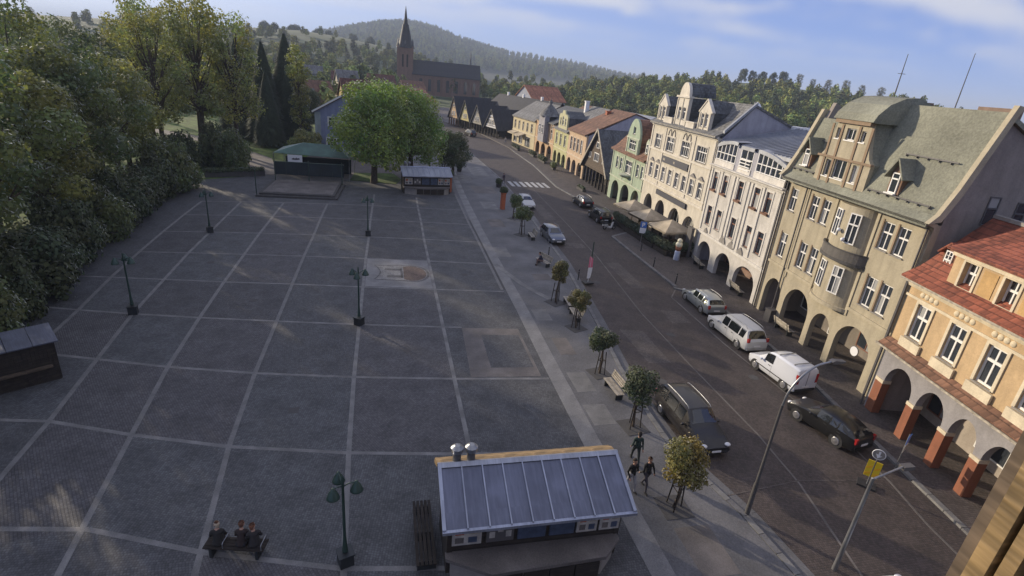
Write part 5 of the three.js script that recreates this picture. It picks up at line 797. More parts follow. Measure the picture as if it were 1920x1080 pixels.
// tall road lamps
{
  const t = thing('road_lamp', 'tall street lamp with arched arm at the near kerb', 'street lamp', 17.15, 0, 1.45, 0);
  new MB().lathe([[0.11, 0], [0.1, 1.6], [0.075, 1.7], [0.055, 5.6], [0, 5.6]], 0, 0, 0, 12).mesh('pole', M.stone_dark, t);
  new MB().tube([[0, 5.5, 0], [0.12, 6.3, 0], [0.5, 6.95, 0], [1.1, 7.3, -0.1], [1.9, 7.42, -0.2]], 0.045, 30, 8).mesh('arm', M.galv, t);
  new MB().ext([[0, 0], [0.5, 0.02], [0.62, 0.1], [0.1, 0.16], [-0.05, 0.1]], -0.11, 0.11).mesh('lamp_head', M.dark_frame, t).position.set(1.85, 7.34, -0.2);
  const u = thing('road_lamp', 'grey angled-arm lamp pole at the bottom of the street', 'street lamp', 19.0, Y_ROAD, 4.5, 0);
  new MB().lathe([[0.1, 0], [0.085, 1.0], [0.06, 4.55], [0, 4.55]], 0, 0, 0, 12).mesh('pole', M.galv, u);
  new MB().rod([0, 4.5, 0], [1.75, 4.62, -0.35], 0.045, 0.035, 8).mesh('arm', M.galv, u); new MB().bx(-0.05, -0.1, -0.12, 0.45, 0.06, 0.12).mesh('lamp_head', M.dark_frame, u).position.set(1.7, 4.6, -0.35);
}
// ------------------------------------------------------------ kiosks
function kiosk(label, x, z, turn, len, big) {
  const k = thing('kiosk', label, 'kiosk', x, 0, z, turn); const n = 9, pw = len / n; // local x along, z towards the viewer
  const eave = [2.55, 2.95], ridge = [3.45, 0.75], back = [3.1, 0.1]; // [y,z]
  for (let i = 0; i < n; i++) { const zm = big ? M.zinc : M.tin_grey; const u0 = i * pw + 0.012, u1 = (i + 1) * pw - 0.012; new MB().extX([[eave[1], eave[0]], [ridge[1], ridge[0]], [ridge[1], ridge[0] - 0.05], [eave[1], eave[0] - 0.05]], u0, u1).mesh('roof_panel', zm, k); }
  for (let i = 0; i <= n; i++) { const u = i * pw; new MB().extX([[eave[1] + 0.02, eave[0]], [eave[1] + 0.02, eave[0] + 0.06], [ridge[1], ridge[0] + 0.06], [ridge[1], ridge[0]]], u - (i === 0 ? 0.1 : 0.025), u + (i === n ? 0.1 : 0.025)).mesh('roof_rib', M.zinc_light, k); }
  new MB().bx(-0.1, eave[0] - 0.1, eave[1] - 0.02, len + 0.1, eave[0] + 0.01, eave[1] + 0.1).mesh('eave_gutter', M.zinc_light, k);
  new MB().extX([[ridge[1] + 0.15, ridge[0] - 0.01], [ridge[1], ridge[0] + 0.09], [ridge[1] - 0.15, ridge[0] + 0.0], [ridge[1] - 0.1, ridge[0] - 0.1]], -0.1, len + 0.1).mesh('ridge_cap', M.zinc_light, k);
  new MB().extX([[ridge[1] - 0.08, ridge[0]], [ridge[1] - 0.4, ridge[0] - 0.06], [back[1] - 0.1, back[0] + 0.08], [back[1] - 0.28, back[0] - 0.2], [back[1] - 0.2, back[0] - 0.25], [ridge[1] - 0.1, ridge[0] - 0.15]], -0.12, len + 0.05).mesh('rear_roof', M.wood_gold, k);
  new MB().extX([[2.45, 0], [2.45, 2.5], [0.75, 3.3], [0.1, 2.95], [0.1, 0]], 0.15, 0.35).mesh('end_wall', M.timber_dark, k); new MB().extX([[2.45, 0], [2.45, 2.5], [0.75, 3.3], [0.1, 2.95], [0.1, 0]], len - 0.35, len - 0.15).mesh('end_wall', M.timber_dark, k);
  new MB().bx(0.35, 0, 2.25, len - 0.35, 2.5, 2.4).mesh('front_wall', M.timber_dark, k); new MB().bx(0.35, 0, 0.12, len - 0.35, 2.9, 0.25).mesh('rear_wall', M.timber_dark, k);
  // notice boards
  const bs = [[0.3, 1.75, M.poster_paper], [2.15, 1.2, M.dark_frame], [3.5, 1.2, std('poster_blue' + (big ? 1 : 2), C(0.07, 0.10, 0.17), { rough: 0.6, map: 'patch', size: 0.7 })], [4.8, 1.0, M.dark_frame]]; const q = len / 6.85;
  for (const [u, w, m] of [[0.32, 1.05, M.poster_paper], [1.55, 1.0, M.dark_frame], [2.7, 1.05, bs[2][2]], [3.9, 0.95, bs[2][2]], [4.95, 0.8, M.poster_paper], [5.85, 0.8, M.poster_paper]]) { const b = new MB().bx(u * q, 1.3, 2.41, (u + w) * q, 2.2, 2.47).mesh('notice_board', m, k); if (m === M.dark_frame) for (let s = 0; s < 3; s++) new MB().bx((u + 0.1 + s * 0.3) * q, 1.5 + (s & 1) * 0.25, 2.472, (u + 0.3 + s * 0.3) * q, 1.78 + (s & 1) * 0.25, 2.48).mesh('notice', M.poster_paper, b); else if (m === M.poster_paper) for (let s = 0; s < 4; s++) new MB().bx((u + 0.1 + (s % 2) * w * 0.45) * q, 1.4 + (s >> 1) * 0.38, 2.472, (u + 0.1 + (s % 2) * w * 0.45 + w * 0.3) * q, 1.66 + (s >> 1) * 0.38, 2.478).mesh('notice', [M.granite_warm, bs[2][2], M.terracotta, M.bench_white][s], b); }
  // stone plinth with chamfered corners and shuttered counter below
  new MB().slab([[0.1, 2.42], [0.1, 2.7], [1.6, 3.55], [len - 1.0, 3.4], [len - 0.2, 2.7], [len - 0.2, 2.42]], 0.85, 1.0).mesh('counter_slab', M.granite_warm, k);
  new MB().slab([[0.3, 2.42], [0.3, 2.62], [1.65, 3.4], [len - 1.05, 3.27], [len - 0.35, 2.62], [len - 0.35, 2.42]], 0, 0.85).mesh('plinth', M.stone_grey, k);
  for (let s = 0; s < 4; s++) { const u0 = lerp(1.8, len - 1.2, s / 4) + 0.03, u1 = lerp(1.8, len - 1.2, (s + 1) / 4) - 0.03; new MB().bx(u0, 0.1, 3.3, u1, 0.8, 3.44).mesh('shutter', M.timber_dark, k); }
  for (const u of [0.62, 1.15]) { const c = new MB().cyl(u * q, 3.3, 0.55, 0.16, 0.16, 0.55, 12).mesh('flue', M.dark_frame, k); new MB().cyl(u * q, 3.85, 0.55, 0.22, 0.24, 0.18, 12).cyl(u * q, 4.03, 0.55, 0.24, 0.1, 0.1, 12).mesh('flue_cap', M.galv, c); }
  return k;
}
kiosk('near kiosk with blue-grey sheet roof and notice boards', 3.7, 0.15, 0.0, 6.85, true);
kiosk('far kiosk with notice boards beneath the lindens', 3.8, -61.6, 0.12, 6.9, false);
{
  const b = thing('slatted_bench', 'dark slatted bench along the left end of the near kiosk', 'bench', 3.2, 0, 1.0, 0);
  for (let k = 0; k < 5; k++) new MB().bx(-0.38 + k * 0.15, 0.42, -1.55, -0.27 + k * 0.15, 0.47, 1.55).mesh('slat', M.timber_dark, b); for (const z of [-1.3, 0, 1.3]) new MB().bx(-0.34, 0, z - 0.05, 0.34, 0.42, z + 0.05).mesh('leg', M.iron, b);
}
// wooden shed under the trees at the left edge
{
  const s = thing('wooden_shed', 'dark wooden shed with pale sheet roof under the left trees', 'shed', -16.3, 0, -11.9, 0.62); s.scale.set(0.8, 0.95, 0.8);
  for (let k = 0; k < 16; k++) { new MB().bx(-1.6 + k * 0.2, 0, 1.0, -1.41 + k * 0.2, 2.3, 1.05).mesh('plank', M.timber_dark, s); } for (let k = 0; k < 10; k++) new MB().bx(1.6, 0, -1.0 + k * 0.2, 1.65, 2.3 , -0.81 + k * 0.2).mesh('plank', M.timber_dark, s);
  new MB().bx(-1.6, 0, -1, 1.58, 2.25, 0.98).mesh('body', M.timber_dark, s); for (let k = 0; k < 3; k++) new MB().extX([[1.25, 2.3], [1.25, 2.36], [-1.25, 2.6], [-1.25, 2.54]], -1.85 + k * 1.24, -0.64 + k * 1.24).mesh('roof_panel', M.zinc, s);
  new MB().bx(-1.3, 0.9, 1.05, 1.3, 1.0, 1.35).mesh('counter', M.timber, s);
}
// ------------------------------------------------------------ stage
{
  const s = thing('stage', 'low stepped wooden stage with posts and dark back screen', 'stage', -13.9, 0, -54.0, -0.04);
  new MB().bx(0, 0, -9.2, 9.7, 0.22, 0).mesh('lower_step', M.stone_dark, s); new MB().bx(0.35, 0.22, -8.9, 9.3, 0.45, -0.4).mesh('upper_step', M.stone_dark, s);
  for (let k = 0; k < 22; k++) new MB().bx(0.7 + k * 0.38, 0.45, -8.6, 1.06 + k * 0.38, 0.5, -0.8).mesh('deck_plank', M.granite_warm, s);
  for (const [x, z] of [[0.12, -0.2], [0.6, -8.3], [9.4, -8.3], [5, -8.3]]) new MB().cyl(x, 0.2, z, 0.06, 0.06, 3.1, 8).mesh('post', M.green_iron, s);
  for (let k = 0; k < 6; k++) new MB().bx(0.55 + k * 1.52, 1.25, -8.42, 2.05 + k * 1.52, 2.95, -8.36).mesh('screen_panel', M.screen_dark, s); new MB().bx(0.5, 2.95, -8.46, 9.7, 3.05, -8.32).mesh('screen_rail', M.green_iron, s);
  const t = thing('market_tent', 'green tarpaulin tent with white banner behind the stage', 'tent', -8.9, 0, -67.8, -0.06); const A = [0.4, 4.7, -1.5];
  const cs = [[-4.8, 3.5, 1.6], [5.6, 3.3, 1.6], [5.6, 3.5, -4.6], [-4.8, 3.5, -4.6]], R0 = [-1.2, 4.75, -1.5], R1 = [3.4, 4.6, -1.5]; const b = new MB(); const two = (...p) => { b.quad(...p); b.quad(...p.slice().reverse().map((q) => [q[0], q[1] - 0.03, q[2]])); };
  two(cs[0], cs[1], R1, R0); two(cs[2], cs[3], R0, R1); two(cs[3], cs[0], R0, R0); two(cs[1], cs[2], R1, R1); b.mesh('tarpaulin', M.canvas_green, t);
  for (const c of cs) new MB().cyl(c[0], 0, c[2], 0.05, 0.05, c[1], 8).mesh('pole', M.galv, t); const bn = new MB().bx(-2.9, 2.3, 1.62, -0.9, 3.35, 1.66).mesh('banner', M.white_plastic, t); new MB().ext([[-2.4, 2.75], [-2.1, 2.95], [-1.9, 2.85], [-1.7, 3.0], [-1.6, 2.9], [-1.3, 2.95], [-1.25, 2.72], [-1.7, 2.65], [-2.2, 2.66]], 1.662, 1.67).mesh('banner_mark', M.dark_frame, bn);
  new MB().bx(-4.5, 0, -4.2, 5.2, 2.2, -4.1).mesh('back_sheet', M.screen_dark, t);
  const h = thing('low_hedge_wall', 'low dark wall with hedge at the far left end of the square', 'wall', -16.4, 0, -66.8, 0.42); new MB().bx(-6.5, 0, -0.2, 1.2, 0.75, 0.2).mesh('wall', M.stone_dark, h); const lv = leaves(Array.from({ length: 14 }, (_, i) => [-6.3 + i * 0.55, 0.95, 0, 0.42]), 2600, 0.09, 0.08, 707); mesh('hedge', lv, M.leaf_dark, h);
}
// red posts with ball bushes
for (const [x, z, l, H] of [[10.9, -61.4, 'red post with ball bush at the corner of the far kiosk', 2.3], [17.0, -52.1, 'red post with ball bush beside the white car', 2.1]]) { const p = thing('planter_post', l, 'planter', x, 0, z, 0.2, 'red planter posts'); new MB().bx(-0.26, 0, -0.26, 0.26, H, 0.26).bx(-0.32, H, -0.32, 0.32, H + 0.1, 0.32).mesh('post', M.terracotta, p); mesh('bush', leaves([[0, H + 0.55, 0, 0.5], [0.25, H + 0.4, 0.1, 0.35], [-0.2, H + 0.4, 0, 0.35]], 1100, 0.07, 0.06, 719), M.leaf_dark, p); }
for (const [x, z, l] of [[19.3, -66.5, 'dark ball bush in a low tub left of the crossing'], [14.5, -78.5, 'low dark planter box on the promenade beyond the far kiosk']]) { const p = thing('planter_tub', l, 'planter', x, 0, z, 0.3, 'low tubs on the promenade'); new MB().lathe([[0, 0], [0.35, 0], [0.5, 0.5], [0.42, 0.5], [0.4, 0.42], [0, 0.42]], 0, 0, 0, 12).mesh('tub', M.stone_dark, p); mesh('bush', leaves([[0, 0.95, 0, 0.55]], 900, 0.08, 0.06, 723), M.leaf_dark, p); }
// ------------------------------------------------------------ benches
{
  const t = thing('white_bench', 'white bench beside the second nearest street tree', 'bench', 14.65, 0, -8.2, 0.05 + Math.PI / 2, 'white benches'); // local x along the seat
  for (let k = 0; k < 4; k++) new MB().bx(-0.95, 0.42, -0.08 + k * 0.125, 0.95, 0.46, 0.03 + k * 0.125).mesh('seat_slat', M.bench_white, t);
  for (let k = 0; k < 4; k++) { const y = 0.55 + k * 0.115, z = 0.44 + k * 0.04; new MB().bx(-0.95, y, z, 0.95, y + 0.1, z + 0.035).mesh('back_slat', M.bench_white, t); }
  for (const x of [-0.75, 0.75]) new MB().bx(x - 0.03, 0, -0.05, x + 0.03, 0.42, 0.4).bar([x, 0.42, 0.42], [x, 1.0, 0.6], 0.05).mesh('leg', M.iron, t);
  const spots = [[15.9, -20.6, 1.62, 'white bench beneath the olive street tree'], [16.45, -30.2, 1.2, 'white bench with the seated person'], [32.35, -15.4, -1.5, 'pale bench under the arches of the beige house'], [33.4, -23.2, -1.45, 'pale bench in front of the white house arcade, right'], [33.7, -30.3, -1.45, 'pale bench in front of the white house arcade, left'], [17.5, -38.9, 1.6, 'white bench beside the parked grey car']];
  for (const [x, z, a, l] of spots) copy(t, x, 0, z, a, l); copy(t, 15.7, 0, -18.4, 1.62, 'white bench nearest below the olive street tree');
}
{
  const b = thing('dark_bench', 'long dark bench with three seated people at the bottom of the square', 'bench', -3.45, 0, 0.72, -0.2);
  for (let k = 0; k < 4; k++) new MB().bx(-1.05, 0.42, -0.28 + k * 0.14, 1.05, 0.47, -0.16 + k * 0.14).mesh('slat', M.timber_dark, b); for (const x of [-0.8, 0.8]) new MB().bx(x - 0.05, 0, -0.25, x + 0.05, 0.42, 0.25).mesh('leg', M.iron, b);
  for (const x of [-0.35, 0.98]) new MB().tube([[x, 0.45, -0.25], [x, 0.68, -0.24], [x, 0.7, 0], [x, 0.68, 0.22], [x, 0.45, 0.24]], 0.018, 16, 6).mesh('arm_rest', M.galv, b);
}
// bins, boxes under the arcades
solo('electric_cabinet', 'dark cabinet beside the pale bench under the beige house arches', 'cabinet', new MB().bx(-0.35, 0, -0.3, 0.35, 1.0, 0.3).bx(-0.39, 1.0, -0.34, 0.39, 1.05, 0.34).geom(), M.dark_frame, 32.4, 0, -17.4, 0.1);
{ const w = thing('wall_sign', 'white round sign hanging in the right arch of the beige house', 'sign', 31.55, 2.1, -8.5, 1.5); new MB().geo(new THREE.CylinderGeometry(0.33, 0.33, 0.05, 20).rotateX(Math.PI / 2)).mesh('disc', M.white_plastic, w); new MB().geo(new THREE.TorusGeometry(0.33, 0.03, 6, 20)).mesh('rim_ring', M.dark_frame, w); new MB().rod([0, 0.33, 0], [0, 1.2, 0], 0.012).mesh('hanger', M.iron, w); }
// ------------------------------------------------------------ signs, bollards, banner
{
  const y = thing('guide_sign', 'pair of yellow striped plates with round sign on a pole at the kerb', 'traffic sign', 24.5, Y_ROAD, 0.5, -0.85);
  new MB().bx(-0.4, 0, -0.3, 0.4, 0.1, 0.3).mesh('foot', M.black_plastic, y); new MB().rod([0, 0, 0], [0, 2.1, 0], 0.03).mesh('pole', M.galv, y);
  for (const s of [-1, 1]) { const p = new MB().bx(s * 0.16 - 0.13, 0.55, 0.03, s * 0.16 + 0.13, 1.45, 0.06).mesh('plate', M.yellow_sign, y); new MB().ext([[s * 0.16 - 0.1, 0.6], [s * 0.16 + 0.1, 0.75], [s * 0.16 + 0.1, 0.85], [s * 0.16 - 0.1, 0.7]], 0.061, 0.066).ext([[s * 0.16 - 0.1, 0.95], [s * 0.16 + 0.1, 1.1], [s * 0.16 + 0.1, 1.2], [s * 0.16 - 0.1, 1.05]], 0.061, 0.066).mesh('plate_stripe', std('amber', C(0.8, 0.40, 0.02), { rough: 0.4 }), p); }
  const d = new MB().geo(new THREE.CylinderGeometry(0.27, 0.27, 0.03, 20).rotateX(Math.PI / 2)).mesh('disc', M.stone_grey, y); d.position.set(0, 1.85, 0.03); new MB().geo(new THREE.TorusGeometry(0.26, 0.022, 6, 20)).mesh('disc_ring', M.white_plastic, d); new MB().ext([[-0.03, 0.18], [0.05, 0.18], [0.05, -0.05], [0.14, -0.02], [-0.02, -0.2], [-0.12, 0.02], [-0.03, 0]], 0.02, 0.03).mesh('disc_arrow', M.white_plastic, d);
  const b = thing('parking_sign', 'blue sign with white plate on a pole by the yellow house', 'traffic sign', 26.9, Y_ROAD, -0.2, 0.45); new MB().rod([0, 0, 0], [0, 2.3, 0], 0.03).mesh('pole', M.galv, b); new MB().bx(-0.25, 1.75, 0.03, 0.25, 2.25, 0.05).mesh('plate', M.blue_sign, b); new MB().bx(-0.25, 1.3, 0.03, 0.25, 1.7, 0.05).mesh('lower_plate', M.poster_paper, b);
  const c = thing('parking_sign', 'blue and white parking sign in front of the parasols', 'traffic sign', 30.6, 0, -38.1, -0.4); new MB().rod([0, 0, 0], [0, 2.6, 0], 0.03).mesh('pole', M.galv, c); const pl = new MB().bx(-0.35, 1.85, 0.03, 0.35, 2.55, 0.06).mesh('plate', M.blue_sign, c); new MB().geo(textGeo('P', 0.5, 0.01)).mesh('plate_letter', M.white_plastic, pl).position.set(0, 2.2, 0.061); new MB().bx(-0.35, 1.2, 0.03, 0.35, 1.82, 0.06).mesh('lower_plate', M.white_plastic, c);
  const f = thing('banner_flag', 'red and white feather banner on a dark foot at the kerb', 'banner', 19.55, Y_ROAD + 0.1, -25.6, 0.2); new MB().bx(-0.45, 0, -0.35, 0.45, 0.12, 0.35).mesh('foot', M.black_plastic, f); new MB().rod([0, 0.1, 0], [0, 2.5, 0], 0.02).mesh('mast', M.white_plastic, f); const fl = (a, bb) => { const p = []; for (let i = 0; i <= 10; i++) { const t = lerp(a, bb, i / 10); p.push([0.16 + 0.12 * Math.sin(t * 3) * (1 - 0.4 * t) - (t > 0.9 ? (t - 0.9) * 2 : 0), 0.45 + t * 2.05]); } return [[-0.16, 0.45 + a * 2.05], ...p, [-0.16, 0.45 + bb * 2.05]]; }; new MB().ext(fl(0, 0.5), -0.012, 0.012).mesh('lower_cloth', M.white_plastic, f); new MB().ext(fl(0.5, 1), -0.012, 0.012).mesh('upper_cloth', M.pink_flag, f);
  const p = thing('dark_pole', 'dark slender post in the road behind the feather banner', 'pole', 20.3, Y_ROAD, -27.3, 0); new MB().lathe([[0.12, 0], [0.1, 0.5], [0.06, 0.6], [0.05, 3.4], [0, 3.5]], 0, 0, 0, 10).mesh('post', M.green_iron, p);
  const bl = [[18.9, -26.4, 'thin bollard beside the feather banner'], [28.3, -30.1, 'thin bollard on the right pavement, second from the silver car'], [28.3, -25.5, 'thin bollard on the right pavement nearest the silver car'], [29.3, -35.2, 'thin bollard on the right pavement in front of the parasols'], [17.9, -32.8, 'thin bollard on the promenade behind the seated person']];
  const bo = thing('bollard', bl[0][2], 'bollard', bl[0][0], 0, bl[0][1], 0, 'thin bollards'); new MB().lathe([[0.07, 0], [0.055, 0.05], [0.045, 0.9], [0.06, 0.92], [0.05, 1.0], [0, 1.02]], 0, 0, 0, 10).mesh('post', M.iron, bo); new MB().cyl(0, 0.78, 0, 0.05, 0.05, 0.06, 10).mesh('band', M.galv, bo); for (const [x, z, l] of bl.slice(1)) copy(bo, x, 0, z, 0, l);
  // ice-cream figure
  const ic = thing('ice_cream_figure', 'giant ice-cream cone figure with advertising board beside the hedge', 'figure', 32.1, 0, -32.4, -1.4); new MB().lathe([[0, 0], [0.34, 0], [0.3, 0.9], [0.24, 1.0], [0, 1.0]], 0, 0, 0, 12).mesh('base_board', std('pale_blue', C(0.42, 0.48, 0.62), { rough: 0.6 }), ic); new MB().lathe([[0, 1.0], [0.22, 1.0], [0.34, 1.45], [0, 1.45]], 0, 0, 0, 14).mesh('cone', M.tile_orange, ic); new MB().geo(new THREE.SphereGeometry(0.36, 16, 12), new THREE.Matrix4().makeTranslation(0, 1.68, 0)).geo(new THREE.SphereGeometry(0.26, 16, 12), new THREE.Matrix4().makeTranslation(0.02, 2.1, 0)).mesh('scoops', std('cream_white', C(0.74, 0.70, 0.52), { rough: 0.5 }), ic);
}
// ------------------------------------------------------------ cafe terrace
{
  const spots = [[33.0, -46.2, 'tan parasol farthest from the camera on the terrace'], [33.0, -41.5, 'tan parasol in the middle of the terrace'], [33.2, -36.6, 'nearest tan parasol above the dark hedge']];
  const t = thing('parasol', spots[0][2], 'parasol', spots[0][0], 0, spots[0][1], 0.12, 'square tan parasols'); const b = new MB(), w = 1.9, lo = 2.35, hi = 3.3; const cs = [[-w, lo, w], [w, lo, w], [w, lo, -w], [-w, lo, -w]]; for (let k = 0; k < 4; k++) { const p = cs[k], q = cs[(k + 1) % 4]; const m = [(p[0] + q[0]) / 2, lo - 0.02, (p[2] + q[2]) / 2]; b.tri(p, m, [0, hi, 0]).tri(m, q, [0, hi, 0]); b.tri([p[0], p[1] - 0.03, p[2]], [0, hi - 0.03, 0], [q[0], q[1] - 0.03, q[2]]); b.quad(p, [p[0], lo - 0.2, p[2]], [q[0], lo - 0.2, q[2]], q); b.quad(q, [q[0], lo - 0.2, q[2]], [p[0], lo - 0.2, p[2]], p); } b.mesh('canopy', M.canvas_tan, t);
  new MB().cyl(0, 0, 0, 0.05, 0.05, 3.1, 10).mesh('pole', M.timber, t); new MB().bx(-0.5, 0, -0.5, 0.5, 0.12, 0.5).mesh('foot', M.stone_dark, t); for (const c of cs) new MB().bar([0, 2.2, 0], [c[0] * 0.6, lo + 0.2, c[2] * 0.6], 0.03).mesh('stretcher', M.timber, t);
  copy(t, spots[1][0], 0, spots[1][1], 0.1, spots[1][2]); copy(t, spots[2][0], 0, spots[2][1], 0.09, spots[2][2]);
  const hl = ['dark hedge in planters along the terrace, farthest box', 'dark hedge box on the terrace, second from the far end', 'dark hedge box on the terrace, behind the parking sign', 'dark hedge box on the terrace, beside the ice-cream figure', 'dark hedge box closing the near end of the terrace'];
  [[31.0, -45, 3.4, 0], [31.05, -41.4, 3.4, 0], [31.2, -37.9, 3.2, 0], [31.5, -34.8, 2.6, 0], [33.2, -33.5, 2.8, 1]].forEach(([x, z, L, q], i) => { const h = thing('terrace_hedge', hl[i], 'hedge', x, 0, z, q ? 0.1 : Math.PI / 2 + 0.08, 'terrace hedge boxes'); new MB().bx(-L / 2, 0, -0.25, L / 2, 0.5, 0.25).mesh('box', M.timber_dark, h); mesh('hedge', leaves(Array.from({ length: 8 }, (_, k) => [-L / 2 + 0.2 + k * (L - 0.4) / 7, 1.0 + (k % 2) * 0.25, 0, 0.45]), 2400, 0.08, 0.08, 730 + i), M.needle, h); });
  for (const [x, z, l] of [[33.2, -44.6, 'round table under the far parasol'], [33.1, -40.6, 'round table under the middle parasol'], [33.6, -37.2, 'round table under the near parasol']]) { const d = thing('cafe_table', l, 'table', x + 0.7, 0, z, 0, 'terrace tables'); new MB().cyl(0, 0.7, 0, 0.45, 0.45, 0.04, 16).mesh('top', M.timber, d); new MB().cyl(0, 0, 0, 0.04, 0.04, 0.7, 8).cyl(0, 0, 0, 0.25, 0.22, 0.04, 12).mesh('pedestal', M.iron, d); for (const s of [-1, 1]) { const c = thing('cafe_chair', (s < 0 ? 'dark chair on the far side of the ' : 'dark chair on the near side of the ') + l, 'chair', x + 0.7, 0, z + s * 0.75, s > 0 ? 0 : Math.PI, 'terrace chairs'); new MB().bx(-0.22, 0.43, -0.22, 0.22, 0.47, 0.22).mesh('seat', M.timber_dark, c); new MB().bx(-0.22, 0.5, 0.2, 0.22, 0.9, 0.24).mesh('backrest', M.timber_dark, c); for (const [a, e] of [[-1, -1], [1, -1], [-1, 1], [1, 1]]) new MB().bx(a * 0.2 - 0.02, 0, e * 0.2 - 0.02, a * 0.2 + 0.02, 0.43, e * 0.2 + 0.02).mesh('leg', M.iron, c); } }
  solo('menu_board', 'dark menu cabinet between cream and white houses', 'cabinet', new MB().bx(-0.5, 0, -0.15, 0.5, 3.2, 0.15).bx(-0.55, 3.2, -0.2, 0.55, 3.3, 0.2).geom(), M.dark_frame, 33.9, 0, -33.6, 1.5);
  // hedge boxes and small shrubs on the far right pavement
  const fl = ['low dark hedge box in front of the peach house', 'low dark hedge box in front of the lime house', 'small green shrub in front of the cream row house', 'low dark planter on the pavement by the far parked car', 'dark hedge in front of the pale yellow house'];
  [[34.2, -103, 4, 0.9], [34.4, -95, 4.5, 1.1], [34.2, -86, 1.2, 1.2], [33.4, -67, 2.8, 0.4], [32.6, -113, 6, 0.8]].forEach(([x, z, L, H], i) => { const h = thing('street_hedge', fl[i], 'hedge', x, 0, z, Math.PI / 2 + 0.02, 'planters on the far pavement'); new MB().bx(-L / 2, 0, -0.3, L / 2, 0.4, 0.3).mesh('box', M.stone_dark, h); mesh('hedge', leaves(Array.from({ length: 7 }, (_, k) => [-L / 2 + 0.3 + k * (L - 0.6) / 6, 0.4 + H * 0.45, 0, H * 0.55]), 1300, 0.11, 0.1, 760 + i), i === 2 ? M.leaf_green : M.leaf_dark, h); });
}
// ------------------------------------------------------------ the corner of the building the view is taken from
{
  const n = thing('near_wall_corner', 'golden rough-boarded house whose corner fills the bottom right edge', 'building', 4.2, 0, 15.3, -0.04); const r = rng(55);
  new MB().bx(0.05, -0.2, 0.05, 9.0, 19.5, 10).mesh('core', std('gold_board', C(0.24, 0.155, 0.055), { map: 'bark', size: 0.8, bump: 'bark', bumpScale: 0.03, rough: 0.7 }), n);
  for (let k = 0; k < 30; k++) { const w = 0.03 + r() * 0.06, x = k * 0.07; new MB().bx(x, -0.2, -0.02 - r() * 0.04, x + w, 19.5, 0.06).mesh('board', [M.gold_board, M.wood_gold, M.timber, M.gold_board][(r() * 4) | 0], n); const z = 0.02 + k * 0.09; new MB().bx(-0.02 - r() * 0.04, -0.2, z, 0.06, 19.5, z + w * 1.2).mesh('board', [M.wood_gold, M.gold_board, M.timber, M.gold_board][(r() * 4) | 0], n); }
}
// ------------------------------------------------------------ vehicles: local x forward, y up
function carPaint(name, r, g, b, metal = 0.3) { return M[name] || std(name, C(r, g, b), { rough: 0.35, metal, clearcoat: r + g + b < 0.1 ? 0.3 : 1, clearcoatRoughness: 0.08 }); }
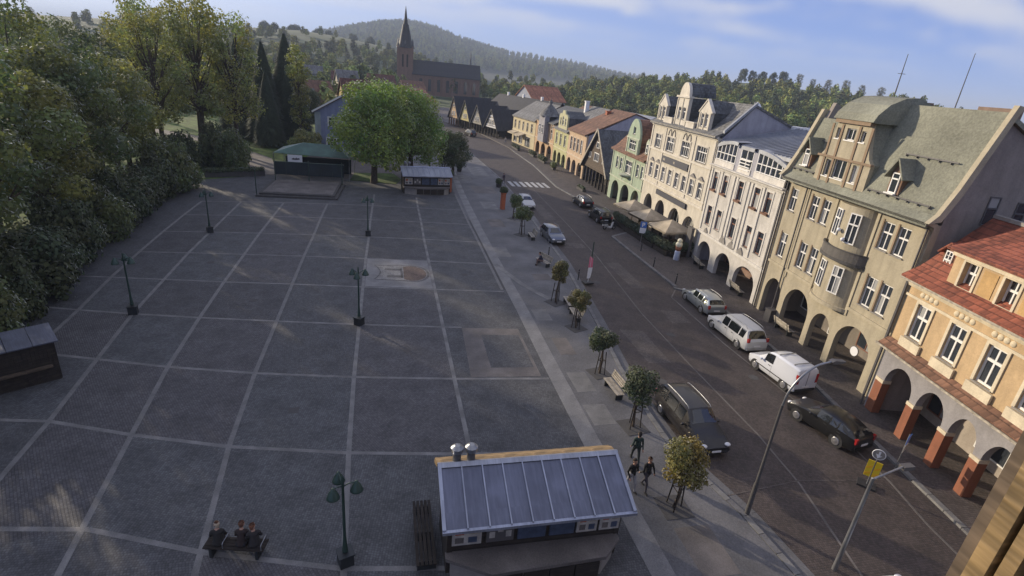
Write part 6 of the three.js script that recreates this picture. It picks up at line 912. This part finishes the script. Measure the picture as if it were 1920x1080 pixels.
// stations [x, ySill, yBelt, yTop, halfWidth, halfTop]; side profile lofted with tumblehome
function makeCar(name, label, paint, S, o = {}) {
  const t = thing(name, label, o.cat || 'car', 0, 0, 0, 0, o.group); const R = o.wheelR || 0.33;
  const ring = (i) => { const [x, s, b, y, w, wt] = S[i]; return [[x, s, -w * 0.9], [x, s + 0.12, -w * 0.985], [x, lerp(s, b, 0.55), -w], [x, b, -w * 0.965], [x, lerp(b, y, 0.86), -lerp(w * 0.965, wt, 0.86)], [x, y, -wt * 0.86], [x, y + (y - b > 0.1 ? 0.035 : 0.02), 0], [x, y, wt * 0.86], [x, lerp(b, y, 0.86), lerp(w * 0.965, wt, 0.86)], [x, b, w * 0.965], [x, lerp(s, b, 0.55), w], [x, s + 0.12, w * 0.985], [x, s, w * 0.9]]; };
  const rings = S.map((_, i) => ring(i)), pos = [], idx = []; const K = 13; for (const r of rings) for (const p of r) pos.push(...p); for (let i = 0; i + 1 < S.length; i++) for (let k = 0; k + 1 < K; k++) { const a = i * K + k, b = a + 1, c = a + K, d = c + 1; idx.push(a, b, c, b, d, c); } for (const [i, f] of [[0, 1], [S.length - 1, -1]]) for (let k = 1; k + 1 < K; k++) { const a = i * K; f > 0 ? idx.push(a, a + k + 1, a + k) : idx.push(a, a + k, a + k + 1); } for (let i = 0; i + 1 < S.length; i++) { const a = i * K, b = i * K + K - 1; idx.push(a, a + K, b, b, a + K, b + K); }
  let g = new THREE.BufferGeometry(); g.setAttribute('position', new THREE.Float32BufferAttribute(pos, 3)); g.setIndex(idx); g = toCreasedNormals(g, 0.55); mesh('body', g, paint, t);
  const lerpRing = (x) => { let i = 0; while (i + 2 < S.length && S[i + 1][0] > x) i++; const u = clamp((S[i][0] - x) / (S[i][0] - S[i + 1][0])); return rings[i].map((p, k) => p.map((v, q) => lerp(v, rings[i + 1][k][q], u))); };
  // patch of the surface between stations x0..x1 and ring positions k0..k1, lifted by e
  const patch = (nm, mat, x0, x1, k0, k1, e, n = 6) => { const b = new MB(); const at = (x, k) => { const r = lerpRing(x), f = Math.floor(k), u = k - f, p = r[f].map((v, q) => lerp(v, r[Math.min(f + 1, 12)][q], u)); return p; }; const m = 4, G = []; for (let i = 0; i <= n; i++) { G.push([]); for (let j = 0; j <= m; j++) G[i].push(at(lerp(x0, x1, i / n), lerp(k0, k1, j / m))); } const cx = (x0 + x1) / 2; const lift = (p) => { const q = [p[0], p[1], p[2]]; const c = [p[0], 0.75, 0]; const d = [(p[0] - (S[0][0] + S[S.length - 1][0]) / 2) * 0.25, p[1] - c[1], p[2]], l = Math.hypot(...d); return q.map((v, i) => v + d[i] / l * e); }; for (let i = 0; i < n; i++) for (let j = 0; j < m; j++) b.quad(lift(G[i][j]), lift(G[i][j + 1]), lift(G[i + 1][j + 1]), lift(G[i + 1][j])); return b.mesh(nm, mat, t); };
  const win = o.sideWindows || []; for (const [x0, x1] of win) for (const s of [0, 1]) patch('side_window', M.car_glass, x0, x1, s ? 9.0 : 3.05, s ? 7.9 : 4.1, 0.008);
  if (o.wind) patch('windscreen', M.car_glass, o.wind[0], o.wind[1], 4.6, 7.4, 0.01); if (o.rear) patch('rear_window', M.car_glass, o.rear[0], o.rear[1], 4.6, 7.4, 0.012);
  const W = S[Math.floor(S.length / 2)][4]; const tyre = new MB().geo(new THREE.TorusGeometry(R * 0.76, R * 0.25, 8, 22)).geo(new THREE.CylinderGeometry(R * 0.78, R * 0.78, 0.14, 20).rotateX(Math.PI / 2)).geom(), rim = new MB().lathe([[0, 0.03], [R * 0.18, 0.04], [R * 0.22, 0.01], [R * 0.6, 0.03], [R * 0.66, 0.0]], 0, 0, 0, 20).geom(), archG = new MB().geo(new THREE.CylinderGeometry(R * 1.2, R * 1.2, 0.02, 24).rotateX(Math.PI / 2)).geom();
  for (const x of o.wheels) for (const s of [-1, 1]) { const w = mesh('wheel', tyre, M.tyre, t); w.position.set(x, R, s * (W - 0.09)); const r = mesh('rim', rim, M.rim, w); r.rotation.x = s * Math.PI / 2; r.position.z = s * 0.09; const a = mesh('wheel_arch', archG, M.black_plastic, t); a.position.set(x, R * 1.02, s * (W * 0.985)); }
  const F = S[0][0], B = S[S.length - 1][0], hw = S[1][4]; const yl = o.lampY || 0.68;
  for (const s of [-1, 1]) { new MB().geo(new THREE.SphereGeometry(0.15, 12, 8), new THREE.Matrix4().compose(new THREE.Vector3(F - 0.12, yl, s * hw * 0.74), new THREE.Quaternion(), new THREE.Vector3(0.9, 0.6, 1.1))).mesh('headlight', M.lamp_glass, t); const th = o.tailH || 0.3; new MB().bx(B - 0.02, o.tailY || 0.75, s * hw * 0.86 - 0.09, B + 0.12, (o.tailY || 0.75) + th, s * hw * 0.86 + 0.09).mesh('tail_light', M.tail_red, t); const mx = o.mirrorX ?? 0.6; const mw = S.reduce((p, c) => (Math.abs(c[0] - mx) < Math.abs(p[0] - mx) ? c : p))[4]; new MB().geo(new THREE.SphereGeometry(0.11, 10, 8), new THREE.Matrix4().compose(new THREE.Vector3(mx, (o.belt || 0.95) + 0.05, s * (mw + 0.08)), new THREE.Quaternion(), new THREE.Vector3(0.7, 0.75, 1))).mesh('mirror', o.mirrorMat || paint, t); }
  new MB().bx(F - 0.02, 0.36, -hw * 0.72, F + 0.03, 0.5, hw * 0.72).mesh('front_grille', M.black_plastic, t); new MB().bx(B - 0.03, 0.55, -0.26, B - 0.005, 0.66, 0.26).mesh('number_plate', M.white_plastic, t); new MB().bx(F + 0.03, 0.42, -0.26, F + 0.045, 0.53, 0.26).mesh('number_plate', M.white_plastic, t); new MB().bx(B - 0.03, 0.3, -hw * 0.9, B + 0.1, 0.48, hw * 0.9).mesh('rear_bumper', o.bumper || M.black_plastic, t);
  for (const s of [-1, 1]) for (const x of o.handles || []) new MB().bx(x - 0.1, (o.belt || 0.95) - 0.1, s * W - 0.015, x + 0.1, (o.belt || 0.95) - 0.07, s * W + 0.025).mesh('door_handle', M.black_plastic, t);
  for (const s of [-1, 1]) for (const x of o.handles || []) { const sy = 0.36, m = lerp(0.22, o.belt || 0.95, 0.55); new MB().quad([x - 0.2, sy, s * (W * 0.987 + 0.004)], [x - 0.186, sy, s * (W * 0.987 + 0.004)], [x - 0.186, m, s * (W + 0.004)], [x - 0.2, m, s * (W + 0.004)]).quad([x - 0.2, m, s * (W + 0.004)], [x - 0.186, m, s * (W + 0.004)], [x - 0.186, (o.belt || 0.95) - 0.01, s * (W * 0.968 + 0.006)], [x - 0.2, (o.belt || 0.95) - 0.01, s * (W * 0.968 + 0.006)]).mesh('door_gap', M.black_plastic, t); }
  if (o.rails) for (const s of [-1, 1]) new MB().tube([[o.rails[0], o.rails[2] - 0.06, s * W * 0.68], [o.rails[0] - 0.12, o.rails[2] + 0.02, s * W * 0.68], [o.rails[1] + 0.12, o.rails[2] + 0.02, s * W * 0.68], [o.rails[1], o.rails[2] - 0.06, s * W * 0.68]], 0.02, 20, 6).mesh('roof_rail', M.galv, t);
  return t;
}
const estate = (L = 4.6, h = 1.5, w = 0.89) => { const f = L / 2; return { S: [[f, 0.35, 0.62, 0.64, w * 0.8, w * 0.62], [f - 0.18, 0.24, 0.74, 0.76, w * 0.94, w * 0.78], [f - 0.9, 0.22, 0.90, 0.94, w, w * 0.82], [f - 1.25, 0.22, 0.95, 1.02, w, w * 0.82], [f - 1.95, 0.22, 0.98, h - 0.03, w, w * 0.72], [f - 2.6, 0.22, 0.99, h, w, w * 0.74], [-f + 1.0, 0.22, 1.0, h - 0.02, w, w * 0.72], [-f + 0.45, 0.25, 1.0, h - 0.1, w * 0.98, w * 0.70], [-f + 0.1, 0.28, 0.98, 1.06, w * 0.95, w * 0.82], [-f, 0.34, 0.9, 0.94, w * 0.88, w * 0.8]], wind: [f - 1.33, f - 1.88], rear: [-f + 0.42, -f + 0.13], sideWindows: [[f - 1.95, f - 2.62], [f - 2.7, -f + 1.15], [-f + 1.05, -f + 0.55]], wheels: [f - 0.85, -f + 0.95], mirrorX: f - 1.65, handles: [f - 2.5, f - 3.3], belt: 0.96, rails: [f - 1.95, -f + 0.6, h + 0.03] }; };
function parked(name, label, paint, spec, x, z, turn, y = Y_ROAD, extra = {}) { const c = makeCar(name, label, paint, spec.S, { ...spec, ...extra }); c.position.set(x, y, z); c.rotation.y = turn; return c; }
const grpC = 'cars parked along the street', AWAY = Math.PI / 2, TOWARD = -Math.PI / 2;
carPaint('paint_silver', 0.36, 0.40, 0.42, 0.6); carPaint('paint_white', 0.66, 0.64, 0.58, 0); carPaint('paint_van_white', 0.62, 0.64, 0.68, 0); carPaint('paint_black', 0.010, 0.010, 0.011, 0.2); carPaint('paint_dark', 0.012, 0.010, 0.011, 0.1); carPaint('paint_grey', 0.13, 0.14, 0.155, 0.5); carPaint('paint_navy', 0.016, 0.020, 0.032, 0.3);
parked('estate_car', 'silver-grey estate car, farthest of the near parked row', M.paint_silver, estate(4.5, 1.5), 28.05, -20.5, AWAY - 0.03, Y_ROAD, { group: grpC });
{ const e = estate(5.0, 1.74, 0.96); e.S[3][3] = 1.06; e.S[2][3] = 1.0; parked('minivan', 'white people carrier with roof rails between silver estate and white van', M.paint_white, e, 27.4, -14.8, AWAY + 0.02, Y_ROAD, { tailY: 0.9, tailH: 0.28, group: grpC, bumper: M.paint_white }); }
{ // delivery van: tall cargo box behind a sloping nose
  const w = 0.9, S = [[2.1, 0.35, 0.66, 0.68, w * 0.8, w * 0.62], [1.9, 0.25, 0.8, 0.84, w * 0.95, w * 0.8], [1.2, 0.23, 1.0, 1.06, w, w * 0.84], [0.5, 0.23, 1.05, 1.66, w, w * 0.76], [0.15, 0.23, 1.06, 1.78, w, w * 0.80], [-0.2, 0.23, 1.08, 1.84, w, w * 0.86], [-1.9, 0.25, 1.08, 1.82, w, w * 0.86], [-2.05, 0.27, 1.06, 1.76, w * 0.97, w * 0.84], [-2.12, 0.34, 1.0, 1.6, w * 0.94, w * 0.82]];
  const v = parked('delivery_van', 'white delivery van in the parked row on the right', M.paint_van_white, { S, wind: [1.12, 0.54], sideWindows: [[0.62, -0.12]], wheels: [1.25, -1.3], mirrorX: 0.75, handles: [0.1], belt: 1.02 }, 26.95, -9.2, AWAY + 0.08, Y_ROAD, { tailY: 0.85, tailH: 0.62, group: grpC, cat: 'van' });
  for (const x of [-0.25, -1.5]) new MB().bx(x - 0.02, 1.88, -0.62, x + 0.02, 1.92, 0.62).bx(x - 0.03, 1.82, -0.66, x + 0.03, 1.9, -0.6).bx(x - 0.03, 1.82, 0.6, x + 0.03, 1.9, 0.66).mesh('roof_bar', M.galv, v);
  for (const s of [-1, 1]) new MB().bx(-1.9, 0.55, s * 0.905 - 0.01, 1.4, 0.61, s * 0.905 + 0.012).mesh('rubbing_strip', M.black_plastic, v); new MB().bx(-2.14, 0.5, -0.006, -2.11, 1.65, 0.006).mesh('door_gap', M.black_plastic, v);
}
{ const e = estate(4.25, 1.46, 0.88); e.S[6][3] = 1.4; e.S[7][3] = 1.24; e.rails = null; parked('hatchback', 'black car nearest in the parked row on the right', M.paint_black, e, 25.8, -3.7, AWAY + 0.2, Y_ROAD, { group: grpC, bumper: M.paint_black }); }
{ const e = estate(4.9, 1.72, 0.96); for (const i of [3, 2]) e.S[i][3] += 0.1; e.S[7][3] = 1.62; e.S[8][3] = 1.36; parked('dark_van', 'dark people carrier facing the camera beside the nearest street trees', M.paint_dark, e, 17.75, -4.6, TOWARD + 0.02, Y_ROAD, { group: grpC, lampY: 0.74, cat: 'van', bumper: M.paint_dark }); }
parked('grey_car', 'grey car facing the camera beside the street tree on the left kerb', M.paint_grey, estate(4.4, 1.52), 20.1, -38.9, TOWARD + 0.05, Y_ROAD, { group: grpC, bumper: M.paint_grey });
parked('white_car', 'white car facing the camera half hidden by street trees', M.paint_white, estate(4.2, 1.5), 20.8, -54.6, TOWARD + 0.05, Y_ROAD, { group: grpC, bumper: M.paint_white });
parked('dark_car', 'dark estate with a light roof band, farthest in the right parking bay', M.paint_navy, estate(4.5, 1.5), 29.9, -56.6, AWAY + 0.05, Y_ROAD, { group: grpC, bumper: M.paint_navy });
{ const e = estate(4.5, 1.62, 0.92); parked('dark_car', 'black car behind the white scooter in the right parking bay', M.paint_black, e, 29.4, -48.3, AWAY + 0.02, Y_ROAD, { group: grpC, bumper: M.paint_black }); }
parked('white_car', 'white car cut off by the bottom edge of the picture', M.paint_van_white, estate(4.2, 1.48), 19.9, 7.6, AWAY - 0.05, Y_ROAD, { group: grpC, bumper: M.paint_van_white });
{ const e = estate(4.8, 1.8, 0.92); parked('dark_van', 'dark van at the far bend of the street', M.paint_black, e, 24.4, -135, AWAY + 0.4, Y_ROAD, { cat: 'van', group: grpC, bumper: M.paint_black }); }
{ // scooter
  const s = thing('scooter', 'white scooter parked across the bay behind the black car', 'scooter', 29.0, Y_ROAD, -43.9, 0.1);
  for (const x of [-0.6, 0.65]) { const w = new MB().geo(new THREE.TorusGeometry(0.2, 0.07, 8, 18)).mesh('wheel', M.tyre, s); w.position.set(x, 0.27, 0); new MB().geo(new THREE.CylinderGeometry(0.14, 0.14, 0.06, 14).rotateX(Math.PI / 2)).mesh('rim', M.rim, w); }
  new MB().ext([[-0.95, 0.5], [-0.5, 0.42], [-0.3, 0.25], [0.25, 0.22], [0.42, 0.4], [0.5, 0.9], [0.42, 0.92], [0.28, 0.36], [-0.15, 0.36], [-0.25, 0.7], [-0.9, 0.74]], -0.15, 0.15).mesh('body', M.paint_white, s); new MB().bx(-0.85, 0.74, -0.14, -0.2, 0.84, 0.14).mesh('seat', M.black_plastic, s); new MB().rod([0.64, 0.3, 0], [0.42, 1.0, 0], 0.03).rod([0.4, 1.0, -0.33], [0.4, 1.0, 0.33], 0.02).mesh('steering', M.dark_frame, s); new MB().bx(-1.2, 0.8, -0.2, -0.85, 1.15, 0.2).mesh('top_box', M.black_plastic, s); new MB().geo(new THREE.SphereGeometry(0.09, 10, 8), new THREE.Matrix4().makeTranslation(0.52, 0.9, 0)).mesh('headlight', M.lamp_glass, s);
}
// ------------------------------------------------------------ people: one skin over a posed skeleton
function person(label, bones, bounds, colours, x, z, turn, y = 0, group, cell = 0.026) {
  const [mn, mx] = bounds, size = Math.max(mx[0] - mn[0], mx[1] - mn[1], mx[2] - mn[2]), res = Math.ceil(size / cell), c = mn.map((v, i) => (v + mx[i]) / 2);
  const mc = new MarchingCubes(res, new THREE.MeshBasicMaterial(), false, false, 160000); mc.isolation = 0; const half = size / 2;
  const d = (p, b) => { const [A, B, r0, r1] = b, ab = [B[0] - A[0], B[1] - A[1], B[2] - A[2]], ap = [p[0] - A[0], p[1] - A[1], p[2] - A[2]], l = ab[0] ** 2 + ab[1] ** 2 + ab[2] ** 2, t = l < 1e-9 ? 0 : clamp((ap[0] * ab[0] + ap[1] * ab[1] + ap[2] * ab[2]) / l); return Math.hypot(ap[0] - ab[0] * t, ap[1] - ab[1] * t, ap[2] - ab[2] * t) - lerp(r0, r1, t); };
  const bc = bones.map(([A, B, r0, r1]) => [(A[0] + B[0]) / 2, (A[1] + B[1]) / 2, (A[2] + B[2]) / 2, Math.hypot(A[0] - B[0], A[1] - B[1], A[2] - B[2]) / 2 + Math.max(r0, r1)]);
  const field = (p) => { let v = 9; for (let q = 0; q < bones.length; q++) { const b = bones[q], m = bc[q], lim = v + 0.07 + m[3], ex = p[0] - m[0], ey = p[1] - m[1], ez = p[2] - m[2]; if (lim > 0 && ex * ex + ey * ey + ez * ez > lim * lim) continue; const e = d(p, b), k = b[5] ?? 0.035, h = Math.max(k - Math.abs(v - e), 0) / k; v = Math.min(v, e) - h * h * k * 0.25; } return v; };
  for (let k = 0; k < res; k++) for (let j = 0; j < res; j++) for (let i = 0; i < res; i++) { const p = [c[0] + ((i - res / 2) / (res / 2)) * half, c[1] + ((j - res / 2) / (res / 2)) * half, c[2] + ((k - res / 2) / (res / 2)) * half]; mc.field[i + j * res + k * res * res] = -field(p); }
  mc.update(); const n = mc.count, pos = new Float32Array(n * 3), nor = new Float32Array(n * 3), col = new Float32Array(n * 3);
  for (let i = 0; i < n; i++) { for (let q = 0; q < 3; q++) pos[i * 3 + q] = mc.positionArray[i * 3 + q] * half + c[q]; const p = [pos[i * 3], pos[i * 3 + 1], pos[i * 3 + 2]]; const e = 0.006, g = [0, 1, 2].map((q) => { const a = p.slice(), b = p.slice(); a[q] += e; b[q] -= e; return field(a) - field(b); }), l = Math.hypot(...g) || 1; for (let q = 0; q < 3; q++) nor[i * 3 + q] = g[q] / l; let best = 9, cc = 'top'; for (const b of bones) { const v = d(p, b); if (v < best) { best = v; cc = b[4]; } } const k = colours[cc]; col.set(k, i * 3); }
  // keep winding outward
  for (let i = 0; i < n; i += 3) { const a = i * 3, b = a + 3, e = a + 6; const u = [pos[b] - pos[a], pos[b + 1] - pos[a + 1], pos[b + 2] - pos[a + 2]], v = [pos[e] - pos[a], pos[e + 1] - pos[a + 1], pos[e + 2] - pos[a + 2]]; const dt = (u[1] * v[2] - u[2] * v[1]) * nor[a] + (u[2] * v[0] - u[0] * v[2]) * nor[a + 1] + (u[0] * v[1] - u[1] * v[0]) * nor[a + 2]; if (dt < 0) for (const arr of [pos, nor, col]) for (let q = 0; q < 3; q++) { const w = arr[b + q]; arr[b + q] = arr[e + q]; arr[e + q] = w; } }
  const g = new THREE.BufferGeometry(); g.setAttribute('position', new THREE.BufferAttribute(pos, 3)); g.setAttribute('normal', new THREE.BufferAttribute(nor, 3)); g.setAttribute('color', new THREE.BufferAttribute(col, 3));
  const t = thing('person', label, 'person', x, y, z, turn, group); mesh('body', g, M.cloth, t); return t;
}
std('cloth', C(1, 1, 1), { rough: 0.9, vertexColors: true });
const SK = [0.42, 0.25, 0.18];
function head(x, y, z, yaw = 0, tilt = 0) { // facing +z before yaw
  const r = (a) => [x + a[0] * Math.cos(yaw) + a[2] * Math.sin(yaw), y + a[1] - a[2] * tilt, z - a[0] * Math.sin(yaw) + a[2] * Math.cos(yaw)], o = [];
  o.push([r([0, 0.03, 0]), r([0, 0.05, -0.02]), 0.088, 0.086, 'skin', 0.02], [r([0, -0.07, 0.045]), r([0, -0.03, 0.03]), 0.042, 0.06, 'skin', 0.03], [r([0, 0.0, 0.10]), r([0, -0.035, 0.112]), 0.011, 0.016, 'skin', 0.012]);
  for (const s of [-1, 1]) o.push([r([s * 0.09, 0.01, 0]), r([s * 0.094, -0.03, 0]), 0.017, 0.012, 'skin', 0.01], [r([s * 0.033, 0.02, 0.083]), r([s * 0.035, 0.02, 0.084]), 0.013, 0.013, 'eye', 0.004]);
  o.push([r([-0.02, -0.06, 0.088]), r([0.02, -0.06, 0.088]), 0.008, 0.008, 'lip', 0.006]);
  o.push([r([0, 0.07, -0.02]), r([0, 0.05, -0.045]), 0.092, 0.09, 'hair', 0.01], [r([0, 0.02, -0.06]), r([0, -0.06, -0.06]), 0.075, 0.062, 'hair', 0.02], [r([0, 0.11, 0.03]), r([0, 0.115, 0.0]), 0.05, 0.06, 'hair', 0.02]); return o;
}
function hand(w, d, side) { // five fingers from wrist w along direction d
  const D = new THREE.Vector3(...d).normalize(), X = new THREE.Vector3(0, 0, 1).cross(D).normalize(); if (X.lengthSq() < 0.1) X.set(1, 0, 0); const N = D.clone().cross(X), P = (a, b, c) => [w[0] + D.x * a + X.x * b + N.x * c, w[1] + D.y * a + X.y * b + N.y * c, w[2] + D.z * a + X.z * b + N.z * c], o = [[P(0.0, 0, 0), P(0.07, 0, 0), 0.03, 0.036, 'skin', 0.02]];
  for (let i = 0; i < 4; i++) { const b = (i - 1.5) * 0.019, L = [0.062, 0.075, 0.07, 0.055][i]; o.push([P(0.085, b, 0), P(0.085 + L * 0.55, b * 1.1, 0.012), 0.0095, 0.009, 'skin', 0.004], [P(0.085 + L * 0.55, b * 1.1, 0.012), P(0.085 + L, b * 1.1, 0.032), 0.009, 0.0075, 'skin', 0.004]); }
  o.push([P(0.03, side * 0.03, 0), P(0.07, side * 0.055, 0.015), 0.012, 0.0095, 'skin', 0.008], [P(0.07, side * 0.055, 0.015), P(0.095, side * 0.055, 0.03), 0.0095, 0.008, 'skin', 0.004]); return o;
}
function standing(H, gait, armL, armR, yaw = 0) { // facing +z
  const k = H / 1.75, S = (p) => p.map((v) => v * k), b = []; const B = (a, c, r0, r1, col, kk = 0.04) => b.push([S(a), S(c), r0 * k, r1 * k, col, kk]);
  B([0, 0.98, 0], [0, 1.12, 0.005], 0.135, 0.125, 'top', 0.06); B([0, 1.12, 0], [0, 1.32, -0.01], 0.125, 0.14, 'top', 0.06); B([-0.13, 1.38, -0.01], [0.13, 1.38, -0.01], 0.085, 0.085, 'top', 0.06); B([-0.07, 0.95, 0], [0.07, 0.95, 0], 0.12, 0.12, 'leg', 0.05); B([0, 1.42, -0.005], [0, 1.54, 0.01], 0.055, 0.05, 'skin', 0.03);
  for (const s of [-1, 1]) { const g = gait * s, hip = [s * 0.09, 0.92, 0], kn = [s * 0.095, 0.51, g * 0.22 + 0.04], an = [s * 0.095, 0.1, g * 0.34 - (g < 0 ? 0.08 : 0)]; B(hip, kn, 0.092, 0.062, 'leg'); B(kn, an, 0.06, 0.043, 'leg'); B([an[0], 0.05, an[2] - 0.03], [an[0] + s * 0.01, 0.04, an[2] + 0.15], 0.045, 0.036, 'shoe', 0.03); const sh = [s * 0.19, 1.36, -0.01], A = s < 0 ? armL : armR; B(sh, A[0], 0.056, 0.045, 'top'); B(A[0], A[1], 0.044, 0.033, 'top'); b.push(...hand(S(A[1]), S([A[1][0] - A[0][0], A[1][1] - A[0][1], A[1][2] - A[0][2]]), -s)); }
  b.push(...head(0, 1.635 * k, 0.01, yaw)); return b;
}
function seated(H, lean, armF, yaw, tilt) {
  const b = [], B = (a, c, r0, r1, col, kk = 0.04) => b.push([a, c, r0, r1, col, kk]);
  B([0, 0.58, 0], [0, 0.72, 0.01 + lean * 0.1], 0.14, 0.13, 'top', 0.06); B([0, 0.72, lean * 0.12], [0, 0.93, lean * 0.3], 0.13, 0.14, 'top', 0.06); B([-0.13, 0.98, lean * 0.33], [0.13, 0.98, lean * 0.33], 0.085, 0.085, 'top', 0.06); B([-0.07, 0.56, 0], [0.07, 0.56, 0], 0.12, 0.12, 'leg', 0.05); B([0, 1.03, lean * 0.35], [0, 1.13, lean * 0.42], 0.055, 0.05, 'skin', 0.03);
  for (const s of [-1, 1]) { B([s * 0.09, 0.55, 0.02], [s * 0.11, 0.53, 0.42], 0.092, 0.065, 'leg'); B([s * 0.11, 0.53, 0.42], [s * 0.11, 0.1, 0.44], 0.062, 0.043, 'leg'); B([s * 0.11, 0.05, 0.42], [s * 0.12, 0.04, 0.6], 0.045, 0.036, 'shoe', 0.03); const el = [s * 0.24, 0.74, lean * 0.3 + 0.1], wr = [s * 0.1, 0.68, 0.3 + armF]; B([s * 0.19, 0.96, lean * 0.33], el, 0.056, 0.045, 'top'); B(el, wr, 0.044, 0.033, 'top'); b.push(...hand(wr, [wr[0] - el[0], wr[1] - el[1], wr[2] - el[2]], -s)); }
  b.push(...head(0, 1.225, lean * 0.5 + 0.02, yaw, tilt)); return b;
}
const bs = [[-0.45, -0.02, -0.5], [0.45, 1.85, 0.5]], bt = [[-0.45, -0.02, -0.3], [0.45, 1.4, 0.72]];
const col = (top, leg, hair) => ({ top, leg, hair, skin: SK, shoe: [0.02, 0.02, 0.02], eye: [0.03, 0.025, 0.02], lip: [0.32, 0.13, 0.11] });
const armN = (s, f) => [[s * 0.25, 1.1, -0.04 * f], [s * 0.25, 0.86, 0.12 * f]];
const gw = 'people walking past the near kiosk', gs = 'people seated on the dark bench';
person('person in black coat and pale trousers walking beside the kiosk end', standing(1.7, 0.7, armN(-1, 1), armN(1, -1)), bs, col([0.008, 0.008, 0.009], [0.30, 0.30, 0.32], [0.02, 0.015, 0.012]), 12.45, -0.55, 0.25, 0, gw);
person('person in dark jacket with bare arm, right of the walking pair', standing(1.76, -0.8, armN(-1, -1.4), [[0.29, 1.12, 0], [0.33, 0.88, 0.06]]), bs, col([0.014, 0.014, 0.016], [0.06, 0.055, 0.065], [0.05, 0.025, 0.015]), 13.15, -0.5, 0.1, 0, gw);
person('person in dark green walking away ahead of the pair', standing(1.72, 0.9, armN(-1, -1), armN(1, 1)), bs, col([0.016, 0.034, 0.03], [0.015, 0.022, 0.022], [0.015, 0.012, 0.01]), 13.5, -2.3, Math.PI - 0.2, 0, gw);
person('seated person with light hair, left on the dark bench', seated(1.7, 0.35, 0.06, 0.5, 0.3), bt, col([0.02, 0.019, 0.018], [0.025, 0.022, 0.02], [0.42, 0.34, 0.24]), -4.05, 0.66, Math.PI + 0.1, -0.02, gs);
person('seated person with brown hair, middle on the dark bench', seated(1.7, 0.45, 0.02, -0.4, 0.35), bt, col([0.03, 0.02, 0.018], [0.018, 0.018, 0.022], [0.13, 0.06, 0.035]), -3.25, 0.80, Math.PI - 0.1, -0.02, gs);
person('seated person with reddish hair, right on the dark bench', seated(1.7, 0.3, 0.05, -0.7, 0.3), bt, col([0.025, 0.022, 0.022], [0.02, 0.018, 0.018], [0.18, 0.075, 0.04]), -2.8, 0.88, Math.PI + 0.25, -0.02, gs);
person('person in dark clothes seated on the white bench by the banner', seated(1.7, 0.5, 0.05, 0.2, 0.3), bt, col([0.02, 0.022, 0.045], [0.16, 0.10, 0.08], [0.03, 0.02, 0.015]), 16.4, -30.05, -1.9, -0.02);
person('person in light top near the shops of the pale yellow house', standing(1.7, 0.4, armN(-1, 1), armN(1, -1)), bs, col([0.45, 0.44, 0.43], [0.10, 0.11, 0.16], [0.04, 0.03, 0.02]), 32.0, -122.5, 0.6, 0, undefined, 0.035);
person('person in dark clothes waiting left of the zebra crossing', standing(1.7, 0.3, armN(-1, 1), armN(1, -1)), bs, col([0.05, 0.035, 0.06], [0.05, 0.05, 0.07], [0.04, 0.03, 0.02]), 20.7, -69.6, 0.6, 0, undefined, 0.03);
scene.traverse((o) => { if (o.isMesh) { o.castShadow = true; o.receiveShadow = true; } });
renderer.render(scene, camera);
